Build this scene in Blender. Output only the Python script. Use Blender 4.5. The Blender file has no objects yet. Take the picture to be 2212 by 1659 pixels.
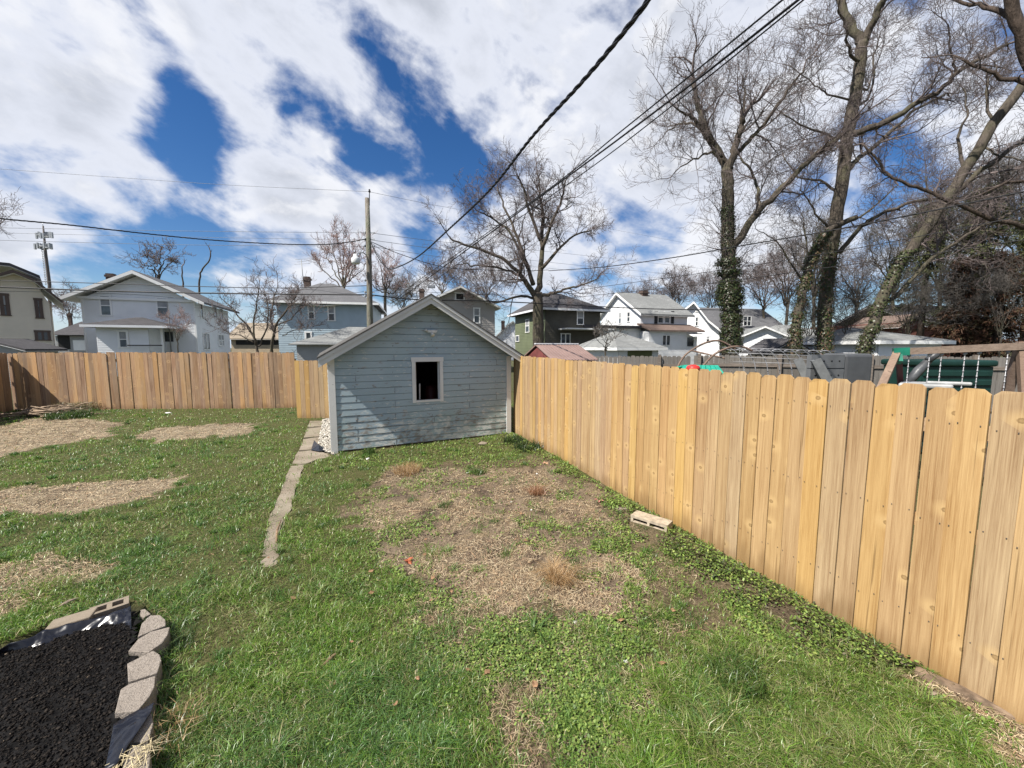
import bpy, math, random
import numpy as np
from mathutils import Matrix, Vector
SC = bpy.context.scene
COL = SC.collection
R = random.Random(11)
rng = np.random.default_rng(11)
rad = math.radians

# ---------------------------------------------------------------- camera model (pixels of a 2212 x 1659 picture)
F, CX, CY = 833.0, 1106.0, 829.5
PITCH, EYE = rad(5.4), 2.09
CP, SP = math.cos(PITCH), math.sin(PITCH)

def ray(px, py):
    xc, yc = px - CX, py - CY
    return np.array([xc, F * CP - yc * SP, -(yc * CP + F * SP)])

def at(px, py, Y):
    r = ray(px, py)
    return r * (Y / r[1]) + np.array([0, 0, EYE])

def slope(y):
    return 0.01 * np.clip(y - 2.0, 0, 10)

def G(px, py, dz=0.0):
    """ground point seen at a pixel (ground lifted by dz)"""
    r = ray(px, py)
    z = dz
    for _ in range(12):
        t = (z - EYE) / r[2]
        z = dz + float(slope(r[1] * t))
    return np.array([r[0] * t, r[1] * t, z])

def project(x, y, z):
    dz = z - EYE
    fw = y * CP - dz * SP
    dn = -dz * CP - y * SP
    return CX + F * x / fw, CY + F * dn / fw

# ---------------------------------------------------------------- value noise for scattering
_tab = rng.random((256, 256))
def vnoise(x, y):
    xi, yi = np.floor(x).astype(int), np.floor(y).astype(int)
    fx, fy = x - xi, y - yi
    fx, fy = fx * fx * (3 - 2 * fx), fy * fy * (3 - 2 * fy)
    a = _tab[xi % 256, yi % 256]; b = _tab[(xi + 1) % 256, yi % 256]
    c = _tab[xi % 256, (yi + 1) % 256]; d = _tab[(xi + 1) % 256, (yi + 1) % 256]
    return (a * (1 - fx) + b * fx) * (1 - fy) + (c * (1 - fx) + d * fx) * fy

def fbm(x, y, s, o=0.0, n=4):
    v, a, t = 0, 1.0, 0
    for k in range(n):
        v = v + a * vnoise(x * s + o + 17.3 * k, y * s + o * 1.7 + 9.1 * k); t += a
        a *= 0.5; s *= 2.03
    return v / t

def height(x, y):
    x, y = np.asarray(x, float), np.asarray(y, float)
    near = np.clip((15 - np.abs(y)) / 3, 0, 1)
    return slope(y) + near * (0.035 * (fbm(x, y, 0.9, 3.0, 3) - 0.5) + 0.012 * (fbm(x, y, 6.0, 8.0, 2) - 0.5))

# ---------------------------------------------------------------- mesh builder
class MB:
    def __init__(self):
        self.v, self.f, self.m, self.s = [], [], [], []
        self.cur, self.smooth = 0, False
    def add(self, vs, fs):
        o = len(self.v)
        self.v.extend([tuple(map(float, p)) for p in vs])
        for f in fs:
            self.f.append(tuple(i + o for i in f)); self.m.append(self.cur); self.s.append(self.smooth)
    def box(self, c, size, ax=None):
        """box by centre, size and optional 3 axes"""
        c = np.asarray(c, float)
        ax = np.eye(3) if ax is None else np.asarray(ax, float)
        h = np.asarray(size, float) / 2
        vs = [c + sx * h[0] * ax[0] + sy * h[1] * ax[1] + sz * h[2] * ax[2] for sz in (-1, 1) for sy in (-1, 1) for sx in (-1, 1)]
        self.add(vs, [(0, 2, 3, 1), (4, 5, 7, 6), (0, 1, 5, 4), (2, 6, 7, 3), (0, 4, 6, 2), (1, 3, 7, 5)])
    def bar(self, a, b, w, h, up=(0, 0, 1)):
        a, b = np.asarray(a, float), np.asarray(b, float)
        d = b - a; L = np.linalg.norm(d); d = d / L
        s = np.cross(d, up); s = s / np.linalg.norm(s); u = np.cross(s, d)
        self.box((a + b) / 2, (L, w, h), (d, s, u))
    def prism(self, poly, off):
        """closed prism: planar polygon moved by off"""
        n = len(poly); poly = [np.asarray(p, float) for p in poly]; off = np.asarray(off, float)
        self.add(poly + [p + off for p in poly],
                 [tuple(range(n - 1, -1, -1)), tuple(range(n, 2 * n))] + [(i, (i + 1) % n, n + (i + 1) % n, n + i) for i in range(n)])
    def tube(self, pts, radii, n=8, cap=True):
        pts = [np.asarray(p, float) for p in pts]
        if not hasattr(radii, '__len__'): radii = [radii] * len(pts)
        T = []
        for i in range(len(pts)):
            d = pts[min(i + 1, len(pts) - 1)] - pts[max(i - 1, 0)]
            T.append(d / (np.linalg.norm(d) + 1e-9))
        a = np.array([1.0, 0, 0]) if abs(T[0][0]) < 0.8 else np.array([0, 1.0, 0])
        u = np.cross(T[0], a); u /= np.linalg.norm(u)
        vs = []
        for p, t, r in zip(pts, T, radii):
            u = u - t * np.dot(u, t); u /= np.linalg.norm(u) + 1e-9
            w = np.cross(t, u)
            for k in range(n):
                an = 2 * math.pi * k / n
                vs.append(p + r * (math.cos(an) * u + math.sin(an) * w))
        fs = [(i * n + k, i * n + (k + 1) % n, (i + 1) * n + (k + 1) % n, (i + 1) * n + k) for i in range(len(pts) - 1) for k in range(n)]
        if cap:
            fs.append(tuple(range(n - 1, -1, -1))); fs.append(tuple((len(pts) - 1) * n + k for k in range(n)))
        s = self.smooth; self.smooth = True; self.add(vs, fs); self.smooth = s
    def lathe(self, c, prof, n=16):
        c = np.asarray(c, float)
        vs = [c + np.array([r * math.cos(2 * math.pi * k / n), r * math.sin(2 * math.pi * k / n), z]) for r, z in prof for k in range(n)]
        m = len(prof)
        fs = [(i * n + k, i * n + (k + 1) % n, (i + 1) * n + (k + 1) % n, (i + 1) * n + k) for i in range(m - 1) for k in range(n)]
        fs += [tuple(range(n - 1, -1, -1)), tuple((m - 1) * n + k for k in range(n))]
        s = self.smooth; self.smooth = True; self.add(vs, fs); self.smooth = s

WM = {}
def link(name, me, parent=None):
    o = bpy.data.objects.new(name, me); COL.objects.link(o)
    if parent is not None:
        o.parent = parent; WM[o.name] = WM[parent.name]
    else:
        WM[o.name] = Matrix.Identity(4)
    return o

def tag(o, label=None, cat=None, group=None, kind=None):
    if label: o['label'] = label
    if cat: o['category'] = cat
    if group: o['group'] = group
    if kind: o['kind'] = kind
    return o

def thing(name, label, cat, loc, rz=0.0, group=None):
    o = bpy.data.objects.new(name, None); COL.objects.link(o)
    o.empty_display_size = 0.2
    o.location = [float(q) for q in loc]; o.rotation_euler = (0, 0, rz)
    WM[o.name] = Matrix.Translation([float(q) for q in loc]) @ Matrix.Rotation(rz, 4, 'Z')
    return tag(o, label, cat, group)

def obj(name, mb, mats, parent=None, local=False):
    """world-space builder -> one mesh object (origin at its base when top-level)"""
    me = bpy.data.meshes.new(name)
    me.from_pydata(mb.v, [], mb.f)
    if not isinstance(mats, (list, tuple)): mats = [mats]
    for m in mats: me.materials.append(m)
    me.polygons.foreach_set('material_index', mb.m)
    me.polygons.foreach_set('use_smooth', mb.s)
    if parent is not None:
        o = link(name, me, parent)
        if not local: me.transform(WM[parent.name].inverted())
    else:
        v = np.array(mb.v); b = np.array([(v[:, 0].min() + v[:, 0].max()) / 2, (v[:, 1].min() + v[:, 1].max()) / 2, v[:, 2].min()])
        o = link(name, me)
        if not local:
            me.transform(Matrix.Translation(-Vector(b))); o.location = b
            WM[o.name] = Matrix.Translation(Vector(b))
    me.update()
    return o

def npmesh(name, verts, tris, mats, parent=None, col=None, quads=None, matidx=None, smooth=False):
    """fast mesh from numpy arrays (world space)"""
    me = bpy.data.meshes.new(name)
    verts = np.asarray(verts, np.float32)
    if parent is not None:
        M = np.array(WM[parent.name].inverted(), np.float32)
        verts = verts @ M[:3, :3].T + M[:3, 3]
    loops, tot = [], []
    if quads is not None and len(quads): loops.append(np.asarray(quads, np.int32).ravel()); tot.append(np.full(len(quads), 4, np.int32))
    if tris is not None and len(tris): loops.append(np.asarray(tris, np.int32).ravel()); tot.append(np.full(len(tris), 3, np.int32))
    loops = np.concatenate(loops); tot = np.concatenate(tot)
    me.vertices.add(len(verts)); me.vertices.foreach_set('co', verts.ravel())
    me.loops.add(len(loops)); me.loops.foreach_set('vertex_index', loops)
    me.polygons.add(len(tot))
    me.polygons.foreach_set('loop_start', np.concatenate([[0], np.cumsum(tot)[:-1]]).astype(np.int32))
    me.polygons.foreach_set('loop_total', tot)
    for m in (mats if isinstance(mats, (list, tuple)) else [mats]): me.materials.append(m)
    if matidx is not None: me.polygons.foreach_set('material_index', np.asarray(matidx, np.int32))
    if smooth: me.polygons.foreach_set('use_smooth', np.ones(len(tot), bool))
    if col is not None:
        a = me.color_attributes.new('col', 'FLOAT_COLOR', 'POINT')
        c = np.ones((len(verts), 4), np.float32); c[:, :3] = col
        a.data.foreach_set('color', c.ravel())
    me.update(calc_edges=True)
    return link(name, me, parent)

# ---------------------------------------------------------------- materials
class N:
    """tiny node-tree helper"""
    def __init__(self, name):
        self.m = bpy.data.materials.new(name); self.m.use_nodes = True
        self.t = self.m.node_tree; self.t.nodes.clear()
        self.out = self.n('ShaderNodeOutputMaterial')
    def n(self, typ, **kw):
        x = self.t.nodes.new(typ)
        for k, v in kw.items():
            if k.startswith('i_'):
                key = k[2:]; key = int(key) if key.isdigit() else key.replace('_', ' ')
                if hasattr(v, 'is_output'): self.t.links.new(v, x.inputs[key])
                else: x.inputs[key].default_value = v
            else: setattr(x, k, v)
        return x
    def math(self, op, a, b=0.0, c=None, clamp=False):
        x = self.t.nodes.new('ShaderNodeMath'); x.operation = op; x.use_clamp = clamp
        for i, q in enumerate((a, b) if c is None else (a, b, c)):
            if hasattr(q, 'is_output'): self.t.links.new(q, x.inputs[i])
            else: x.inputs[i].default_value = q
        return x.outputs[0]
    def mix(self, fac, a, b, mode='MIX'):
        x = self.t.nodes.new('ShaderNodeMix'); x.data_type = 'RGBA'; x.blend_type = mode
        for i, q in ((0, fac), (6, a), (7, b)):
            if hasattr(q, 'is_output'): self.t.links.new(q, x.inputs[i])
            else: x.inputs[i].default_value = q if i == 0 else (*q[:3], 1)
        return x.outputs[2]
    def ramp(self, fac, stops):
        x = self.t.nodes.new('ShaderNodeValToRGB'); self.t.links.new(fac, x.inputs[0])
        e = x.color_ramp.elements
        while len(e) < len(stops): e.new(0.5)
        for q, (p, c) in zip(e, stops):
            q.position = p; q.color = (*c[:3], 1) if hasattr(c, '__len__') else (c, c, c, 1)
        return x.outputs[0]
    def smooth(self, v, lo, hi):
        x = self.t.nodes.new('ShaderNodeMapRange'); x.interpolation_type = 'SMOOTHSTEP'
        self.t.links.new(v, x.inputs[0]); x.inputs[1].default_value = lo; x.inputs[2].default_value = hi
        return x.outputs[0]
    def coord(self, scale=(1, 1, 1), which='Object', rand=False):
        tc = self.n('ShaderNodeTexCoord')
        mp = self.n('ShaderNodeMapping', i_Vector=tc.outputs[which]); mp.inputs['Scale'].default_value = scale
        if rand:
            oi = self.n('ShaderNodeObjectInfo')
            cb = self.n('ShaderNodeCombineXYZ')
            for i, k in enumerate((37.0, 53.0, 71.0)): self.t.links.new(self.math('MULTIPLY', oi.outputs['Random'], k), cb.inputs[i])
            self.t.links.new(cb.outputs[0], mp.inputs['Location'])
        return mp.outputs[0]
    def noise(self, vec, scale, detail=4, rough=0.55, dist=0.0):
        return self.n('ShaderNodeTexNoise', i_Vector=vec, i_Scale=scale, i_Detail=detail, i_Roughness=rough, i_Distortion=dist).outputs[0]
    def done(self, col, rough=0.7, bump=None, bdist=0.01, bstr=0.6, spec=0.3, metal=0.0, trans=None):
        b = self.n('ShaderNodeBsdfPrincipled')
        for i, q in (('Base Color', col), ('Roughness', rough), ('Metallic', metal), ('Specular IOR Level', spec)):
            if hasattr(q, 'is_output'): self.t.links.new(q, b.inputs[i])
            else: b.inputs[i].default_value = (*q[:3], 1) if hasattr(q, '__len__') else q
        if bump is not None:
            bn = self.n('ShaderNodeBump', i_Height=bump, i_Distance=bdist, i_Strength=bstr)
            self.t.links.new(bn.outputs[0], b.inputs['Normal'])
        s = b.outputs[0]
        if trans is not None:
            tr = self.n('ShaderNodeBsdfTranslucent')
            if hasattr(col, 'is_output'): self.t.links.new(col, tr.inputs[0])
            else: tr.inputs[0].default_value = (*col[:3], 1)
            mx = self.n('ShaderNodeMixShader', i_0=trans, i_1=s, i_2=tr.outputs[0]); s = mx.outputs[0]
        self.t.links.new(s, self.out.inputs[0])
        return self.m

def plain(name, c, rough=0.6, var=0.25, scale=6.0, bump=0.0, spec=0.3, metal=0.0, stretch=(1, 1, 1)):
    k = N(name); v = k.coord(stretch)
    n1 = k.noise(v, scale, 5)
    col = k.mix(k.smooth(n1, 0.3, 0.7), [q * (1 - var) for q in c], [min(1, q * (1 + var)) for q in c])
    return k.done(col, rough, n1 if bump else None, bump or 0.01, 0.5, spec, metal)

def painted(name, c, peel=None, peel_amt=0.0, rough=0.55, var=0.08):
    """weathered paint with fine dirt, optional bare spots"""
    k = N(name); v = k.coord()
    big = k.noise(v, 0.9, 4); fine = k.noise(k.coord((2, 2, 18)), 3.0, 5)
    col = k.mix(k.smooth(big, 0.3, 0.7), [q * (1 - var) for q in c], [min(1, q * (1 + var)) for q in c])
    col = k.mix(k.math('MULTIPLY', k.smooth(fine, 0.55, 0.8), 0.25), col, [q * 0.6 for q in c])
    if peel:
        pn = k.noise(k.coord((1, 1, 3)), 7.0, 8, 0.7)
        col = k.mix(k.smooth(pn, 0.68 - peel_amt, 0.72 - peel_amt), col, peel)
    return k.done(col, rough, fine, 0.004, 0.3, 0.3)

def shingle(name, c, row=0.14):
    k = N(name); v = k.coord()
    br = k.n('ShaderNodeTexBrick', i_Vector=v, i_Scale=1.0, i_Mortar_Size=0.012)
    br.inputs['Color1'].default_value = (*[q * 0.75 for q in c], 1); br.inputs['Color2'].default_value = (*[q * 1.25 for q in c], 1)
    br.inputs['Mortar'].default_value = (*[q * 0.55 for q in c], 1)
    br.inputs['Brick Width'].default_value = 0.3; br.inputs['Row Height'].default_value = row
    n1 = k.noise(v, 0.7, 5); n2 = k.noise(v, 40, 3)
    col = k.mix(k.smooth(n1, 0.35, 0.7), br.outputs[0], [q * 0.7 for q in c])
    col = k.mix(0.35, col, k.ramp(n2, [(0.3, [q * 0.5 for q in c]), (0.7, [q * 1.5 for q in c])]))
    return k.done(col, 0.9, n2, 0.01, 0.5, 0.15)

def wood(name, light, dark, knots=True, hue=(0.9, 1.1), grey=None, alongz=True, rough=0.75, tone_amt=0.2):
    """sawn boards: streaky grain, knots, tone per board"""
    k = N(name)
    s = (30, 30, 0.6) if alongz else (0.6, 30, 30)
    v = k.coord(s, rand=True)
    oi = k.n('ShaderNodeObjectInfo')
    g1 = k.noise(v, 1.3, 6, 0.62, 0.25); g2 = k.noise(v, 6.0, 4, 0.65)
    wide = k.noise(k.coord((5, 5, 0.8) if alongz else (0.8, 5, 5), rand=True), 1.5, 3)
    t = k.math('ADD', k.math('MULTIPLY', k.math('SUBTRACT', g1, 0.5), 0.75), k.math('MULTIPLY', k.math('SUBTRACT', g2, 0.5), 0.72))
    t = k.math('ADD', k.math('ADD', t, k.math('MULTIPLY', k.math('SUBTRACT', wide, 0.5), 0.34)), 0.54)
    t = k.math('ADD', t, k.math('MULTIPLY', k.math('SUBTRACT', oi.outputs['Random'], 0.5), tone_amt))
    col = k.ramp(t, [(0.28, dark), (0.5, [0.55 * a + 0.45 * b for a, b in zip(light, dark)]), (0.74, light)])
    wn = k.n('ShaderNodeTexWhiteNoise'); wn.noise_dimensions = '1D'; k.t.links.new(oi.outputs['Random'], wn.inputs['W'])
    tone = k.n('ShaderNodeMapRange', i_0=wn.outputs[0]); tone.inputs[3].default_value = hue[0]; tone.inputs[4].default_value = hue[1]
    hs = k.n('ShaderNodeHueSaturation', i_Color=col, i_Value=tone.outputs[0])
    hue2 = k.n('ShaderNodeMapRange', i_0=wn.outputs[1]); hue2.inputs[3].default_value = 0.490; hue2.inputs[4].default_value = 0.5025
    k.t.links.new(hue2.outputs[0], hs.inputs['Hue'])
    sat = k.n('ShaderNodeMapRange', i_0=oi.outputs['Random']); sat.inputs[3].default_value = 0.8; sat.inputs[4].default_value = 1.12
    k.t.links.new(sat.outputs[0], hs.inputs['Saturation'])
    col = hs.outputs[0]
    if knots:
        kx = k.n('ShaderNodeSeparateXYZ', i_0=k.coord((5.2, 5.2, 6.2) if alongz else (6.2, 5.2, 5.2), rand=True))
        kv = k.n('ShaderNodeCombineXYZ', i_0=kx.outputs[0], i_1=kx.outputs[2]).outputs[0]
        vo = k.n('ShaderNodeTexVoronoi', voronoi_dimensions='2D', i_Vector=kv, i_Scale=1.0)
        wob = k.math('ADD', vo.outputs['Distance'], k.math('MULTIPLY', k.math('SUBTRACT', g2, 0.5), 0.06))
        halo = k.math('SUBTRACT', 1.0, k.smooth(wob, 0.06, 0.50))
        pick = k.math('GREATER_THAN', k.n('ShaderNodeSeparateColor', i_0=vo.outputs['Color']).outputs[0], 0.80)
        col = k.mix(k.math('MULTIPLY', k.math('MULTIPLY', halo, pick), 0.5), col, [min(1, q * 1.18) for q in light])
        core = k.math('SUBTRACT', 1.0, k.smooth(wob, 0.075, 0.115))
        ring = k.math('MULTIPLY', core, k.smooth(wob, 0.03, 0.08))
        col = k.mix(k.math('MULTIPLY', k.math('MULTIPLY', core, pick), 0.45), col, [q * 0.62 for q in dark])
        col = k.mix(k.math('MULTIPLY', k.math('MULTIPLY', ring, pick), 0.35), col, [q * 0.4 for q in dark])
    ck = k.noise(k.coord((46, 46, 0.9) if alongz else (0.9, 46, 46), rand=True), 1.0, 2, 0.5)
    col = k.mix(k.math('MULTIPLY', k.smooth(ck, 0.70, 0.76), 0.55), col, [q * 0.45 for q in dark])
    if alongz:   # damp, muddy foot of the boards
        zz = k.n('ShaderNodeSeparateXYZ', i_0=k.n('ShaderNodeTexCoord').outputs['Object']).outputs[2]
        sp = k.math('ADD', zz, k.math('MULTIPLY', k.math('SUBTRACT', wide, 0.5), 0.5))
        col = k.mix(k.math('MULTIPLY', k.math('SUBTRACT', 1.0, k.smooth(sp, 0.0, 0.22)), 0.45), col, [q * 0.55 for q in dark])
    if grey:
        gn = k.noise(k.coord((3, 3, 0.8), rand=True), 1.3, 5)
        col = k.mix(k.math('MULTIPLY', k.smooth(gn, 0.4, 0.75), grey[1]), col, grey[0])
    return k.done(col, rough, g2, 0.004, 0.4, 0.2)

def vcol(name, rough=0.6, trans=0.35, spec=0.25):
    k = N(name); a = k.n('ShaderNodeAttribute'); a.attribute_name = 'col'
    return k.done(a.outputs['Color'], rough, spec=spec, trans=trans)

def glass(name, c=(0.02, 0.025, 0.03)):
    k = N(name); n = k.noise(k.coord(), 1.5, 2)
    return k.done(k.mix(k.smooth(n, 0.3, 0.7), [q * 0.6 for q in c], [q * 1.8 for q in c]), 0.06, spec=0.6)
# ---------------------------------------------------------------- camera, sun, sky
cam = bpy.data.cameras.new('camera'); co = bpy.data.objects.new('camera', cam); COL.objects.link(co)
cam.sensor_width = 36.0; cam.lens = 36.0 * F / 2212.0; cam.clip_start = 0.05; cam.clip_end = 3000
co.location = (0, 0, EYE); co.rotation_euler = (rad(90) - PITCH, 0, 0)
SC.camera = co
SC.render.resolution_x, SC.render.resolution_y = 1024, 768
SUN_EL = rad(49.0)
SUN_H = np.array([-0.812, -0.584])                      # towards the sun, on the ground
sd = bpy.data.lights.new('sun', 'SUN'); sd.energy = 5.0; sd.angle = rad(0.53); sd.color = (1.0, 0.95, 0.87)
so = bpy.data.objects.new('sun', sd); COL.objects.link(so)
to_sun = Vector((SUN_H[0] * math.cos(SUN_EL), SUN_H[1] * math.cos(SUN_EL), math.sin(SUN_EL)))
so.rotation_euler = to_sun.to_track_quat('Z', 'Y').to_euler(); so.location = (0, 0, 30)
SC.view_settings.view_transform = 'Standard'; SC.view_settings.look = 'None'
SC.view_settings.exposure = 0.78; SC.view_settings.gamma = 1.0
SC.cycles.max_bounces = 6; SC.cycles.diffuse_bounces = 3; SC.cycles.glossy_bounces = 2; SC.cycles.transmission_bounces = 4
SC.cycles.transparent_max_bounces = 8

W = bpy.data.worlds.new('World'); SC.world = W; W.use_nodes = True
k = N.__new__(N); k.t = W.node_tree; k.t.nodes.clear()
wout = k.n('ShaderNodeOutputWorld')
sky = k.n('ShaderNodeTexSky'); sky.sky_type = 'NISHITA'; sky.sun_disc = False
sky.sun_elevation = SUN_EL; sky.sun_rotation = math.atan2(SUN_H[0], SUN_H[1])
sky.altitude = 250; sky.air_density = 1.0; sky.dust_density = 0.25; sky.ozone_density = 3.0
SKY_STR = 0.066
tc = k.n('ShaderNodeTexCoord')
dirv = k.n('ShaderNodeVectorMath', operation='NORMALIZE', i_0=tc.outputs['Generated']).outputs[0]
sx = k.n('ShaderNodeSeparateXYZ', i_0=dirv)
px_, py_, pz_ = sx.outputs[0], sx.outputs[1], sx.outputs[2]
flat = k.math('MULTIPLY', pz_, k.math('ADD', 1.15, k.math('DIVIDE', 0.30, k.math('ADD', k.math('MAXIMUM', pz_, 0.0), 0.16))))   # clouds flatten towards the horizon
plane = k.n('ShaderNodeCombineXYZ', i_0=px_, i_1=k.math('MULTIPLY', py_, 0.6), i_2=flat).outputs[0]
n1 = k.noise(plane, 4.3, 10, 0.56, 0.2)
al = k.math('ADD', k.math('MULTIPLY', px_, 0.80), k.math('MULTIPLY', flat, -0.60))      # along the wind streaks
ac = k.math('ADD', k.math('MULTIPLY', px_, 0.60), k.math('MULTIPLY', flat, 0.80))
n2 = k.noise(k.n('ShaderNodeCombineXYZ', i_0=k.math('MULTIPLY', al, 0.5), i_1=ac, i_2=py_).outputs[0], 7.0, 9, 0.56, 0.25)
cov = k.math('ADD', k.math('MULTIPLY', k.math('SUBTRACT', n1, 0.5), 2.9), k.math('MULTIPLY', k.math('SUBTRACT', n2, 0.5), 2.5))
BLOBS = [  # x, y, radius (pixels), amount: where the cloud field is thick (+) and where it breaks (-)
    (1300, 130, 330, .6), (1130, 250, 150, .4), (1480, 330, 170, .45), (900, 230, 90, .25), (800, 60, 110, .1), (690, 120, 50, .25), (1000, 60, 200, .45),
    (80, 60, 170, .45), (210, 120, 90, .35), (50, 280, 100, .45), (170, 250, 60, .25), (60, 420, 110, .5), (190, 400, 80, .4), (300, 350, 50, .35), (250, 440, 90, .3),
    (470, 215, 55, .4), (550, 250, 55, .45), (630, 300, 60, .45), (690, 330, 40, .35), (560, 330, 60, .3), (740, 440, 90, .45), (420, 430, 90, .45), (560, 450, 120, .5),
    (640, 520, 90, .35), (300, 510, 90, .25), (190, 566, 40, .3), (25, 555, 45, .4), (960, 460, 70, .4), (1060, 430, 60, .35), (880, 530, 60, .3), (610, 190, 26, -.3), (690, 250, 26, -.3), (560, 150, 60, .5), (650, 100, 80, .7), (720, 160, 70, .8), (790, 220, 60, .6), (640, 40, 70, .5), (430, 250, 60, -.35), (300, 250, 34, .35), (345, 215, 20, .3), (330, 320, 26, -.4), (260, 300, 24, -.35), (160, 130, 26, -.35), (60, 330, 40, -.35), (190, 470, 34, -.35), (700, 400, 24, -.35), (430, 390, 60, -.4), (470, 390, 50, -.4), (30, 470, 60, .3), (400, 90, 34, -.3),
    (1450, 560, 90, .4), (1700, 150, 230, .25), (1250, 600, 150, .25), (1600, 420, 120, .25),
    (300, 40, 45, -.5), (345, 130, 55, -.6), (395, 200, 50, -.55), (380, 290, 50, -.45), (450, 325, 60, -.8), (400, 355, 50, -.5), (270, 280, 40, -.45), (330, 200, 50, -.4), (140, 325, 35, -.3),
    (95, 205, 35, -.4), (550, 90, 26, -.3), (500, 150, 30, -.3), (640, 250, 22, -.25), (720, 270, 30, -.35), (780, 325, 45, -.7), (860, 370, 60, -.9), (905, 430, 35, -.55),
    (960, 365, 60, -.85), (1040, 345, 55, -.75), (1130, 330, 40, -.3), (1360, 450, 70, -.75), (1420, 510, 60, -.4), (1300, 520, 50, -.4), (270, 410, 35, -.35), (390, 490, 30, -.35), (120, 560, 60, -.35),
    (330, 590, 80, -.4), (480, 580, 70, -.3), (900, 545, 40, -.3), (1960, 340, 75, -.4), (2150, 230, 80, -.35), (2060, 40, 60, -.2), (1750, 300, 130, .4), (2000, 130, 140, .35), (2150, 430, 130, .4), (1650, 60, 150, .3), (1900, 520, 150, .35), (1560, 500, 80, .35), (730, 360, 35, -.25),
]
for bx, by, br, amt in BLOBS:
    d0 = ray(bx, by); ln = np.linalg.norm(d0); d0 = d0 / ln
    sg = br / F * (F / ln) ** 1.4
    dt = k.n('ShaderNodeVectorMath', operation='DOT_PRODUCT', i_0=dirv); dt.inputs[1].default_value = d0
    e = k.math('EXPONENT', k.math('MULTIPLY', k.math('SUBTRACT', dt.outputs['Value'], 1.0), 1.0 / (sg * sg)))
    amt = amt * (0.48 if amt > 0 else 0.46)
    cov = k.math('ADD', k.math('MULTIPLY', e, amt), cov)
mask = k.smooth(cov, -0.26, 0.40)
thick = k.smooth(cov, 0.3, 1.25)
off = k.n('ShaderNodeVectorMath', operation='ADD', i_0=plane); off.inputs[1].default_value = (-0.035, -0.02, 0.03)
n1b = k.noise(off.outputs[0], 4.3, 10, 0.56, 0.2)
n3 = k.math('ADD', 0.52, k.math('MULTIPLY', k.math('SUBTRACT', n1, n1b), 2.2))
edge = k.mix(thick, (0.475, 0.495, 0.55), (0.325, 0.345, 0.39))
ccol = k.mix(k.math('MULTIPLY', k.smooth(n3, 0.5, 0.75), 0.7), edge, (0.58, 0.585, 0.605))
skyc = k.n('ShaderNodeVectorMath', operation='SCALE', i_0=sky.outputs[0]); skyc.inputs['Scale'].default_value = SKY_STR
skyh = k.n('ShaderNodeHueSaturation', i_Color=skyc.outputs[0], i_Saturation=1.3, i_Hue=0.508)
ccol = k.mix(k.math('SUBTRACT', 1.0, k.smooth(sx.outputs[2], 0.0, 0.12)), ccol, (0.44, 0.48, 0.54))
fin = k.mix(k.math('MULTIPLY', mask, 0.97), skyh.outputs[0], ccol)
fin = k.mix(k.math('MULTIPLY', k.math('SUBTRACT', 1.0, k.smooth(sx.outputs[2], 0.0, 0.13)), 0.6), fin, (0.36, 0.44, 0.56))
bg = k.n('ShaderNodeBackground', i_Color=fin, i_Strength=1.0)
k.t.links.new(bg.outputs[0], wout.inputs[0])
# ---------------------------------------------------------------- ground sheet, grass, weeds, straw
def inpoly(px, py, poly):
    inside = np.zeros(px.shape, bool); n = len(poly)
    for i in range(n):
        x0, y0 = poly[i]; x1, y1 = poly[(i + 1) % n]
        c = ((y0 > py) != (y1 > py)) & (px < (x1 - x0) * (py - y0) / (y1 - y0 + 1e-9) + x0)
        inside ^= c
    return inside

def gpoly(pts):
    return [tuple(G(*p)[:2]) for p in pts]

P_FAR_STRAW = gpoly([(-120, 1010), (-120, 930), (0, 920), (60, 905), (140, 905), (215, 905), (252, 922), (240, 945), (170, 955), (110, 962), (50, 975), (0, 990)])
P_MID_STRAW = gpoly([(270, 942), (330, 926), (420, 918), (545, 915), (542, 928), (470, 943), (380, 952), (290, 954)])
P_NEAR_STRAW = gpoly([(-150, 1090), (0, 1062), (120, 1045), (250, 1035), (388, 1032), (390, 1046), (330, 1085), (240, 1095), (120, 1110), (0, 1122), (-150, 1135)])
P_LOW_DIRT = gpoly([(-200, 1250), (0, 1212), (110, 1195), (225, 1183), (225, 1207), (180, 1235), (130, 1255), (60, 1285), (0, 1320), (-200, 1400)])
P_DIRT = gpoly([(830, 1010), (905, 1015), (1000, 1020), (1190, 1008), (1240, 1040), (1290, 1065), (1310, 1100), (1290, 1160), (1410, 1245), (1360, 1300), (1270, 1330), (1180, 1300), (1060, 1340), (950, 1290), (860, 1240), (765, 1165), (745, 1110), (830, 1060)])
P_SPARSE = gpoly([(930, 1000), (1200, 990), (1340, 1080), (1500, 1180), (1700, 1300), (1860, 1400), (1980, 1480), (1900, 1500), (1650, 1420), (1500, 1430), (1420, 1560), (1300, 1659), (1130, 1659), (1040, 1480), (900, 1330), (850, 1230), (740, 1160), (740, 1080)])
WALK_PX = [(629, 1006), (656, 1003), (649, 1030), (643, 1046), (634, 1078), (628, 1101), (615, 1118), (605, 1166), (599, 1215), (596, 1230), (562, 1224), (563, 1215), (571, 1166), (584, 1110), (600, 1075), (612, 1046), (622, 1020)]
P_WALK = gpoly(WALK_PX)
P_SLAB = gpoly([(628, 1003), (641, 975), (655, 945), (668, 908), (712, 906), (722, 960), (722, 985), (690, 990), (660, 1003)])
P_GRAVEL = gpoly([(697, 908), (712, 906), (722, 984), (700, 975), (688, 962)])
P_BASE_DIRT = gpoly([(1930, 1425), (2080, 1480), (2260, 1570), (2400, 1700), (2300, 1700), (2160, 1570), (2050, 1500), (1950, 1455)])
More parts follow.
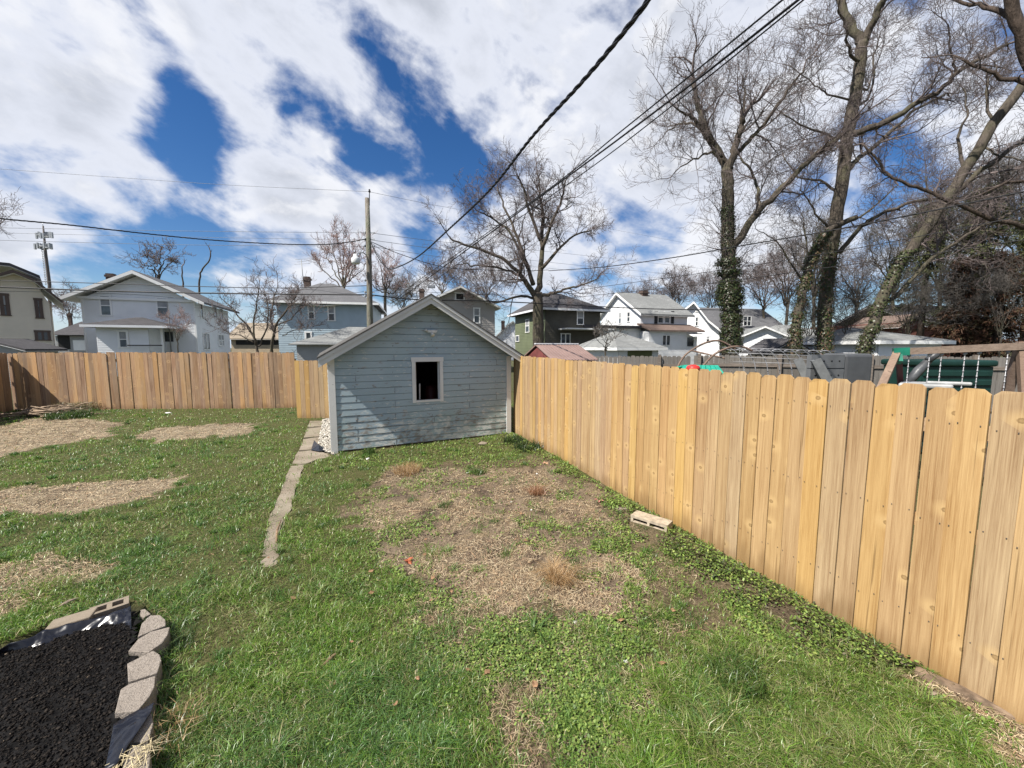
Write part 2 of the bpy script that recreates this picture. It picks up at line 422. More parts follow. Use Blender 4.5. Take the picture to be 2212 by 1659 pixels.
P_BED = gpoly([(-300, 1440), (0, 1392), (100, 1352), (280, 1300), (330, 1320), (368, 1370), (352, 1450), (345, 1500), (330, 1560), (322, 1659), (300, 1800), (-300, 1800)])
P_LUSH = gpoly([(1480, 1440), (1650, 1400), (1800, 1420), (1960, 1470), (2120, 1590), (2260, 1720), (1200, 1760), (1350, 1600)])
# right fence line on the ground: X = FX0 + FXS * Y
def fence_x(y): return 2.74 - 0.391 * (y - 2.18)
def in_shed(x, y):
    u = (x + 3.45) * .899 + (y - 7.285) * .438; v = -(x + 3.45) * .438 + (y - 7.285) * .899
    return (u > -0.02) & (u < 3.79) & (v > -0.02) & (v < 7)

def jit(x, y, a=0.10, s=3.0):
    return x + a * (fbm(x, y, s, 31.0, 3) - .5) * 2, y + a * (fbm(x, y, s, 77.0, 3) - .5) * 2

def masks(x, y):
    jx, jy = jit(x, y, 0.34, 1.6); jx2, jy2 = jit(jx, jy, 0.30, 4.5)
    m = {}
    straw = np.zeros(x.shape)
    for P in (P_FAR_STRAW, P_MID_STRAW, P_NEAR_STRAW): straw = np.maximum(straw, inpoly(jx2, jy2, P))
    m['straw'] = straw
    m['low'] = inpoly(jx2, jy2, P_LOW_DIRT).astype(float)
    kx, ky = jit(x, y, 0.36, 1.7); kx, ky = jit(kx, ky, 0.20, 6)
    m['dirt'] = inpoly(kx, ky, P_DIRT).astype(float)
    m['sparse'] = inpoly(kx, ky, P_SPARSE).astype(float)
    wx, wy = jit(x, y, 0.025, 9)
    m['walk'] = (inpoly(wx, wy, P_WALK) | inpoly(wx, wy, P_SLAB)).astype(float)
    m['gravel'] = inpoly(jx2, jy2, P_GRAVEL).astype(float)
    m['base'] = inpoly(jx2, jy2, P_BASE_DIRT).astype(float)
    m['bed'] = inpoly(x, y, P_BED).astype(float)
    m['lush'] = inpoly(kx, ky, P_LUSH).astype(float)
    fd = (fence_x(y) - x) * 0.931
    m['fband'] = np.clip(1 - np.abs(fd - 0.30 - 0.12 * (fbm(x, y, 1.5, 5) - .5)) / 0.34, 0, 1) * (y > 2.3) * (y < 9.6)
    m['outside'] = ((fd < 0.02) & (y < 9)) | in_shed(x, y)
    return m

# ground mesh: fine in the yard, stretching to the horizon, one sheet
def lines(lo, hi, st, far):
    a = np.arange(lo, hi + 1e-6, st); e = []; q = st * 2; p = hi
    while p < far: p += q; e.append(p); q *= 1.5
    b = []; q = st * 2; p = lo
    while p > -far: p -= q; b.append(p); q *= 1.5
    return np.array(b[::-1] + list(a) + e)
gx = lines(-17.0, 5.0, 0.06, 900); gy = lines(-0.5, 14.5, 0.06, 900)
X, Y = np.meshgrid(gx, gy)
m = masks(X, Y)
bare = np.clip(fbm(X, Y, 2.3, 55) * 1.6 - 0.45, 0, 1)
Z = height(X, Y) - 0.03 * m['walk'] - 0.06 * m['bed'] - 0.02 * m['low']
Z += (m['straw'] + m['low'] + m['dirt']) * 0.06 * (fbm(X, Y, 7, 20, 3) - .5)
Z += 0.035 * m['fband']
C = np.zeros(X.shape + (3,))
def lay(mask, c): C[...] = C * (1 - mask[..., None]) + np.array(c) * mask[..., None]
C[...] = (0.085, 0.092, 0.036)
lay(np.clip(bare, 0, 1) * .5, (0.10, 0.085, 0.042))
lay((np.hypot(X, Y) > 17).astype(float), (0.085, 0.088, 0.045))
v5 = fbm(X, Y, 5.0, 12); v6 = fbm(X, Y, 14.0, 2)
lay(m['sparse'] * .85, (0.15, 0.115, 0.076)); lay(m['sparse'] * np.clip(v5 * 3 - 1.4, 0, 1) * .7, (0.075, 0.056, 0.042))
lay(m['dirt'], (0.185, 0.145, 0.104)); lay(m['dirt'] * np.clip(v5 * 3.4 - 1.5, 0, 1) * .8, (0.075, 0.055, 0.045)); lay(m['dirt'] * np.clip(v6 * 3 - 1.5, 0, 1) * .7, (0.26, 0.20, 0.12))
lay(m['straw'], (0.26, 0.215, 0.155)); lay(m['straw'] * np.clip(v5 * 6 - 3.0, 0, 1) * .85, (0.11, 0.085, 0.06)); lay(m['straw'] * np.clip(v6 * 3 - 1.5, 0, 1) * .6, (0.40, 0.33, 0.215))
lay(m['low'], (0.20, 0.165, 0.105)); lay(m['low'] * np.clip(v5 * 3.2 - 1.4, 0, 1) * .7, (0.085, 0.075, 0.05))
lay(m['base'] * .9, (0.26, 0.20, 0.13)); lay(m['bed'], (0.02, 0.018, 0.016)); lay(m['gravel'] * .8, (0.35, 0.31, 0.25))
ny, nx = X.shape
idx = np.arange(ny * nx).reshape(ny, nx)
quads = np.stack([idx[:-1, :-1], idx[:-1, 1:], idx[1:, 1:], idx[1:, :-1]], -1).reshape(-1, 4)
k = N('soil'); a = k.n('ShaderNodeAttribute'); a.attribute_name = 'col'
nz = k.noise(k.coord(), 45, 6, 0.65); nz2 = k.noise(k.coord(), 9, 5, 0.6)
soil_col = k.mix(k.smooth(nz, 0.3, 0.72), k.mix(1.0, a.outputs[0], (0.5, 0.48, 0.46), 'MULTIPLY'), k.mix(1.0, a.outputs[0], (1.4, 1.38, 1.32), 'MULTIPLY'))
M_SOIL = k.done(soil_col, 0.95, k.math('ADD', nz, nz2), 0.03, 0.9, 0.1)
ground = npmesh('ground', np.stack([X, Y, Z], -1).reshape(-1, 3), None, M_SOIL, col=C.reshape(-1, 3), quads=quads, smooth=True)
tag(ground, 'lawn soil with bare brown patches, reaching out past the houses', 'ground', kind='structure')

# ---- grass blades
def scatter(n, y0, y1, power=1.0):
    """candidates whose density falls with distance, over the part of the yard the photo looks at"""
    u = rng.random(n)
    y = (y0 ** (1 - power) + u * (y1 ** (1 - power) - y0 ** (1 - power))) ** (1 / (1 - power)) if power != 1 else y0 * (y1 / y0) ** u
    x = (rng.random(n) * 2 - 1) * (1.42 * y + 0.5)
    ok = (x > -15.6 + 0) & (x < 4.2)
    return x[ok], y[ok]

def blades(x, y, h, w, lean, col, bend=0.5):
    n = len(x); a = rng.random(n) * 2 * np.pi; b = rng.random(n) * 2 * np.pi
    z = height(x, y) - 0.006
    base = np.stack([x, y, z], -1); side = np.stack([np.cos(a), np.sin(a), 0 * a], -1) * (w / 2)[:, None]
    ld = np.stack([np.cos(b), np.sin(b), 0 * b], -1)
    mid = base + ld * (lean * 0.35)[:, None] * h[:, None]; mid[:, 2] += h * 0.62
    tip = base + ld * (lean * (0.9 + bend * rng.random(n)))[:, None] * h[:, None]; tip[:, 2] += h * (1.0 - 0.35 * np.minimum(lean, 1.6))
    V = np.stack([base - side, base + side, mid + side * .8, mid - side * .8, tip], 1).reshape(-1, 3)
    o = np.arange(n) * 5
    Q = np.stack([o, o + 1, o + 2, o + 3], -1); T = np.stack([o + 3, o + 2, o + 4], -1)
    Cc = np.repeat(col, 5, 0)
    return V, Q, T, Cc

def pal(n, cols, wts):
    i = rng.choice(len(cols), n, p=np.array(wts) / sum(wts)); c = np.array(cols)[i]
    return c * (0.75 + 0.5 * rng.random((n, 1)))

x, y = scatter(560000, 1.25, 14.0, 1.35)
m = masks(x, y); d = np.hypot(x, y)
keep = np.ones(len(x))
thin = np.clip(fbm(x, y, 2.0, 40) * 2.6 - 0.55, 0.25, 1)
keep *= thin
keep *= 1 - m['straw'] * .975; keep *= 1 - m['low'] * .85; keep *= 1 - m['dirt'] * np.where(fbm(x, y, 2.6, 19) > .51, .45, .93); keep *= 1 - m['sparse'] * np.where(m['dirt'] > .5, 0.92 - .62 * (fbm(x, y, 2.6, 19) > .51), 0.84 - 0.5 * (fbm(x, y, 3.5, 9) > .53))
wex, wey = jit(x, y, 0.07, 6)
keep *= 1 - (inpoly(wex, wey, P_WALK) | inpoly(wex, wey, P_SLAB)) * .90; keep *= 1 - m['bed']; keep *= 1 - m['base'] * .92; keep *= 1 - .9 * m['gravel']; keep *= 1 - m['outside']
keep = np.where(m['lush'] * (1 - m['base']) > 0, 1.0 * (1 - m['outside']), keep)
ok = rng.random(len(x)) < keep
x, y, d = x[ok], y[ok], d[ok]; lush = m['lush'][ok]; n = len(x)
tuft = fbm(x, y, 5.0, 60); pt = fbm(x, y, 1.1, 90); right = np.clip((x + 1.2) / 1.5, 0, 1)
h = (0.014 + 0.050 * tuft + 0.10 * np.clip(tuft - .52, 0, 1)) * (0.6 + 0.8 * rng.random(n)) * (1 + 0.6 * lush)
h *= 1.12
w = (0.0028 + 0.0022 * rng.random(n)) * (0.9 + 0.22 * np.maximum(d - 2.5, 0) ** .9)
lean = 0.35 + 1.05 * rng.random(n)
green = pal(n, [(0.110, 0.215, 0.026), (0.150, 0.265, 0.036), (0.070, 0.150, 0.022), (0.21, 0.29, 0.052), (0.25, 0.26, 0.10), (0.40, 0.35, 0.19)], [5, 5, 4, 3.4, 1.8, 1.3])
dry = pal(n, [(0.24, 0.25, 0.10), (0.33, 0.30, 0.15), (0.15, 0.205, 0.052)], [3, 2.4, 5])
cool = pal(n, [(0.085, 0.185, 0.048), (0.12, 0.22, 0.065)], [1, 1])
f = (rng.random(n) < np.clip(fbm(x, y, 1.3, 21) * 2.1 - 0.80, 0.05, 0.62))[:, None]
col = np.where(f, dry, green)
col = np.where(f, dry, green * 1.12)
col = np.where((rng.random(n) < np.clip(pt * 2.4 - 1.15, 0, .8))[:, None], cool, col)
nc = 900
tx, ty = scatter(nc, 1.5, 12, 1.2)
mm = masks(tx, ty); okc = ((mm['straw'] + mm['low'] + mm['walk'] + mm['bed'] + mm['outside'] + mm['base']) < .5) & (rng.random(len(tx)) < np.where(mm['dirt'] > .5, .25, 1))
tx, ty = tx[okc], ty[okc]; per = 46
cxx = np.repeat(tx, per); cyy = np.repeat(ty, per); rr_ = np.repeat(0.03 + 0.07 * rng.random(len(tx)), per)
ang = rng.random(len(cxx)) * 6.28; rq = rr_ * np.sqrt(rng.random(len(cxx)))
x2, y2 = cxx + rq * np.cos(ang), cyy + rq * np.sin(ang); d2 = np.hypot(x2, y2)
h2 = np.repeat(0.05 + 0.055 * rng.random(len(tx)), per) * (.5 + .6 * rng.random(len(cxx)))
tint = np.repeat(pal(len(tx), [(0.10, 0.19, 0.034), (0.07, 0.145, 0.03), (0.14, 0.24, 0.05), (0.20, 0.26, 0.075)], [4, 4, 3, 1]), per, 0) * (.8 + .4 * rng.random((len(cxx), 1)))
x, y, h = np.r_[x, x2], np.r_[y, y2], np.r_[h, h2]; lean = np.r_[lean, .5 + 1.1 * rng.random(len(x2))]
w = np.r_[w, (0.003 + 0.002 * rng.random(len(x2))) * (0.9 + 0.22 * np.maximum(d2 - 2.5, 0) ** .9)]; col = np.concatenate([col, tint])
V, Q, T, Cc = blades(x, y, h, w, lean, col)
M_GRASS = vcol('grass_blade', 0.36, 0.35, 0.5)
grass = npmesh('grass', V, T, M_GRASS, col=Cc, quads=Q)
tag(grass, 'short green lawn grass growing across the yard', 'grass', kind='stuff')

BLK = (G(1362, 1130) + G(1440, 1156)) / 2
# ---- clover and creeping weeds: many small leaflets
x, y = scatter(1300000, 1.4, 10.5, 1.3)
m = masks(x, y)
cl = fbm(x, y, 2.2, 71, 4); cl2 = fbm(x, y, 6.0, 33, 3)
q = 0.75 * np.clip(m['fband'] * 1.3 * np.clip(cl2 * 3 - .75, 0.05, 1), 0, 1) + m['sparse'] * np.clip((cl * .55 + cl2 * .45) * 6.0 - 2.75, 0, 1) * .85 * (y < 6.2) + 0.05 * (x > -1.5) * (cl > .55)
q = np.maximum(q, 0.8 * ((y > 6.4) & (x > -3.0) & (y < 8.9) & (m['dirt'] < .5)) * np.clip(cl2 * 2 - .55, 0, 1))
q *= (1 - m['outside']) * (1 - m['bed']) * (1 - m['walk']) * (1 - .75 * m['base']) * (1 - np.where(fbm(x, y, 2.6, 19) > .51, .35, .92) * m['dirt']) * (np.hypot(x - BLK[0], y - BLK[1]) > .22) * (x > -3.3)
ok = rng.random(len(x)) < q * 0.55
x, y = x[ok], y[ok]; n = len(x); d = np.hypot(x, y)
fb = m['fband'][ok]
r = (0.0045 + 0.0065 * rng.random(n)) * (0.85 + 0.13 * np.maximum(d - 2, 0))
z = height(x, y) + 0.035 * fb + (0.008 + 0.05 * rng.random(n) ** 1.5) * (0.6 + 0.9 * fb)
t1 = rng.normal(0, 0.42, n); t2 = rng.normal(0, 0.42, n); a0 = rng.random(n) * 6.28
V = []
for kk in range(6):
    a = a0 + kk * math.pi / 3
    rr = r * (1.0 if kk % 3 else 0.72)
    V.append(np.stack([x + rr * np.cos(a), y + rr * np.sin(a), z + rr * (t1 * np.cos(a) + t2 * np.sin(a))], -1))
V = np.stack(V, 1).reshape(-1, 3); o = np.arange(n) * 6
Q = np.concatenate([np.stack([o, o + 1, o + 2, o + 3], -1), np.stack([o, o + 3, o + 4, o + 5], -1)])
col = pal(n, [(0.15, 0.225, 0.048), (0.21, 0.29, 0.066), (0.10, 0.165, 0.038), (0.28, 0.33, 0.09), (0.15, 0.13, 0.08)], [5, 4, 4, 1.4, .7])
purple = (fb > .1) & (y < 4.6) & (rng.random(n) < .35)
col = np.where(purple[:, None], pal(n, [(0.075, 0.065, 0.035), (0.05, 0.065, 0.025)], [1, 1]), col)
gc = npmesh('ground_cover', V, None, vcol('weed_leaf', 0.5, 0.3, 0.3), col=np.repeat(col, 6, 0), quads=Q)
tag(gc, 'low clover and creeping weeds along the new fence and bare soil', 'weeds', kind='stuff')

# ---- straw and dead grass lying on the bare patches
x, y = scatter(420000, 1.4, 13.5, 1.3)
m = masks(x, y)
cl = fbm(x, y, 3.0, 15, 3)
q = m['straw'] * .8 + m['low'] * .5 + m['dirt'] * np.clip(cl * 4.5 - 1.6, .05, 1) * .9 + m['sparse'] * .30 * np.clip(cl * 4.5 - 1.9, 0, 1) + .010 + .35 * m['base']
q *= (1 - m['outside']) * (1 - m['bed']) * (1 - .8 * m['walk'])
ok = rng.random(len(x)) < q
x, y = x[ok], y[ok]; n = len(x); d = np.hypot(x, y)
L = 0.02 + 0.085 * rng.random(n) ** 2.2; w = (0.0012 + 0.0016 * rng.random(n)) * (0.9 + 0.20 * np.maximum(d - 2.5, 0))
a = rng.random(n) * 6.28; cv = rng.normal(0, .9, n)
V = []
zz = height(x, y)
for kk, tt in enumerate((-.5, 0.0, .5)):
    ang = a + cv * tt
    cxp, cyp = x + L * tt * np.cos(ang), y + L * tt * np.sin(ang)
    zc = zz + 0.006 + 0.02 * rng.random(n) * (1 if kk != 1 else 1.3)
    sxp, syp = -np.sin(ang) * w / 2, np.cos(ang) * w / 2
    V += [np.stack([cxp - sxp, cyp - syp, zc], -1), np.stack([cxp + sxp, cyp + syp, zc + w * .4], -1)]
V = np.stack(V, 1).reshape(-1, 3); o = np.arange(n) * 6
Q = np.concatenate([np.stack([o, o + 1, o + 3, o + 2], -1), np.stack([o + 2, o + 3, o + 5, o + 4], -1)])
col = pal(n, [(0.44, 0.34, 0.21), (0.58, 0.48, 0.32), (0.32, 0.235, 0.15), (0.20, 0.14, 0.095), (0.46, 0.29, 0.17)], [4, 3, 3, 2, 1])
st = npmesh('straw', V, None, vcol('dry_straw', 0.6, 0.15, 0.25), col=np.repeat(col, 6, 0), quads=Q)
tag(st, 'dry straw and dead grass strewn over bare soil', 'straw', kind='stuff')
# ---------------------------------------------------------------- shed
def clap(mb, to3, z0, z1, lap, span, holes=(), t=0.016, drop=False):
    """lap siding: to3(u, z, out); every board leans out at its bottom edge"""
    cuts = sorted({h[2] for h in holes} | {h[3] for h in holes})
    z = z0
    while z < z1 - 1e-4:
        top = min(z + lap, z1)
        if drop and top - z > .05: cz_ = [top - .017]
        else: cz_ = []
        zs = [z] + sorted([c for c in cuts if z + 1e-4 < c < top - 1e-4] + cz_) + [top]
        for i in range(len(zs) - 1):
            b, e = zs[i], zs[i + 1]; mid = (b + e) / 2
            segs = [(span(b)[0], span(b)[1], span(e)[0], span(e)[1])]
            for h in holes:
                if h[2] < mid < h[3]:
                    s = segs[0]; segs = [(s[0], h[0], s[2], h[0]), (h[1], s[1], h[1], s[3])]
            ob, oe = (t * (1 - .35 * (b - z) / lap), t * (1 - .35 * (e - z) / lap)) if drop else (t * (1 - (b - z) / lap), t * (1 - (e - z) / lap))
            if cz_ and b >= cz_[0] - 1e-6: ob, oe = ob * .6, 0.001
            for a0, b0, a1, b1 in segs:
                if b0 - a0 < 1e-3: continue
                mb.add([to3(a0, b, ob), to3(b0, b, ob), to3(b1, e, oe), to3(a1, e, oe)], [(0, 1, 2, 3)])
                if i == 0: mb.add([to3(a0, b, -0.002), to3(b0, b, -0.002), to3(b0, b, ob), to3(a0, b, ob)], [(0, 1, 2, 3)])
        z = top

class Fr:
    """local frame: u along a front wall, v backwards, z up"""
    def __init__(s, x, y, ang):
        s.o = np.array([x, y, 0.0]); s.ang = ang
        s.U = np.array([math.cos(ang), math.sin(ang), 0]); s.V = np.array([-math.sin(ang), math.cos(ang), 0])
    def p(s, u, v, z): return s.o + s.U * u + s.V * v + np.array([0, 0, z])
    def ax(s): return (s.U, s.V, np.array([0, 0, 1.0]))
    def box(s, mb, u0, u1, v0, v1, z0, z1):
        mb.box(s.p((u0 + u1) / 2, (v0 + v1) / 2, (z0 + z1) / 2), (u1 - u0, v1 - v0, z1 - z0), s.ax())
    def hit(s, px, py, v=None, u=None):
        """(u, z) on the plane v=const, or (v, z) on the plane u=const"""
        r = ray(px, py); n = s.V if v is not None else s.U; q = v if v is not None else u
        e = np.array([0, 0, EYE]) - s.o
        t = (q - e @ n) / (r @ n); P = e + r * t
        return (P @ s.U, P[2]) if v is not None else (P @ s.V, P[2])

M_SHED = None
k = N('shed_paint')
v = k.coord(); tcz = k.n('ShaderNodeSeparateXYZ', i_0=v)
big = k.noise(v, 0.8, 4); low = k.math('SUBTRACT', 1.0, k.smooth(tcz.outputs[2], 0.15, 1.0))
c = k.mix(k.smooth(big, 0.35, 0.65), (0.275, 0.345, 0.39), (0.335, 0.405, 0.44))
grn = k.math('MULTIPLY', k.smooth(k.noise(v, 1.1, 3), 0.42, 0.62), k.math('ADD', k.math('MULTIPLY', low, 0.6), 0.12))
c = k.mix(grn, c, (0.255, 0.335, 0.295))
st = k.noise(k.coord((1.2, 1.2, 9)), 5.0, 6, 0.65)
c = k.mix(k.math('MULTIPLY', k.smooth(st, 0.52, 0.75), 0.35), c, (0.23, 0.25, 0.26))
pn = k.noise(k.coord((1.6, 1.6, 5)), 4.2, 9, 0.72)
amt = k.math('ADD', pn, k.math('MULTIPLY', low, 0.10))
pm = k.smooth(amt, 0.575, 0.605)
c = k.mix(pm, c, k.mix(k.smooth(k.noise(v, 2.6, 5), 0.42, 0.56), (0.22, 0.21, 0.195), (0.50, 0.51, 0.49)))
dots = k.n('ShaderNodeTexVoronoi', i_Vector=k.coord((2.4, 2.4, 7.5)), i_Scale=1.0)
c = k.mix(k.math('MULTIPLY', k.math('SUBTRACT', 1.0, k.smooth(dots.outputs['Distance'], 0.02, 0.05)), 0.7), c, (0.10, 0.10, 0.10))
M_SHED = k.done(c, 0.6, k.math('SUBTRACT', st, k.math('MULTIPLY', pm, 0.4)), 0.004, 0.5, 0.3)
M_TRIM = painted('old_white_paint', (0.60, 0.59, 0.57), (0.24, 0.21, 0.18), 0.045)
M_RAKE = painted('rake_paint', (0.50, 0.50, 0.485), (0.30, 0.27, 0.24), 0.02)
M_SHEDROOF = shingle('shed_shingle', (0.10, 0.095, 0.09))
M_INSIDE = plain('shed_inside_wood', (0.075, 0.055, 0.04), 0.85, 0.4, 5)
M_BLACK = plain('black_plastic', (0.012, 0.013, 0.017), 0.22, 0.3, 8, 0.02, spec=0.6)

S = Fr(-3.45, 7.285, math.atan2(.438, .899))
SWD, SDP, SK = 3.77, 5.6, 0.597
def roofz(u):
    return 1.93 + SK * (min(u, SWD - u) + 0.175)
shed = thing('shed', 'pale blue clapboard shed with peeling paint and one open glassless window', 'shed', S.p(SWD / 2, 0, 0.05), S.ang)
hu0, hz1 = S.hit(896, 781.7, v=0.0); hu1, hz0 = S.hit(950.5, 861.5, v=0.0)
hole = (hu0, hu1, hz0, hz1)
def sspan(z):
    zz = z + 0.085
    if zz < 1.93 + SK * 0.175: return (0.0, SWD)
    q = (zz - 1.93) / SK - 0.175
    return (min(q, SWD / 2), max(SWD - q, SWD / 2))
apex = roofz(SWD / 2)
mb = MB(); clap(mb, lambda u, z, o: S.p(u, -o, z), 0.10, apex - 0.10, 0.133, sspan, [hole], 0.021, True)
mb.cur = 1
for (a, b, c0, c1) in ((0.02, hu0, 0.1, 1.85), (hu1, SWD - 0.02, 0.1, 1.85), (hu0, hu1, 0.1, hz0), (hu0, hu1, hz1, 1.85)):
    S.box(mb, a, b, 0.012, 0.09, c0, c1)
S.box(mb, -0.0, SWD, 0.0, 0.1, -0.06, 0.097)
mb.cur = 2; rs_ = random.Random(4); zr_ = 0.10; row = 0
while zr_ < apex - .25:
    lo_, hi_ = sspan(zr_ + .133)
    free = lambda u: lo_ + .1 < u < hi_ - .1 and not (hu0 - .12 < u < hu1 + .12 and hz0 - .2 < zr_ < hz1 + .15)
    for us in (.42, 1.15, 1.95, 2.75, 3.4):
        u = us + rs_.uniform(-.02, .02)
        if free(u) and rs_.random() < .75:
            hh = rs_.uniform(.008, .035); zc = zr_ + .03; S.box(mb, u, u + rs_.uniform(.005, .011), -.0212, -.012, zc - hh / 2, zc + hh / 2)
    for _ in range(rs_.choice((0, 1, 1, 2))):
        u = rs_.choice((.42, 1.15, 1.95, 2.75, 3.4)) + .03
        if free(u): S.box(mb, u, u + .006, -.0215, -.012, zr_ + .003, zr_ + .113)
    if rs_.random() < .8:        # split, lifted lower edge
        u = rs_.uniform(lo_ + .1, hi_ - .8); L_ = rs_.uniform(.2, .6)
        if free(u) and free(u + L_): S.box(mb, u, u + L_, -.0222, -.015, zr_ + .001, zr_ + .006)
    zr_ += .133
obj('front_wall', mb, [M_SHED, M_INSIDE, plain('siding_gap', (0.11, 0.10, 0.095), .8, .5, 9)], shed)
mb = MB()
clap(mb, lambda u, z, o: S.p(-o, SDP - u, z), 0.10, 1.93, 0.133, lambda z: (0.0, SDP), (), 0.018)
mb.cur = 1; S.box(mb, 0.012, 0.06, 0.1, SDP, 0.05, 1.9)
obj('side_wall', mb, [M_SHED, M_INSIDE], shed)
mb = MB(); clap(mb, lambda u, z, o: S.p(SWD + o, u, z), 0.10, 1.93, 0.133, lambda z: (0.0, SDP), (), 0.018)
mb.cur = 1; S.box(mb, SWD - 0.06, SWD - 0.012, 0.1, SDP, 0.05, 1.9)
obj('side_wall', mb, [M_SHED, M_INSIDE], shed)
mb = MB(); S.box(mb, 0.06, SWD - 0.06, SDP - 0.06, SDP, 0.05, 2.0)
mb.prism([S.p(0, SDP - 0.06, 2.0), S.p(SWD, SDP - 0.06, 2.0), S.p(SWD / 2, SDP - 0.06, apex - 0.1)], S.V * 0.05)
S.box(mb, 0.06, SWD - 0.06, 0.1, SDP - 0.06, 0.02, 0.09)
obj('back_wall', mb, [M_INSIDE], shed)
for side in (0, 1):
    mb = MB()
    f = (lambda u: u) if side == 0 else (lambda u: SWD - u)
    pr = [(-0.20, roofz(-0.20)), (SWD / 2, apex), (SWD / 2, apex - 0.028), (-0.20, roofz(-0.20) - 0.028)]
    poly = [S.p(f(u), -0.355, z) for u, z in pr]
    if side: poly = poly[::-1]
    mb.prism(poly, S.V * (SDP + 0.4))
    obj('roof', mb, M_SHEDROOF, shed)
    for (dz0, dz1, v0, v1, m, nm) in ((0.030, 0.092, -0.345, -0.30, M_RAKE, 'rake_trim'), (0.092, 0.195, -0.325, -0.30, M_RAKE, 'rake_board')):
        mb = MB()
        pr = [(-0.185, roofz(-0.185) - dz0), (SWD / 2, apex - dz0), (SWD / 2, apex - dz1), (-0.185, roofz(-0.185) - dz1)]
        poly = [S.p(f(u), v0, z) for u, z in pr]
        if side: poly = poly[::-1]
        mb.prism(poly, S.V * (v1 - v0)); obj(nm, mb, m, shed)
    mb = MB()
    pr = [(-0.18, roofz(-0.18) - 0.052), (0.0, roofz(0) - 0.052), (0.0, roofz(0) - 0.07), (-0.18, roofz(-0.18) - 0.07)]
    poly = [S.p(f(u), -0.298, z) for u, z in pr]
    if side: poly = poly[::-1]
    mb.prism(poly, S.V * (SDP + 0.2)); obj('soffit', mb, M_RAKE, shed)
for u0, u1 in ((-0.028, 0.085), (SWD - 0.085, SWD + 0.028)):
    mb = MB(); S.box(mb, u0, u1, -0.034, 0.0, 0.04, 1.90)
    if u0 < 0: S.box(mb, -0.036, -0.020, 0.002, 0.10, 0.04, 1.90)
    else: S.box(mb, SWD + 0.02, SWD + 0.036, 0.002, 0.10, 0.04, 1.90)
    obj('corner_board', mb, M_TRIM, shed)
mb = MB(); cw = 0.068
S.box(mb, hu0 - cw, hu0, -0.036, 0.015, hz0 - 0.05, hz1 + 0.002)
S.box(mb, hu1, hu1 + cw, -0.036, 0.015, hz0 - 0.05, hz1 + 0.002)
S.box(mb, hu0 - cw - 0.012, hu1 + cw + 0.012, -0.04, 0.015, hz1 + 0.003, hz1 + 0.095)
S.box(mb, hu0 + 0.001, hu1 - 0.001, -0.03, 0.09, hz0 - 0.045, hz0 - 0.004)
S.box(mb, hu0 + 0.002, hu0 + 0.022, 0.016, 0.09, hz0, hz1); S.box(mb, hu1 - 0.022, hu1 - 0.002, 0.016, 0.09, hz0, hz1)
obj('window_frame', mb, M_TRIM, shed)
# flood lamp
lu, lz = S.hit(931, 718, v=-0.03)
M_LAMP = plain('lamp_grey', (0.62, 0.61, 0.58), 0.5, 0.15)
mb = MB()
mb.prism([S.p(lu - 0.13, -0.022, lz + 0.045), S.p(lu + 0.13, -0.022, lz + 0.045), S.p(lu + 0.10, -0.022, lz - 0.005), S.p(lu - 0.07, -0.022, lz - 0.005)][::-1], -S.V * 0.05)
lamp = obj('flood_lamp', mb, M_LAMP, shed)
mb = MB(); mb.tube([S.p(lu, -0.05, lz), S.p(lu, -0.10, lz - 0.02), S.p(lu + 0.005, -0.15, lz - 0.065)], [0.018, 0.02, 0.045], 12)
mb.tube([S.p(lu - 0.06, -0.05, lz + 0.01), S.p(lu - 0.11, -0.09, lz + 0.035), S.p(lu - 0.13, -0.11, lz + 0.05)], [0.015, 0.016, 0.03], 12)
obj('lamp_head', mb, M_LAMP, lamp)
hku, hkz = S.hit(900, 665, v=-0.02)
mb = MB(); mb.tube([S.p(hku, -0.02, hkz + 0.16), S.p(hku, -0.03, hkz + 0.02), S.p(hku + .01, -0.05, hkz)], 0.006, 6); obj('wire_hook', mb, M_BLACK, shed)
# things seen in the dark through the window
q0 = S.p(hu0 + 0.17, 0.45, 0.10)
mb = MB(); mb.tube([q0, S.p(hu0 + 0.13, 0.18, 1.32)], 0.014, 8); tag(obj('broom_handle', mb, plain('handle_grey', (0.45, 0.43, 0.40))), 'thin grey pole leaning inside the dark shed window', 'pole')
mb = MB(); cc = S.p(hu1 + 0.02, 0.85, 0.10)
mb.lathe(cc, [(0.13, 0), (0.14, 0.02), (0.14, 1.02), (0.10, 1.1), (0.03, 1.13)], 18); tag(obj('red_drum', mb, plain('red_plastic', (0.045, 0.007, 0.006), 0.6)), 'dark red container standing inside the shed behind the window', 'container')

# ---------------------------------------------------------------- new wooden fences
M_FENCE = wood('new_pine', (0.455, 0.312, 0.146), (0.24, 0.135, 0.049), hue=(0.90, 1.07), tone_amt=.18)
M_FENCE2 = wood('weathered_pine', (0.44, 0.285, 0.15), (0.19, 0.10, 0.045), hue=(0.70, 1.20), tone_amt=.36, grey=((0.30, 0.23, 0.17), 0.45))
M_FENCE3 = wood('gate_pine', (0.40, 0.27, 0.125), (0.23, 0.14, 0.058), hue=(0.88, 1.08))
M_RAIL = wood('rail_pine', (0.45, 0.30, 0.16), (0.25, 0.15, 0.07), alongz=False)

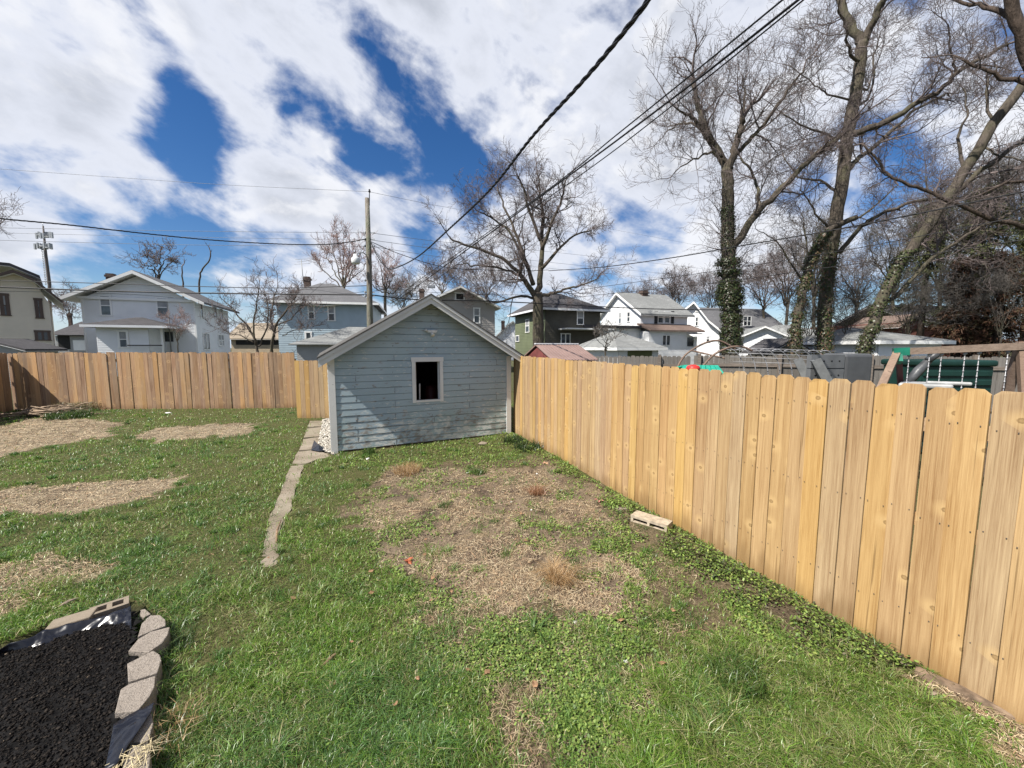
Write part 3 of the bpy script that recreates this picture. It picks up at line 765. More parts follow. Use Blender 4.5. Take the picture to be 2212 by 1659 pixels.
M_NAIL = plain('nail_head', (0.09, 0.075, 0.065), .6)
def picket_mesh(w, h, t, ear, mat, seed):
    rr = random.Random(seed); mb = MB()
    z0 = -0.03; ea = ear * rr.uniform(.8, 1.25); eb = ear * rr.uniform(.8, 1.25)
    prof = [(0.001, z0), (w - 0.001, z0), (w, h - eb), (w - eb, h), (ea, h), (0, h - ea)]
    bow = rr.uniform(-.004, .006)
    n = 6; vs = []
    # slight cup across the board so neighbours catch the light differently
    fr = [(x, -0.0 + bow * (1 - (2 * x / w - 1) ** 2), z) for x, z in prof]
    for zn in (.32, .99, 1.62):
        for xn in (.022, w - .022):
            q_ = rr.uniform(-.006, .006); mb.cur = 1; mb.box((xn + q_, .0035 + max(bow, 0), zn + rr.uniform(-.02, .02)), (.0055, .002, .0055)); mb.cur = 0
    mb.add([(x, y, z) for x, y, z in fr] + [(x, y - t, z) for x, y, z in fr],
           [tuple(range(5, -1, -1)), tuple(range(6, 12))] + [(i, (i + 1) % 6, 6 + (i + 1) % 6, 6 + i) for i in range(6)])
    me = bpy.data.meshes.new('picket'); me.from_pydata(mb.v, [], mb.f); me.materials.append(mat); me.materials.append(M_NAIL); me.polygons.foreach_set('material_index', mb.m); me.update()
    return me

def picket_fence(name, label, a, b, mat, h, pitch=0.1375, group=None, tilt=0.004, dev=0.0, t=0.017, ear=0.028, hv=0.012, seed=1, zoff=0.0, gap=0.004):
    """pickets from a to b (ground points); the smooth face looks to the left of a->b"""
    a, b = np.array(a[:2], float), np.array(b[:2], float)
    L = np.linalg.norm(b - a); ang = math.atan2(b[1] - a[1], b[0] - a[0]); rr = random.Random(seed)
    za = float(slope(a[1])) + zoff
    f = thing(name, label, 'fence', (a[0], a[1], za), ang, group)
    meshes = [picket_mesh(pitch - gap, h + rr.uniform(-hv, hv), t, ear, mat, seed * 10 + i) for i in range(9)]
    n = int(round(L / pitch)); sl = (float(slope(b[1])) - float(slope(a[1]))) / L
    for i in range(n):
        o = bpy.data.objects.new('picket', meshes[rr.randrange(9)]); COL.objects.link(o); o.parent = f
        o.location = (i * pitch, rr.uniform(-dev, dev), sl * i * pitch + rr.uniform(-.006, .006))
        o.rotation_euler = (rr.gauss(0, tilt * .6), rr.gauss(0, tilt * .7), rr.gauss(0, tilt * 3))
    M = WM[f.name]
    P = lambda x, y, z: M @ Vector((x, y, z + sl * x))
    for z in (0.28, 0.95, 1.58):
        mb = MB(); mb.bar(P(-0.02, -0.043, z), P(L, -0.043, z), 0.038, 0.085); obj('rail', mb, M_RAIL, f)
    x = 0.3
    while x < L:
        mb = MB(); mb.bar(P(x, -0.115, -0.1), P(x, -0.115, h - 0.12), 0.09, 0.09, up=(0, 1, 0)); obj('post', mb, M_RAIL, f); x += 2.4
    return f

FX = lambda y: fence_x(y)
# right fence: the face towards the yard lies left of the direction near -> far
y0 = 2.18 - 12 * 0.1278; y1 = 2.18 + 54 * 0.1278
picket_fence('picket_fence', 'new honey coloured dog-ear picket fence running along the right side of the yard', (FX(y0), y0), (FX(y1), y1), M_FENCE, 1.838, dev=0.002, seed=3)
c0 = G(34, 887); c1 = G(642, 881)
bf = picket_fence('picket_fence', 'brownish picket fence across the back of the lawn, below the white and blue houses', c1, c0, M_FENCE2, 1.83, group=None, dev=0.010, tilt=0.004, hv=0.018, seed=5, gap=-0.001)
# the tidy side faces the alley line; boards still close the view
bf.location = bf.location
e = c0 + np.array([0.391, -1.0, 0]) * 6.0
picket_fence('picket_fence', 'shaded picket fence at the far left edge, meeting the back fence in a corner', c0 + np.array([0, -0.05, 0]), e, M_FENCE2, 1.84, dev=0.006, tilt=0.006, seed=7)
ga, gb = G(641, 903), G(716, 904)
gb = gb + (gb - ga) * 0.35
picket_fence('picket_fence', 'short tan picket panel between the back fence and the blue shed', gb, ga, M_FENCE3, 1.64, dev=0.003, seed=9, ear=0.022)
# ---------------------------------------------------------------- paving, garden bed and small things on the ground
def Pz(px, py, z):
    r = ray(px, py); return r * ((z - EYE) / r[2]) + np.array([0, 0, EYE])
def bevel(o, w=0.008, seg=2):
    b = o.modifiers.new('bevel', 'BEVEL'); b.width = w; b.segments = seg; b.limit_method = 'ANGLE'; return o

k = N('old_concrete'); v = k.coord()
a1 = k.noise(v, 3, 6, 0.6); a2 = k.noise(v, 60, 4, 0.7); a3 = k.noise(v, 1.2, 4)
c = k.ramp(a1, [(0.25, (0.14, 0.112, 0.08)), (0.5, (0.225, 0.185, 0.14)), (0.8, (0.31, 0.265, 0.21))])
c = k.mix(k.math('MULTIPLY', k.smooth(a2, 0.5, 0.75), 0.5), c, (0.17, 0.15, 0.12))
c = k.mix(k.math('MULTIPLY', k.smooth(a3, 0.5, 0.7), 0.35), c, (0.20, 0.19, 0.13))
M_CONC = k.done(c, 0.9, k.math('ADD', a1, a2), 0.006, 0.7, 0.15)
k = N('block_stone'); v = k.coord()
a1 = k.noise(v, 5, 6, 0.65); a2 = k.noise(v, 70, 4, 0.7)
c = k.ramp(a1, [(0.25, (0.21, 0.18, 0.15)), (0.55, (0.30, 0.26, 0.22)), (0.8, (0.37, 0.33, 0.28))])
c = k.mix(k.math('MULTIPLY', k.smooth(a2, 0.50, 0.68), 0.7), c, (0.15, 0.125, 0.10))
M_BLOCK = k.done(c, 0.9, k.math('ADD', k.math('MULTIPLY', a1, 1.2), a2), 0.016, 0.9, 0.15)

mb = MB()
walk_px = [WALK_PX,
           [(631, 1000), (644, 975), (682, 972), (700, 977), (718, 988), (688, 990), (660, 1001)],
           [(646, 972), (655, 948), (690, 944), (694, 962), (686, 970)],
           [(656, 945), (663, 925), (695, 922), (691, 942)], [(664, 922), (669, 909), (704, 908), (697, 920)]]
for poly in walk_px:
    if False: poly = [(x_ * .72 + .28 * float(np.interp(y_, (1000, 1066, 1130, 1225), (645, 627, 600, 578))), y_) for x_, y_ in poly]
    P = [G(*q) for q in poly]
    jx = []
    for i in range(len(P)):
        a_, b_ = P[i], P[(i + 1) % len(P)]
        for tt in (0, .33, .66):
            q = a_ + (b_ - a_) * tt + np.array([R.uniform(-.015, .015), R.uniform(-.02, .02), 0]) * (tt > 0)
            q[2] = float(slope(q[1])) - 0.004; jx.append(q)
    if np.cross(jx[1] - jx[0], jx[4] - jx[0])[2] < 0: pass
    area = sum(jx[i][0] * jx[(i + 1) % len(jx)][1] - jx[(i + 1) % len(jx)][0] * jx[i][1] for i in range(len(jx)))
    if area < 0: jx = jx[::-1]
    mb.prism([q - np.array([0, 0, 0.06]) for q in jx], (0, 0, 0.06))
path = obj('path', mb, M_CONC); tag(path, 'narrow broken concrete path leading to the shed', 'path', kind='structure')

# pebbles beside the shed
def shards(n, cx, cy, cz, r, flat, seed, col):
    g = np.random.default_rng(seed)
    base = np.array([(1, 0, 0), (-1, 0, 0), (0, 1, 0), (0, -1, 0), (0, 0, 1), (0, 0, -1)], float)
    tri = np.array([(0, 2, 4), (2, 1, 4), (1, 3, 4), (3, 0, 4), (2, 0, 5), (1, 2, 5), (3, 1, 5), (0, 3, 5)])
    sc = np.stack([r * (0.6 + .8 * g.random(n)), r * (0.5 + .6 * g.random(n)), r * flat * (0.5 + g.random(n))], -1)
    an = g.random(n) * 6.28; ti = g.normal(0, .35, n)
    p = base[None] * sc[:, None] + g.normal(0, .12, (n, 6, 3)) * sc[:, None]
    ca, sa, ct, s_t = np.cos(an)[:, None], np.sin(an)[:, None], np.cos(ti)[:, None], np.sin(ti)[:, None]
    x_, z_ = p[..., 0] * ct - p[..., 2] * s_t, p[..., 0] * s_t + p[..., 2] * ct
    X_, Y_ = x_ * ca - p[..., 1] * sa, x_ * sa + p[..., 1] * ca
    V = np.stack([X_ + cx[:, None], Y_ + cy[:, None], z_ + cz[:, None]], -1).reshape(-1, 3)
    T = (tri[None] + (np.arange(n) * 6)[:, None, None]).reshape(-1, 3)
    return V, T, np.repeat(col, 6, 0)
gp = rng.random((9000, 2)); lo = np.array(P_GRAVEL).min(0) - .1; hi = np.array(P_GRAVEL).max(0) + .1
gp = lo + gp * (hi - lo); gp = gp[inpoly(gp[:, 0], gp[:, 1], P_GRAVEL)][:1500]
n = len(gp)
V, T, Cc = shards(n, gp[:, 0], gp[:, 1], height(gp[:, 0], gp[:, 1]) + 0.012 + .02 * rng.random(n), 0.026, .7, 4, pal(n, [(0.42, 0.385, 0.33), (0.30, 0.265, 0.22), (0.5, 0.47, 0.42)], [3, 2, 2]))
tag(npmesh('gravel', V, T, vcol('pebble', 0.8, 0.0), col=Cc), 'pale gravel strip between the path and the shed', 'gravel', kind='stuff')

# --- raised bed at the lower left: mulch, sheet plastic, edging blocks
bx = np.arange(-5.0, -1.2, 0.035); by = np.arange(0.6, 3.2, 0.035)
P_MULCH = [tuple(Pz(*q, 0.08)[:2]) for q in [(-500, 1560), (-120, 1430), (0, 1410), (150, 1368), (272, 1316), (290, 1340), (276, 1400), (282, 1440), (262, 1500), (240, 1560), (240, 1659), (225, 1800), (-500, 1900)]]
BX, BY = np.meshgrid(bx, by)
ins = inpoly(BX, BY, P_MULCH)
mz = 0.085 + 0.05 * (fbm(BX, BY, 1.6, 4, 3) - .5) + 0.03 * (fbm(BX, BY, 9, 14, 3) - .5)
ny, nx = BX.shape; idx = np.arange(ny * nx).reshape(ny, nx)
cell = ins[:-1, :-1] | ins[1:, 1:] | ins[:-1, 1:] | ins[1:, :-1]
q = np.stack([idx[:-1, :-1], idx[:-1, 1:], idx[1:, 1:], idx[1:, :-1]], -1)[cell]
M_MULCH = plain('dark_mulch', (0.010, 0.0095, 0.0095), 0.95, 0.5, 30, 0.03, 0.08)
used = np.unique(q); re = np.full(ny * nx, -1); re[used] = np.arange(len(used))
mv = np.stack([BX, BY, mz], -1).reshape(-1, 3)[used]
tag(npmesh('mulch_bed', mv, None, M_MULCH, quads=re[q], smooth=True), 'black mulch filling the raised garden bed', 'mulch', kind='stuff')
n = 110000
cx = bx[0] + rng.random(n) * (bx[-1] - bx[0]); cy = by[0] + rng.random(n) * (by[-1] - by[0])
ok = inpoly(cx, cy, P_MULCH); cx, cy = cx[ok], cy[ok]; n = len(cx)
cz = 0.085 + 0.05 * (fbm(cx, cy, 1.6, 4, 3) - .5) + 0.03 * (fbm(cx, cy, 9, 14, 3) - .5) + 0.008 * rng.random(n)
V, T, Cc = shards(n, cx, cy, cz, (0.003 + 0.009 * rng.random(n) ** 2.5), .4, 5, pal(n, [(0.015, 0.012, 0.010), (0.026, 0.021, 0.017), (0.008, 0.007, 0.007), (0.12, 0.095, 0.07)], [6, 3, 4, .05]))
tag(npmesh('mulch_chips', V, T, vcol('mulch_chip', 0.85, 0.0, 0.12), col=Cc), 'loose black bark chips on the garden bed', 'mulch', kind='stuff')

def zq(zx, zy): return zx * .2929, 1188 + zy * .2929
BL = [('stone_block', 'rounded end block at the top of the curved row of edging stones', [(1015, 640), (1030, 590), (1045, 540), (1110, 480), (1180, 478), (1220, 512), (1222, 556), (1110, 598)], .105),
      ('stone_block', 'second edging stone from the top, its pale inner side showing above the mulch', [(945, 745), (1020, 655), (1112, 602), (1252, 565), (1240, 622), (1195, 685), (1098, 752)], .115),
      ('stone_block', 'five sided middle edging stone in the row beside the black mulch', [(938, 838), (1010, 802), (1130, 740), (1180, 770), (1190, 812), (1160, 903), (945, 972)], .12),
      ('stone_block', 'long edging stone whose lower tip lies under the shiny plastic strip', [(890, 1025), (950, 988), (1147, 924), (1140, 1010), (1100, 1082), (1015, 1185), (900, 1196), (845, 1205)], .12),
      ('stone_block', 'narrow edging stone beyond the plastic strip, with bare top', [(1118, 1200), (1130, 1282), (1097, 1400), (1040, 1418), (955, 1420), (1040, 1290)], .11),
      ('stone_block', 'lowest edging stone, half covered by pale straw', [(950, 1440), (1105, 1436), (1112, 1500), (1095, 1700), (880, 1720), (915, 1540)], .12)]
for nm, lb, pl, zt in BL:
    P = [Pz(*zq(*p), zt) for p in pl]
    ar = sum(P[i][0] * P[(i + 1) % len(P)][1] - P[(i + 1) % len(P)][0] * P[i][1] for i in range(len(P)))
    if ar < 0: P = P[::-1]
    P = [p * 1 for p in P]; tl = R.uniform(-.02, .02)
    ctr = sum(P) / len(P)
    P = [p + np.array([0, 0, (p[0] - ctr[0]) * tl]) for p in P]
    mb = MB(); mb.prism([p - np.array([0, 0, zt + .03]) for p in P], (0, 0, zt + .03))
    o = obj(nm, mb, M_BLOCK); bevel(o, 0.005); tag(o, lb, 'stone block', 'edging stones along the garden bed')
frag = [Pz(*zq(*p), .07) for p in [(1035, 440), (1070, 432), (1115, 470), (1060, 497), (1030, 480)]][::-1]
mb = MB(); mb.prism([p - np.array([0, 0, .09]) for p in frag], (0, 0, .09))
tag(bevel(obj('stone_fragment', mb, M_BLOCK), .006), 'small broken stone chip above the rounded end block', 'stone')

def cinder(name, label, a, b, depth, hgt, z, cat, open_top=True, group=None, mat=None):
    """hollow block lying with its long edge from a to b; two cores"""
    a, b = np.array(a, float), np.array(b, float); L = np.linalg.norm((b - a)[:2]); ang = math.atan2(b[1] - a[1], b[0] - a[0])
    f = Fr(a[0], a[1], ang); mb = MB(); w = 0.03
    if open_top:
        f.box(mb, 0, L, 0, w, z, z + hgt); f.box(mb, 0, L, depth - w, depth, z, z + hgt)
        for u in (0, L / 2 - w / 2, L - w): f.box(mb, u, u + w, w, depth - w, z, z + hgt - .001)
    else:
        f.box(mb, 0, L, 0, depth, z + hgt - w, z + hgt); f.box(mb, 0, L, 0, depth, z, z + w)
        for u in (0, L / 2 - w / 2, L - w): f.box(mb, u + .001, u + w - .001, 0.001, depth - .001, z + w, z + hgt - w)
        f.box(mb, w, L - w, depth - .02, depth - .004, z + w, z + hgt - w)
    return tag(obj(name, mb, mat or M_CONC), label, cat, group)
p0, p1 = Pz(*zq(650, 490), .12), Pz(*zq(950, 392), .12)
cinder('cinder_block', 'hollow concrete block with open core at the back corner of the mulch bed', p0, p1, .13, .15, -.03, 'cinder block')
p0, p1 = Pz(*zq(290, 605), .10), Pz(*zq(640, 500), .12)
mb = MB(); mb.bar(p0 + [0, .06, -.05], p1 + [0, .06, -.05], .13, .12); tag(bevel(obj('concrete_block', mb, M_CONC), .008), 'plain grey concrete block left of the hollow one, behind the plastic edge', 'concrete block')
a_, b_ = G(1362, 1130), G(1440, 1156)
cinder('cinder_block', 'grey half-height hollow block lying on its side in weeds by the picket fence', a_, b_, .17, .10, a_[2] + .004, 'cinder block', open_top=False, mat=plain('tan_block', (0.36, 0.30, 0.225), .9, .25, 25, .01, .1))

def sheet(name, label, px, z, mat, nz=7, amp=.02, edge_drop=0.0, seed=3, cat='plastic sheet'):
    """crumpled plastic laid as a strip between two pixel polylines"""
    top, bot = px; g = np.random.default_rng(seed)
    def lerp(pl, t):
        t = t * (len(pl) - 1); i = min(int(t), len(pl) - 2); f = t - i
        return np.array(pl[i]) * (1 - f) + np.array(pl[i + 1]) * f
    nu = 40; V = []
    for i in range(nu + 1):
        a, b = lerp(top, i / nu), lerp(bot, i / nu)
        for j in range(nz + 1):
            q = a + (b - a) * j / nz
            zz = z[0] + (z[1] - z[0]) * j / nz
            P = Pz(q[0], q[1], zz)
            P[2] += amp * (float(fbm(np.array([P[0] + P[1] * .7]), np.array([P[1] * .5]), 14, seed, 3)[0]) - .4) * 2
            V.append(P)
    mb = MB(); mb.smooth = True
    mb.add(V, [(i * (nz + 1) + j, i * (nz + 1) + j + 1, (i + 1) * (nz + 1) + j + 1, (i + 1) * (nz + 1) + j) for i in range(nu) for j in range(nz)])
    o = obj(name, mb, mat); s = o.modifiers.new('thick', 'SOLIDIFY'); s.thickness = .002
    return tag(o, label, cat)
k = N('shiny_film'); nn = k.noise(k.coord((1, 1, 1)), 5, 2, .5, 1.0)
M_FILM = k.done((0.010, 0.011, 0.016), 0.24, nn, 0.06, 0.8, 0.4)
sheet('plastic_sheet', 'glossy crumpled black plastic folded over the back edge of the bed',
      ([zq(-60, 770), zq(60, 700), zq(250, 640), zq(320, 600), zq(480, 555), zq(630, 520), zq(800, 480), zq(965, 412)], [zq(-60, 800), zq(60, 770), zq(200, 745), zq(300, 720), zq(480, 650), zq(640, 610), zq(800, 570), zq(970, 640)]), (.13, .07), M_FILM)
sheet('plastic_sheet', 'flat dull strip of black plastic crossing the lower edging stones',
      ([zq(840, 1290), zq(900, 1250), zq(1010, 1190), zq(1140, 1125)][::-1], [zq(770, 1640), zq(870, 1590), zq(960, 1440), zq(1115, 1205)][::-1]), (.135, .13), M_FILM, 8, .012, seed=8)

# --- odds and ends
M_BARK = plain('bark_brown', (0.20, 0.13, 0.08), 0.85, 0.4, 20, .01)
M_DEAD = plain('dead_wood', (0.26, 0.20, 0.15), 0.85, 0.45, 18, .01)
def stick(label, p, q, r=.012, mat=None, name='stick'):
    a, b = G(*p, .015), G(*q, .02); m_ = (a + b) / 2 + np.array([R.uniform(-.02, .02), R.uniform(-.02, .02), .012])
    mb = MB(); mb.tube([a, (a + m_) / 2, m_, b], [r * .7, r, r * 1.1, r * .4], 7); return tag(obj(name, mb, mat or M_BARK), label, 'stick')
stick('short brown stick lying in the open grass in front', (688, 1448), (735, 1407), .011)
stick('thin brown stick resting on the narrow concrete path', (597, 1172), (607, 1123), .012)
stick('pale bare stick lying beside the lower dirt patch', (126, 1312), (178, 1290), .014, M_DEAD)
stick('slender dry twig lying in the weeds below the cinder block', (1560, 1420), (1600, 1350), .006, M_DEAD)
k0 = G(690, 968)
mb = MB(); V = []
for i, (qx, qy, zz) in enumerate([(672, 973, .01), (679, 961, .10), (686, 967, .06), (698, 970, .05), (708, 975, .015), (690, 977, .02)]): V.append(G(qx, qy) + [0, 0, zz])
c_ = sum(V) / 6 + np.array([0, 0, .05]); mb.add(V + [c_], [(i, (i + 1) % 6, 6) for i in range(6)]); mb.add([v_ - [0, 0, .012] for v_ in V], [(5, 4, 3, 2, 1, 0)])
tag(obj('plastic_scrap', mb, M_BLACK), 'crumpled black plastic scrap on the path slab by the shed corner', 'scrap')
def rock(name, label, p, s, mat, cat='stone', seed=1):
    rr = random.Random(seed); c_ = G(*p); mb = MB(); mb.smooth = True
    n_, m_ = 12, 6; V = []
    for j in range(m_ + 1):
        ph = math.pi * j / m_
        for i in range(n_):
            th = 2 * math.pi * i / n_; q = 1 + .18 * math.sin(3 * th + seed) * math.sin(2 * ph) + rr.uniform(-.06, .06)
            V.append(c_ + np.array([s[0] * q * math.sin(ph) * math.cos(th), s[1] * q * math.sin(ph) * math.sin(th), s[2] * (.45 + .8 * q * math.cos(ph))]))
    mb.add(V, [(j * n_ + i, j * n_ + (i + 1) % n_, (j + 1) * n_ + (i + 1) % n_, (j + 1) * n_ + i) for j in range(m_) for i in range(n_)])
    return tag(obj(name, mb, mat), label, cat)
rock('stone', 'pale flat stone at the foot of the shed wall near the fence', (1043, 960), (.10, .07, .045), M_CONC, seed=2)
rock('stone', 'small white pebble lying below the shed window wall in grass', (795, 992), (.03, .05, .02), M_TRIM, seed=3)
rock('stone', 'white litter-like stone far out on the green lawn near the back fence', (364, 893), (.10, .05, .03), M_TRIM, seed=4)
rock('stone', 'bare grey stone in weeds just above the cinder block', (1350, 1102), (.13, .07, .03), M_CONC, seed=5)
for i, (px_, py_, s_) in enumerate([(1010, 1022, .02), (1160, 1024, .02), (1105, 1085, .018), (1148, 1102, .014), (1242, 1345, .02), (1352, 1430, .02), (1213, 1060, .018), (905, 1320, .016)]):
    o = rock('pebble', 'small whitish pebble on the bare soil in front of the shed', (px_, py_), (s_, s_ * .8, s_ * .6), M_TRIM, 'pebble', 20 + i); o['group'] = 'white pebbles on the bare soil'
def leaf(label, p, s, c, seed):
    rr = random.Random(seed); c_ = G(*p, .03); mb = MB()
    V = [c_ + np.array([s * math.cos(a) * (1 if i % 2 else .55), s * math.sin(a) * (1 if i % 2 else .55), rr.uniform(-.02, .03)]) for i, a in enumerate(np.arange(10) * .628)]
    mb.add(V + [c_], [(i, (i + 1) % 10, 10) for i in range(10)])
    o = obj('fallen_leaf', mb, plain('leaf_' + str(seed), c, .7, .3, 20)); s2 = o.modifiers.new('thick', 'SOLIDIFY'); s2.thickness = .001; return tag(o, label, 'leaf')
leaf('rusty red fallen leaf on the left part of the bare soil', (882, 1211), .05, (0.32, 0.09, 0.04), 1)
leaf('pinkish brown fallen leaf near the fence above the cinder block', (1294, 1081), .07, (0.35, 0.15, 0.12), 2)
leaf('tan fallen leaf in clover at the far end of the fence', (1178, 1000), .07, (0.42, 0.26, 0.16), 3)

def tuftmesh(name, label, p, n, h, spread, cols, lean=(.2, 1.0), w=.005, cat='weed', group=None, dirn=None):
    c_ = G(*p); a = rng.random(n) * 6.28; r_ = spread * np.sqrt(rng.random(n))
    x = c_[0] + r_ * np.cos(a); y = c_[1] + r_ * np.sin(a)
    V, Q, T, Cc = blades(x, y, h * (.5 + .6 * rng.random(n)), np.full(n, w) * (.7 + .6 * rng.random(n)), lean[0] + (lean[1] - lean[0]) * rng.random(n), pal(n, cols, [1] * len(cols)))
    o = npmesh(name, V, T, M_GRASS, col=Cc, quads=Q)
    me = o.data; z0 = float(V[:, 2].min()); me.transform(Matrix.Translation((-c_[0], -c_[1], -z0))); o.location = (c_[0], c_[1], z0)
    return tag(o, label, cat, group)
GR = [(0.05, 0.10, 0.02), (0.07, 0.13, 0.028), (0.10, 0.15, 0.04)]; DG = [(0.03, 0.06, 0.02), (0.04, 0.075, 0.022)]; TN = [(0.42, 0.28, 0.14), (0.34, 0.21, 0.10), (0.5, 0.36, 0.2)]
tuftmesh('grass_tuft', 'tuft of tall grass against the foot of the shed front', (797, 981), 160, .17, .12, GR, w=.008)
tuftmesh('grass_tuft', 'dark green tuft in the corner where shed and fence meet', (1108, 957), 260, .22, .22, DG, w=.010)
tuftmesh('grass_tuft', 'dark leafy tuft along the fence a little nearer than the shed corner', (1140, 972), 300, .22, .28, DG, w=.010)
tuftmesh('grass_tuft', 'small green tuft growing at the top of the bare soil patch', (1032, 1024), 120, .14, .10, GR, w=.006)
tuftmesh('grass_tuft', 'thin upright green tuft on the left middle of the bare soil', (960, 1098), 90, .12, .08, GR, w=.005)
tuftmesh('dead_clump', 'orange tan fan of dead grass with dark hollow on the bare soil', (1205, 1255), 420, .20, .10, TN, (.9, 1.7), .004, 'dead grass')
tuftmesh('dead_clump', 'tan clump of dead grass at the top left rim of the bare soil', (880, 1022), 360, .22, .20, TN, (.5, 1.5), .006, 'dead grass')
tuftmesh('dead_clump', 'reddish dead grass clump in the middle right of the bare soil', (1160, 1066), 260, .16, .12, [(0.36, 0.20, 0.11), (0.3, 0.16, 0.09)], (.6, 1.6), .005, 'dead grass')
tuftmesh('spiky_weed', 'spiky blade-leaved weed growing against the fence boards', (1697, 1228), 16, .20, .05, GR, (.1, .7), .014)
tuftmesh('rosette_weed', 'flat pale green rosette weed in the middle of the weedy grass', (1157, 1368), 46, .11, .03, [(0.13, 0.2, 0.05), (0.09, 0.16, 0.04)], (1.2, 1.8), .013)
tuftmesh('grass_tuft', 'lush bright grass tuft left of the dirt strip by the fence', (1590, 1475), 420, .16, .16, GR, (.2, .9), .005)
tuftmesh('grass_tuft', 'yellow green tuft of long grass at the edge of the lower dirt patch', (100, 1283), 180, .13, .16, [(0.2, 0.26, 0.05), (0.13, 0.2, 0.04)], (.6, 1.6), .006)
tuftmesh('grass_tuft', 'long dark green grass hanging beside the row of edging stones', (362, 1400), 260, .15, .16, DG + GR, (.4, 1.3), .004)
tuftmesh('grass_tuft', 'tan and green grass growing at the outer side of the lowest edging stones', (352, 1600), 320, .14, .16, TN + GR, (.3, 1.2), .004)
tuftmesh('grass_tuft', 'grass growing in the gap between the hollow block and the rounded stone', (296, 1360), 90, .12, .05, GR, (.2, .9), .005)

# straw lying on the lowest stone
c_ = Pz(*zq(1010, 1500), .13); mb = MB()
for i in range(46):
    a = R.uniform(0, 6.28); L = R.uniform(.03, .09); o_ = c_ + np.array([R.uniform(-.05, .07), R.uniform(-.09, .06), R.uniform(.0, .012)])
    dv = np.array([math.cos(a), math.sin(a), R.uniform(-.05, .1)]) * L; mb.tube([o_ - dv, o_, o_ + dv], [.0012, .0016, .001], 4)
tag(obj('straw_wisp', mb, plain('straw_pale', (0.58, 0.49, 0.30), .6, .2)), 'wisp of pale straw lying on the lowest edging stone', 'straw')

# brush pile by the back fence
c_ = G(122, 897); mb = MB()
for i in range(70):
    a = R.gauss(0.05, .35); L = R.uniform(.35, 1.0); o_ = c_ + np.array([R.gauss(-.15, .45), R.gauss(0, .28), 0]); zz = .04 + .26 * R.random() * math.exp(-((o_[0] - c_[0]) / .8) ** 2)
    o_[2] += zz; dv = np.array([math.cos(a), math.sin(a) * .7, R.gauss(.06, .10)]) * L / 2
    rr_ = R.uniform(.008, .024); mb.tube([o_ - dv, o_ + [0, 0, R.uniform(-.02, .03)], o_ + dv], [rr_, rr_, rr_ * .5], 6)
tag(obj('brush_pile', mb, plain('grey_brush', (0.25, 0.185, 0.13), .9, .5, 6)), 'pile of cut branches at the left end of the back fence', 'brush pile')
tuftmesh('dead_clump', 'heap of dry grass cuttings at the right of the brush pile', (178, 886), 700, .42, .50, [(0.24, 0.20, 0.12), (0.12, 0.14, 0.05), (0.3, 0.25, 0.16)], (.6, 1.7), .010, 'dead grass')
tuftmesh('grass_tuft', 'rank green grass in front of the brush pile', (150, 902), 600, .28, .5, DG + GR, (.4, 1.4), .012)
# landscape timber along the foot of the fence, lower right
a_, b_ = G(1975, 1452), G(2300, 1600)
mb = MB(); mb.bar(a_ + [0, 0, .012], b_ + [0, 0, .012], .075, .05); tag(bevel(obj('landscape_timber', mb, plain('rotten_timber', (0.17, 0.12, 0.08), .95, .5, 14, .03, stretch=(1, 1, 1))), .015), 'half buried rotten timber along the fence foot at lower right', 'timber')
for i in range(10):
    f_ = R.random(); p_ = (1960 + 270 * f_ + R.uniform(-25, 15), 1478 + 120 * f_ + R.uniform(-10, 22))
    o = rock('wood_chip', 'small pale wood chip in the dirt strip by the fence foot', p_, (R.uniform(.02, .05), .015, .008), M_DEAD, 'wood chip', 60 + i); o['group'] = 'wood chips along the fence foot'

M_LEAFB = plain('dry_leaf', (0.24, 0.14, 0.075), .8, .4, 12)
for i in range(34):
    px_, py_ = R.uniform(380, 1750), R.uniform(1040, 1600)
    p_ = G(px_, py_)
    if (fence_x(p_[1]) - p_[0]) < .25: continue
    c_ = p_ + np.array([0, 0, .045]); s_ = R.uniform(.012, .026); mb = MB(); th = R.uniform(0, 6.28)
    V = [c_ + np.array([s_ * (1.5 if j % 3 == 0 else .8) * math.cos(th + j * 1.047), s_ * (1.0 if j % 3 == 0 else .7) * math.sin(th + j * 1.047), R.uniform(-.008, .012)]) for j in range(6)]
    mb.add(V + [c_], [(j, (j + 1) % 6, 6) for j in range(6)]); o = obj('fallen_leaf', mb, M_LEAFB); s2 = o.modifiers.new('thick', 'SOLIDIFY'); s2.thickness = .001
    tag(o, 'small curled dry brown leaf lying in the lawn', 'leaf', 'dry leaves scattered over the lawn')
# ---------------------------------------------------------------- houses beyond the fences
M_ROOF = shingle('grey_shingle', (0.13, 0.13, 0.135)); M_ROOFD = shingle('dark_shingle', (0.075, 0.072, 0.075)); M_ROOFG = shingle('pale_shingle', (0.22, 0.225, 0.22)); M_ROOFB = shingle('brown_shingle', (0.17, 0.125, 0.105)); M_ROOFT = shingle('tan_shingle', (0.30, 0.25, 0.19))
M_WHITE = painted('white_siding', (0.70, 0.71, 0.72), var=.05); M_WTRIM = painted('white_trim', (0.74, 0.74, 0.73), var=.04); M_LILAC = painted('pale_and_shade_siding', (0.67, 0.68, 0.70), var=.05)
M_CREAM = painted('cream_siding', (0.60, 0.545, 0.455), var=.05); M_BROWN = painted('brown_trim', (0.085, 0.06, 0.05)); M_BLUE = painted('blue_siding', (0.34, 0.42, 0.47), var=.07)
M_TAUPE = painted('taupe_siding', (0.36, 0.34, 0.32), var=.06); M_GREEN = painted('green_siding', (0.135, 0.155, 0.09), var=.1); M_DKBROWN = painted('dark_and_shade_siding', (0.075, 0.07, 0.055), var=.15)
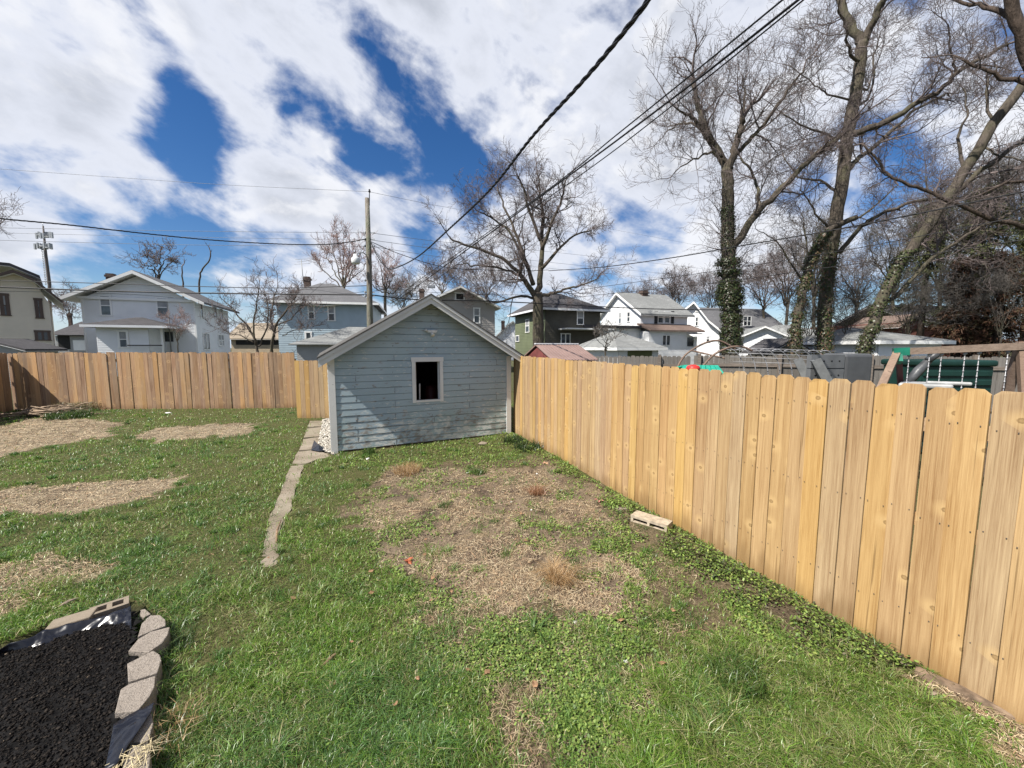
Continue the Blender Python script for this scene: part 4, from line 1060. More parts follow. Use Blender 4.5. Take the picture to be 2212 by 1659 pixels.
M_GREY = painted('grey_siding', (0.30, 0.30, 0.29)); M_TAN = painted('tan_siding', (0.36, 0.29, 0.20)); M_REDB = plain('red_brown_wall', (0.14, 0.055, 0.04), .9, .4, 8, .01); M_SHUT = plain('black_shutter', (0.02, 0.02, 0.022), .5)
M_BLIND = plain('window_blind', (0.27, 0.28, 0.29), .7, .15, 3)
M_GLASS = glass('window_glass'); M_GLASSB = glass('window_glass_sky', (0.06, 0.075, 0.09)); M_DOORD = plain('dark_opening', (0.018, 0.017, 0.016), .7); M_BRICK = plain('chimney_brick', (0.085, 0.06, 0.05), .9, .4, 12, .01); M_OLIVE = painted('olive_door', (0.11, 0.12, 0.05))

def px_frame(px, Y, deg):
    """frame whose origin is the right or left front corner seen at column px, at depth Y"""
    r = ray(px, 750); return Fr(r[0] / r[1] * Y, Y, rad(deg))

class House:
    def __init__(s, name, label, cat, fr, w, dep, eave, wall, lap=0.11, zb=0.05, group=None):
        s.fr, s.w, s.dep, s.eave, s.wall, s.lap, s.zb = fr, w, dep, eave, wall, lap, zb
        s.t = thing(name, label, cat, fr.p(w / 2, 0, zb), fr.ang, group)
    def face_span(s, pr):
        """half profile list [(u, z)...] left to right -> span(z)"""
        def span(z):
            us = []
            for (u0, z0), (u1, z1) in zip(pr[:-1], pr[1:]):
                if (z0 - z) * (z1 - z) <= 0 and abs(z1 - z0) > 1e-6: us.append(u0 + (u1 - u0) * (z - z0) / (z1 - z0))
            return (min(us), max(us)) if len(us) > 1 else (s.w / 2, s.w / 2)
        return span
    def front(s, prof=None, mat=None):
        fr = s.fr; pr = [(0, s.zb - 1)] + (prof or [(0, s.eave), (s.w, s.eave)]) + [(s.w, s.zb - 1)]
        top = max(z for u, z in pr) - .004
        mb = MB(); clap(mb, lambda u, z, o: fr.p(u, -o, z), s.zb, top, s.lap, s.face_span(pr), (), .018); obj('wall', mb, mat or s.wall, s.t)
    def back(s, mat=None):
        mb = MB(); s.fr.box(mb, 0, s.w, s.dep - .05, s.dep, s.zb, s.eave); obj('wall', mb, mat or s.wall, s.t)
    def side(s, right, prof=None, mat=None):
        fr = s.fr; pr = [(0, s.zb - 1)] + (prof or [(0, s.eave), (s.dep, s.eave)]) + [(s.dep, s.zb - 1)]
        top = max(z for u, z in pr) - .004
        sw = s.w; s.w = s.dep; sp = s.face_span(pr)
        f = (lambda u, z, o: fr.p(sw + o, u, z)) if right else (lambda u, z, o: fr.p(-o, s.dep - u, z))
        mb = MB(); clap(mb, f, s.zb, top, s.lap, sp, (), .018); s.w = sw; obj('wall', mb, mat or s.wall, s.t)
    def roof(s, prof, v0, v1, mat, thick=.16, name='roof', axis='v'):
        """extruded roof: profile of outer top points; axis v runs front to back, axis u along the front"""
        pr = list(prof) + [(u, z - thick) for u, z in reversed(prof)]
        mb = MB()
        if axis == 'v': poly = [s.fr.p(u, v0, z) for u, z in pr][::-1]; off = s.fr.V * (v1 - v0)
        else: poly = [s.fr.p(v0, u, z) for u, z in pr]; off = s.fr.U * (v1 - v0)
        n = len(prof)
        for i in range(n - 1):   # one convex slab per slope
            if axis == 'v': q = [s.fr.p(*x) for x in ((prof[i][0], v0, prof[i][1]), (prof[i][0], v0, prof[i][1] - thick), (prof[i + 1][0], v0, prof[i + 1][1] - thick), (prof[i + 1][0], v0, prof[i + 1][1]))]
            else: q = [s.fr.p(*x) for x in ((v0, prof[i][0], prof[i][1]), (v0, prof[i + 1][0], prof[i + 1][1]), (v0, prof[i + 1][0], prof[i + 1][1] - thick), (v0, prof[i][0], prof[i][1] - thick))]
            mb.prism(q, off)
        if name == 'roof':
            sb = MB()
            for i in range(n - 1):
                a_, b_ = prof[i], prof[i + 1]; zt, zb_ = thick + .003, thick + .02
                if axis == 'v': q = [s.fr.p(a_[0], v0, a_[1] - zt), s.fr.p(a_[0], v0, a_[1] - zb_), s.fr.p(b_[0], v0, b_[1] - zb_), s.fr.p(b_[0], v0, b_[1] - zt)]
                else: q = [s.fr.p(v0, a_[0], a_[1] - zt), s.fr.p(v0, b_[0], b_[1] - zt), s.fr.p(v0, b_[0], b_[1] - zb_), s.fr.p(v0, a_[0], a_[1] - zb_)]
                sb.prism(q, off)
            obj('soffit', sb, M_WTRIM, s.t)
        return obj(name, mb, mat, s.t)
    def barge(s, prof, v, mat, hgt=.2, drop=.03, th=.05, axis='v'):
        mb = MB(); n = len(prof)
        for i in range(n - 1):
            (u0, z0), (u1, z1) = prof[i], prof[i + 1]
            if axis == 'v': q = [s.fr.p(u0, v, z0 - drop), s.fr.p(u0, v, z0 - drop - hgt), s.fr.p(u1, v, z1 - drop - hgt), s.fr.p(u1, v, z1 - drop)]; off = -s.fr.V * th
            else: q = [s.fr.p(v, u0, z0 - drop), s.fr.p(v, u1, z1 - drop), s.fr.p(v, u1, z1 - drop - hgt), s.fr.p(v, u0, z0 - drop - hgt)]; off = s.fr.U * th
            mb.prism(q, off)
        obj('rake_board', mb, mat, s.t)
    def hip(s, u0, u1, v0, v1, z, rise, mat, ridge=None, th=.16, fascia=None, name='roof', ridge_u=None):
        """hip roof; ridge along u (length left over) or given ridge_u=(a,b)"""
        d = (v1 - v0) / 2; a, b = ridge_u if ridge_u else (u0 + d, u1 - d)
        if a > b: a = b = (u0 + u1) / 2
        vm = (v0 + v1) / 2; fr = s.fr
        P = [fr.p(u0, v0, z), fr.p(u1, v0, z), fr.p(u1, v1, z), fr.p(u0, v1, z)]
        T = [p + np.array([0, 0, .05]) for p in P]; Rg = [fr.p(a, vm, z + rise), fr.p(b, vm, z + rise)]
        mb = MB(); mb.add(P + T + Rg, [(3, 2, 1, 0), (0, 1, 5, 4), (1, 2, 6, 5), (2, 3, 7, 6), (3, 0, 4, 7), (4, 5, 9, 8), (5, 6, 9), (6, 7, 8, 9), (7, 4, 8)])
        o = obj(name, mb, mat, s.t)
        if fascia:
            mb = MB(); e = .03
            for (x0, x1, y0, y1) in ((u0 - e, u1 + e, v0 - e, v0 - .002), (u0 - e, u1 + e, v1 + .002, v1 + e), (u0 - e, u0 - .002, v0 - .001, v1 + .001), (u1 + .002, u1 + e, v0 - .001, v1 + .001)):
                fr.box(mb, x0, x1, y0, y1, z - .13, z + .035)
            obj('gutter', mb, fascia, s.t)
        return o
    def window(s, px, face='front', frame=None, pane=None, casing=.075, mid=True, vert=False, v=0.0, shutters=None, blind=None):
        """window covering pixel box (x0, y0, x1, y1) on a face"""
        fr = s.fr; x0, y0, x1, y1 = px
        if face == 'front':
            a, zt = fr.hit((x0), y0, v=v); b, _ = fr.hit(x1, y0, v=v); zb = fr.hit((x0 + x1) / 2, y1, v=v)[1]; zt = fr.hit((x0 + x1) / 2, y0, v=v)[1]
            def bx(mb, u0, u1, d0, d1, z0, z1): fr.box(mb, u0, u1, v - d1, v - d0, z0, z1)
        else:
            uu = s.w if face == 'right' else 0.0
            a = fr.hit(x0, (y0 + y1) / 2, u=uu)[0]; b = fr.hit(x1, (y0 + y1) / 2, u=uu)[0]
            zt = fr.hit((x0 + x1) / 2, y0, u=uu)[1]; zb = fr.hit((x0 + x1) / 2, y1, u=uu)[1]; a, b = min(a, b), max(a, b)
            sg = 1 if face == 'right' else -1
            def bx(mb, u0, u1, d0, d1, z0, z1): fr.box(mb, *sorted((uu + sg * d0, uu + sg * d1)), u0, u1, z0, z1)
        c = casing; mb = MB()
        bx(mb, a, a + c, .0, .055, zb, zt); bx(mb, b - c, b, .0, .055, zb, zt); bx(mb, a - .02, b + .02, .0, .06, zt + .001, zt + c); bx(mb, a - .03, b + .03, .0, .075, zb - .06, zb - .001)
        zm = (zt + zb) / 2
        if mid: bx(mb, a + c, b - c, .0, .045, zm - .03, zm + .03)
        if vert: bx(mb, (a + b) / 2 - .05, (a + b) / 2 + .05, .0, .047, zb, zt)
        w = obj('window', mb, frame or M_WTRIM, s.t)
        mb = MB(); bx(mb, a + c - .005, b - c + .005, .021, .03, zb, zt); obj('pane', mb, pane or M_GLASS, w)
        if blind is None and mid and R.random() < .55: blind = M_BLIND
        if blind: 
            mb = MB(); bx(mb, a + c, b - c, .031, .036, zm + .03, zt); obj('blind', mb, blind, w)
        if shutters:
            sw = (b - a) * .3
            for q0, q1 in ((a - sw - .03, a - .03), (b + .03, b + sw + .03)):
                mb = MB(); bx(mb, q0, q1, .0, .06, zb - .03, zt + .05); obj('shutter', mb, shutters, s.t)
        return w
    def slab(s, px, mat, name, face='front', v=0.0, d0=.0, d1=.05):
        fr = s.fr; x0, y0, x1, y1 = px; a = fr.hit(x0, y1, v=v)[0]; b = fr.hit(x1, y1, v=v)[0]
        zt = fr.hit((x0 + x1) / 2, y0, v=v)[1]; zb = fr.hit((x0 + x1) / 2, y1, v=v)[1]
        mb = MB(); fr.box(mb, a, b, v - d1, v - d0, zb, zt); return obj(name, mb, mat, s.t)
    def chimney(s, px, v, mat=None, cap=True, parent=None):
        fr = s.fr; x0, y0, x1, y1 = px; a, zt = fr.hit(x0, y0, v=v); b, zb = fr.hit(x1, y1, v=v)
        mb = MB(); w = b - a; fr.box(mb, a, b, v - w / 2, v + w / 2, zb - .9, zt)
        if cap: fr.box(mb, a - .06, b + .06, v - w / 2 - .06, v + w / 2 + .06, zt - .28, zt - .12)
        return obj('chimney', mb, mat or M_BRICK, s.t)

def corner(h, mat, w=.1):
    for u0, u1 in ((-.03, w), (h.w - w, h.w + .03)):
        mb = MB(); h.fr.box(mb, u0, u1, -.035, -.0, h.zb, h.eave - .02); obj('corner_board', mb, mat, h.t)

# cream house at the far left ------------------------------------------------
fr0 = px_frame(117, 26, 49)
zE = fr0.hit(117, 652, v=0)[1]; uS, zS = fr0.hit(74, 605, v=0); uA, zA = fr0.hit(30, 588, v=0); uB, zB = fr0.hit(135.5, 651, v=0)
wd = -2 * uA; fr = Fr(*fr0.p(-wd, 0, 0)[:2], fr0.ang)
h = House('house', 'cream sided two storey house with clipped gable and brown window trim, at the far left', 'house', fr, wd, 7, zE, M_CREAM, .12)
sh = wd + uS; g = [(0, zE - .15), (wd - sh, zS - .15), (wd / 2, zA - .15), (sh, zS - .15), (wd, zE - .15)]
h.front(g); h.side(True); h.side(False); h.back()
top = [(-uB, zB), (wd - sh, zS + .05), (wd / 2, zA + .1), (sh, zS + .05), (wd + uB, zB)]
h.roof(top, -.55, 7.2, M_ROOFD, .2); h.barge(top, -.56, M_BROWN, .16)
t2 = [(wd / 2 - 3.2, zA - .2), (wd / 2 - .8, zA + .75), (wd / 2 + .3, zA + .75), (wd / 2 + 1.5, zA + .12)]
h.roof([(u - .5, z) for u, z in t2], 1.5, 7.2, M_ROOFD, .2, 'roof')
h.window((-3, 639, 19, 680), frame=M_BROWN, casing=.16, pane=M_GLASSB); h.window((73, 649, 91, 686), frame=M_BROWN, casing=.15); h.window((74, 718, 109, 734), frame=M_BROWN, casing=.14, mid=False, vert=True)
# low dark roofed garage in front of it
fr = px_frame(-60, 19, 8); h = House('garage', 'low garage with dark roof in front of the cream house', 'garage', fr, 2.2, 1.6, 1.98, M_GREY)
h.front([(0, 1.98), (.7, 2.45), (2.2, 1.98)]); h.side(True); h.side(False); h.back(); h.roof([(-.3, 1.95), (.7, 2.55), (2.5, 2.02)], -.3, 1.8, M_ROOFD, .1)
# garage between the cream and the white house
fr = px_frame(122, 40, 20); h = House('garage', 'small grey garage seen in the gap between cream and white houses', 'garage', fr, 5.2, 6, 3.3, M_GREY)
h.front(); h.side(True); h.side(False); h.back(); h.hip(-.4, 5.6, -.5, 6.4, 3.35, 1.6, M_ROOFD, ridge_u=(.6, 2.2)); h.slab((128, 721, 153, 754), M_DOORD, 'door'); h.slab((160, 735, 190, 757), M_WTRIM, 'garage_door'); h.chimney((147, 676, 155, 690), 3)

# white house -----------------------------------------------------------------
fr = px_frame(186, 28, 21); wd = fr.hit(423, 700, v=0)[0]; zE = fr.hit(186, 645, v=0)[1]; uA, zA = fr.hit(299, 586, v=-.5)
dep = fr.hit(494, 700, u=wd)[0]
h = House('house', 'white sided two storey house with grey gable roof and small hip roofed back porch', 'house', fr, wd, dep, zE, M_WHITE, .115)
sl = (zA - zE) / (wd / 2 + .8)
h.front([(0, zE), (wd / 2, zA - .25), (wd, zE)]); h.side(True, mat=M_LILAC); h.side(False); h.back()  # right wall in the dimmer white, its shade put into the colour
top = [(-.85, zE - .02), (wd / 2, zA + .05), (wd + .85, zE - .02)]
h.roof(top, -.7, dep + .4, M_ROOF, .16); h.barge(top, -.71, M_WTRIM, .24); corner(h, M_WTRIM)
mb = MB(); fr.box(mb, -.2, wd + .2, -.16, -.03, zE - .02, zE + .16); obj('gable_trim', mb, M_WTRIM, h.t)
for px_ in ((213, 640, 240, 680), (336, 645, 363, 683)): h.window(px_, pane=M_GLASSB, casing=.1)
h.window((431, 650, 437, 686), 'right'); h.window((461, 658, 467, 686), 'right'); h.window((474, 661, 480, 690), 'right'); h.window((438, 721, 452, 754), 'right', mid=False, vert=True); h.window((471, 724, 483, 746), 'right', vert=True)
h.chimney((231, 591, 249, 606), 3.5)
ul, zl = fr.hit(206, 703, v=-2.4); ur, _ = fr.hit(319, 703, v=-2.4); ue, _ = fr.hit(365, 708, v=-2.4); zr = fr.hit(293, 686, v=-1.0)[1]
pw = MB(); clap(pw, lambda u, z, o: fr.p(u, -2.4 - o, z), .05, zl, .115, lambda z: (ul, ur)); clap(pw, lambda u, z, o: fr.p(ul - o, -u, z), .05, zl, .115, lambda z: (0, 2.4)); clap(pw, lambda u, z, o: fr.p(ur + o, -2.4 + u, z), .05, zl, .115, lambda z: (0, 2.4))
obj('porch_wall', pw, M_WHITE, h.t)
h.hip(ul - .5, ue + .1, -2.95, .4, zl, zr - zl, M_ROOFD, fascia=M_LILAC, name='porch_roof', ridge_u=((ul + ue) / 2 - .3, (ul + ue) / 2 + .1))
mb = MB(); a = fr.hit(348, 730, v=-2.3)[0]; fr.box(mb, a, a + .1, -2.35, -2.25, 0, zl); obj('porch_post', mb, M_WTRIM, h.t)
h.window((253, 717, 277, 749), v=-2.4, pane=M_GLASSB, casing=.12); h.slab((352, 717, 375, 738), M_GLASS, 'door', v=0, d1=.05)
mb = MB(); fr.box(mb, fr.hit(275, 742, v=-2.7)[0], fr.hit(350, 742, v=-2.7)[0], -2.75, -2.68, 2.2, 2.28); obj('porch_rail', mb, M_SHUT, h.t)
mb = MB(); a = fr.hit(364, 690, v=-.05)[0]; mb.tube([fr.p(a, -.06, zE), fr.p(a, -.06, .2)], .035, 6); obj('downpipe', mb, M_GREY, h.t)

# tan house far back
fr = px_frame(500, 52, 8); h = House('house', 'low tan house far back between the white and blue houses', 'house', fr, 8, 7, 3.4, M_TAN)
h.front(); h.side(True); h.side(False); h.back(); h.roof([(-.5, 3.3), (3.5, 5.6), (7.5, 3.3)], -.5, 8.5, M_ROOFT, .15, axis='u'); h.slab((510, 728, 604, 745), M_DOORD, 'door')

# pale blue house ------------------------------------------------------------
fr = px_frame(603, 30, 14); wd = fr.hit(806, 700, v=0)[0]; zE = fr.hit(650, 655, v=0)[1]; zr = fr.hit(704, 614, v=4)[1]
h = House('house', 'pale blue two storey house with grey hip roof and dark brick chimney', 'house', fr, wd, 8.2, zE, M_BLUE, .17)
h.front(); h.side(True); h.side(False); h.back(); h.hip(-.6, wd + .5, -.6, 8.8, zE + .08, zr - zE, M_ROOF, ridge_u=(fr.hit(690, 614, v=4)[0], fr.hit(720, 614, v=4)[0]), fascia=M_WTRIM)
for px_ in ((664, 660, 680, 688), (707, 662.5, 724, 692)): h.window(px_, casing=.10)
h.window((658, 719, 674, 734), casing=.12, mid=False)
ch = h.chimney((657, 598, 671, 622), 4.5)
mb = MB(); q = fr.p(fr.hit(655, 600, v=4)[0], 4, 0); z0 = fr.hit(655, 612, v=4)[1]; z1 = fr.hit(654, 561, v=4)[1]; mb.tube([q + [0, 0, z0], q + [-.1, 0, z1]], .03, 5)
for dz, L in ((.0, .5), (-.2, .35), (-.4, .6)): mb.bar(q + [-.1 - L, 0, z1 + dz], q + [-.1 + L, .3, z1 + dz + .15], .02, .02)
obj('roof_aerial', mb, M_GREY, h.t)
mb = MB(); pts = [fr.p(fr.hit(x, y, v=-.35)[0], -.35, fr.hit(x, y, v=-.35)[1]) for x, y in ((628, 653), (660, 657), (695, 660.5), (730, 658), (772, 653.5))]; mb.tube(pts, .05, 6); obj('sagging_gutter', mb, M_WTRIM, h.t)
# garage in front of it
fr = px_frame(641, 21, 12); zE = fr.hit(641, 745, v=-.3)[1]; zr = fr.hit(725, 705, v=2)[1]
h = House('garage', 'grey garage with faded hip roof between the blue house and the shed', 'garage', fr, 4.6, 5, zE, M_GREY)
h.front(); h.side(True); h.side(False); h.back(); h.hip(-.3, 5, -.35, 5.3, zE, zr - zE, M_ROOFG, ridge_u=(2.2, 3.4))

# taupe gable house behind the shed ------------------------------------------
fr0 = px_frame(1069, 30, 18); uA, zA = fr0.hit(995, 616, v=-.5); uE, zE = fr0.hit(1082, 663, v=-.5); wd = -2 * uA; fr = Fr(*fr0.p(-wd, 0, 0)[:2], fr0.ang); sl = (zA - zE) / (wd / 2 + uE)
zw = zE + sl * uE
h = House('house', 'grey brown gabled house rising right behind the shed roof', 'house', fr, wd, 9, zw, M_TAUPE, .17)
h.front([(0, zw - .15), (wd / 2, zA - .18), (wd, zw - .15)]); h.side(True); h.side(False); h.back()
top = [(-uE, zE), (wd / 2, zA), (wd + uE, zE)]; h.roof(top, -.5, 9.3, M_ROOF, .14); h.barge(top, -.51, M_WTRIM, .14)
h.window((982, 635, 1004, 647), pane=M_DOORD, mid=False, casing=.11); h.window((1022, 667, 1037, 697), casing=.09)
fr = px_frame(880, 36, 6); h = House('house', 'pale roofed house whose small chimney just clears the shed roof', 'house', fr, 4, 6, 5.0, M_WHITE)
h.front(); h.side(True); h.side(False); h.back(); h.roof([(-.3, 4.9), (2, 6.6), (4.3, 4.9)], -.3, 6.3, M_ROOFG, .15); h.chimney((906, 624, 916, 640), 2)
fr = px_frame(1072, 60, 6); h = House('house', 'tiny distant grey house with tall chimney left of the green house', 'house', fr, 4.5, 7, 3.6, M_LILAC)
h.front([(0, 3.6), (2.6, 6.0), (4.5, 3.6)]); h.side(True); h.side(False); h.back(); h.roof([(-.4, 3.4), (2.6, 6.2), (4.9, 3.4)], -.4, 7.3, M_ROOFG, .15); h.chimney((1083, 693, 1090, 715), 2)

# green house ------------------------------------------------------------------
fr = px_frame(1177, 32, 20); wd = fr.hit(1296, 700, v=0)[0]; dep = min(9.5, fr.hit(1113, 700, u=0)[0]); zE = fr.hit(1177, 669, v=0)[1]; zr = fr.hit(1206, 638, v=4)[1]
h = House('house', 'olive green house with shade-darkened front and hip roof, behind the big bare tree', 'house', fr, wd, dep, zE, M_GREEN, .14)
h.front(mat=M_DKBROWN); h.side(False, mat=M_GREEN); h.side(True); h.back(); h.hip(-.6, wd + .6, -.6, dep + .6, zE + .08, zr - zE, M_ROOFD, fascia=M_LILAC, ridge_u=(wd * .35, wd * .6))  # shade on the front is put into its colour; the house is green
h.window((1246, 674, 1261, 700)); h.window((1211, 722, 1232, 741), vert=True, mid=False); h.window((1136, 691, 1144, 717), 'left'); h.window((1115, 726, 1122, 737), 'left', mid=False)
mb = MB(); fr.box(mb, 1.2, wd + .5, -1.6, -.02, fr.hit(1240, 712, v=-1)[1], fr.hit(1240, 709, v=-1)[1]); obj('porch_roof', mb, M_WTRIM, h.t)

# white gabled house -----------------------------------------------------------
fr = px_frame(1382, 36, 20); wd = fr.hit(1484, 700, v=0)[0]; dep = fr.hit(1298, 700, u=0)[0]; zE = fr.hit(1382, 672, v=0)[1]
vA = dep * .52; zA = fr.hit(1336, 632, u=0)[1]
h = House('house', 'white house with tall bright gable, black shutters and brown porch roof', 'house', fr, wd, dep, zE, M_WHITE, .12)
h.front(mat=M_LILAC); h.side(False, [(0, zE), (dep - vA, zA - .2), (dep, zE)]); h.side(True, [(0, zE), (vA, zA - .2), (dep, zE)]); h.back()  # front in a dimmer white: its grazing light is put into the colour
top = [(-.5, zE - .25), (vA, zA), (dep + .5, zE - .25)]; h.roof(top, -.35, wd + .4, M_ROOFG, .16, axis='u'); h.barge(top, -.4, M_WTRIM, .2, axis='u'); h.barge(top, wd + .4, M_WTRIM, .2, axis='u')
h.window((1337, 676, 1343, 698), 'left', pane=M_GLASSB); h.window((1355, 675, 1362, 694), 'left')
h.window((1421, 674, 1433, 697), casing=.07); h.window((1435, 674, 1447, 697), casing=.07)
h.slab((1413, 672, 1419.5, 699), M_SHUT, 'shutter'); h.slab((1449, 672, 1455, 699), M_SHUT, 'shutter')
h.chimney((1384, 628, 1395, 640), vA - .2)
zp = fr.hit(1450, 713, v=-1.8)[1]; zq_ = fr.hit(1440, 700, v=0)[1]; up = fr.hit(1521, 712, v=-1.8)[0]
h.roof([(-1.9, zp), (0.0, zq_)], -.4, up, M_ROOFB, .14, 'porch_roof', axis='u')
pw = MB(); clap(pw, lambda u, z, o: fr.p(u, -1.5 - o, z), .05, zp - .1, .12, lambda z: (-.2, up - .5)); clap(pw, lambda u, z, o: fr.p(up - .5 + o, -1.5 + u, z), .05, zp - .1, .12, lambda z: (0, 1.5)); clap(pw, lambda u, z, o: fr.p(-.2 - o, -u, z), .05, zp - .1, .12, lambda z: (0, 1.5)); obj('porch_wall', pw, M_WHITE, h.t)
h.window((1430, 725, 1448, 745), v=-1.5, vert=True, mid=False); h.slab((1484, 729, 1497, 748), M_GLASS, 'door', v=-1.5)
mb = MB(); a = fr.hit(1483, 725, v=-1.5)[0]; b = fr.hit(1515, 725, v=-1.5)[0]; z1 = fr.hit(1500, 720, v=-1.5)[1]; mb.prism([fr.p(a, -1.52, z1), fr.p(a, -2.4, z1 - .3), fr.p(a, -2.4, z1 - .36), fr.p(a, -1.52, z1 - .06)], fr.U * (b - a)); obj('awning', mb, M_WTRIM, h.t)
# white low wing in front of the gable
q = fr.p(-.9, 1.0, 0); f2 = Fr(q[0], q[1], fr.ang)
mb = MB(); zl = f2.hit(1350, 711, v=0)[1]; f2.box(mb, -5.2, .8, -1.2, 1.0, .05, zl); obj('wing_wall', mb, M_WHITE, h.t)
mb = MB(); f2.box(mb, -5.5, 1.1, -1.7, 1.3, zl + .003, zl + .22); obj('wing_roof', mb, M_ROOFD, h.t)

# second white house -----------------------------------------------------------
fr = px_frame(1481, 43, -24); wd = fr.hit(1557, 700, v=0)[0]; uA, zA = fr.hit(1499, 651, v=-.3); zl = fr.hit(1481, 664, v=0)[1]; zr_ = fr.hit(1557, 716, v=0)[1]
h = House('house', 'second white house with long sweeping gable, partly behind the ivy clad trunk', 'house', fr, wd, 9, zr_, M_WHITE, .12)
h.front([(0, zl - .2), (uA, zA - .2), (wd, zr_ - .2)]); h.side(True); h.side(False); h.back(); top = [(-.5, zl - .35), (uA, zA), (uA + (wd - uA) * .55, zA - (zA - zr_) * .62), (wd + .4, zr_ - .2)]
h.roof(top, -.5, 9.3, M_ROOFG, .16); h.barge(top, -.51, M_WTRIM, .22); h.window((1502, 686, 1509, 703)); h.window((1525, 726, 1534, 738)); h.window((1503, 662, 1508, 673))
fr = px_frame(1556, 46, 14); h = House('house', 'white house with broad grey roof behind the ivy clad trunk', 'house', fr, 9.5, 8, 4.3, M_WHITE)
h.front(); h.side(True); h.side(False); h.back(); h.roof([(-.5, 4.1), (4, 7.2), (8.5, 4.1)], -.5, 10, M_ROOF, .15, axis='u'); h.window((1606, 684, 1623, 703), vert=True)
# white garage right of the trunk
fr = px_frame(1606, 26, -20); wd = fr.hit(1690, 740, v=0)[0]; zl = fr.hit(1606, 723, v=0)[1]; zr_ = fr.hit(1690, 716, v=0)[1]; uA, zA = fr.hit(1651, 704, v=0)
h = House('garage', 'white gabled garage just right of the ivy clad trunk', 'garage', fr, wd, 6, zl, M_WHITE, .11)
h.front([(0, zl - .05), (uA, zA - .08), (wd, zl - .05)]); h.side(True); h.side(False); h.back(); top = [(-.3, zl - .1), (uA, zA), (wd + .3, zl - .1)]; h.roof(top, -.25, 6.2, M_ROOFG, .1); h.barge(top, -.26, M_WTRIM, .1)
# hip roofed white garage in front of the green and white houses
fr = px_frame(1336, 22.5, 20); zE = fr.hit(1336, 752, v=-.3)[1]; zr = fr.hit(1353, 717, v=2.6)[1]; wd = fr.hit(1422, 760, v=0)[0]; dep = fr.hit(1252, 760, u=0)[0]
h = House('garage', 'white garage with grey hip roof and olive door beyond the picket fence', 'garage', fr, wd, dep, zE, M_WHITE, .11)
h.front(mat=M_LILAC); h.side(False); h.side(True); h.back(); h.hip(-.35, wd + .35, -.35, dep + .35, zE, zr - zE, M_ROOFG, fascia=M_WTRIM, ridge_u=(wd * .4, wd * .5)); h.slab((1355, 757, 1407, 774), M_OLIVE, 'garage_door')  # front takes the dimmer white, weak sun put into the colour
# garages and roofs behind the right hand trees
fr = px_frame(1666, 21, 10); h = House('garage', 'black roofed low shed between the ivy trunks', 'garage', fr, 2.3, 1.6, 1.9, M_DKBROWN)
h.front([(0, 1.9), (1.2, 2.5), (2.3, 1.9)]); h.side(True); h.side(False); h.back(); h.roof([(-.25, 1.85), (1.2, 2.6), (2.55, 1.85)], -.2, 1.8, M_ROOFD, .1)
fr = px_frame(1728, 27, 10); h = House('garage', 'grey roofed garage behind the two leaning ivy trunks', 'garage', fr, 4.5, 6, 2.6, M_WHITE)
h.front(); h.side(True); h.side(False); h.back(); h.hip(-.3, 4.8, -.3, 6.3, 2.65, 1.2, M_ROOFG, ridge_u=(1, 2))
fr = px_frame(1897, 18, 8); zE = fr.hit(1897, 737, v=-.3)[1]; zr = fr.hit(1933, 708, v=2)[1]
h = House('garage', 'pale garage with grey hip roof behind the swing set', 'garage', fr, 3.5, 4.6, zE, M_LILAC, .11)
h.front(); h.side(True); h.side(False); h.back(); h.hip(-.3, 3.8, -.3, 4.9, zE, zr - zE, M_ROOFG, fascia=M_WTRIM, ridge_u=(.8, 1.2))
fr = px_frame(1935, 33, 10); zA = fr.hit(1960, 678, v=0)[1]
h = House('house', 'dark brown house with low gable in shade behind the right hand trees', 'house', fr, 11, 8, 4.2, M_REDB)
h.front([(0, 4.2), (1.6, zA - .2), (3.2, 4.2), (11, 4.2)]); h.side(True); h.side(False); h.back(); h.roof([(-.5, 4.0), (4, 6.2), (8.5, 4.0)], 2.2, 11.5, M_ROOFD, .15, axis='u'); h.roof([(-.4, 3.9), (1.6, zA), (3.6, 3.9)], -.4, 4, M_ROOFB, .15)

# red metal garden shed behind the fence
M_REDM = plain('red_metal_roof', (0.235, 0.16, 0.14), .45, .12, 2.0); M_REDW = plain('dark_red_metal', (0.16, 0.05, 0.045), .5)
a, b = at(1157, 744, 10.7), at(1247, 743, 11.1)
c1_, c2_ = at(1152, 775, 10.6), at(1280, 777, 9.2)
sdir = (b - a)[:2]; f3 = Fr(a[0], a[1], math.atan2(sdir[1], sdir[0])); L = float(np.linalg.norm(sdir))
rs = thing('garden_shed', 'low metal garden shed with faded red roof behind the picket fence', 'shed', f3.p(L / 2, 0, .08), f3.ang)
zt, zb_ = a[2], 1.78
for sgn, nm in ((-1, 'roof'), (1, 'roof')):
    mb = MB()
    for i in range(14):
        u0, u1 = L * i / 14, L * (i + 1) / 14 - .015
        q = [f3.p(u0, 0, zt), f3.p(u1, 0, zt), f3.p(u1, sgn * 1.15, zb_), f3.p(u0, sgn * 1.15, zb_)]; mb.prism(q if sgn < 0 else q[::-1], (0, 0, -.03))
        q = [f3.p(u1, 0, zt + .015), f3.p(u1 + .015, 0, zt + .015), f3.p(u1 + .015, sgn * 1.15, zb_ + .015), f3.p(u1, sgn * 1.15, zb_ + .015)]; mb.prism(q if sgn < 0 else q[::-1], (0, 0, -.045))
    obj(nm, mb, M_REDM, rs)
mb = MB(); f3.box(mb, .05, L - .05, -1.0, 1.0, .05, zb_ - .04)
for u in (.05, L - .07): mb.prism([f3.p(u, -1.0, zb_ - .04), f3.p(u, 1.0, zb_ - .04), f3.p(u, 0, zt - .08)], f3.U * .02)
obj('wall', mb, M_REDW, rs)
mb = MB(); mb.bar(f3.p(-.02, 0, zt + .02), f3.p(L + .02, 0, zt + .02), .10, .03); obj('ridge_cap', mb, M_LILAC, rs)
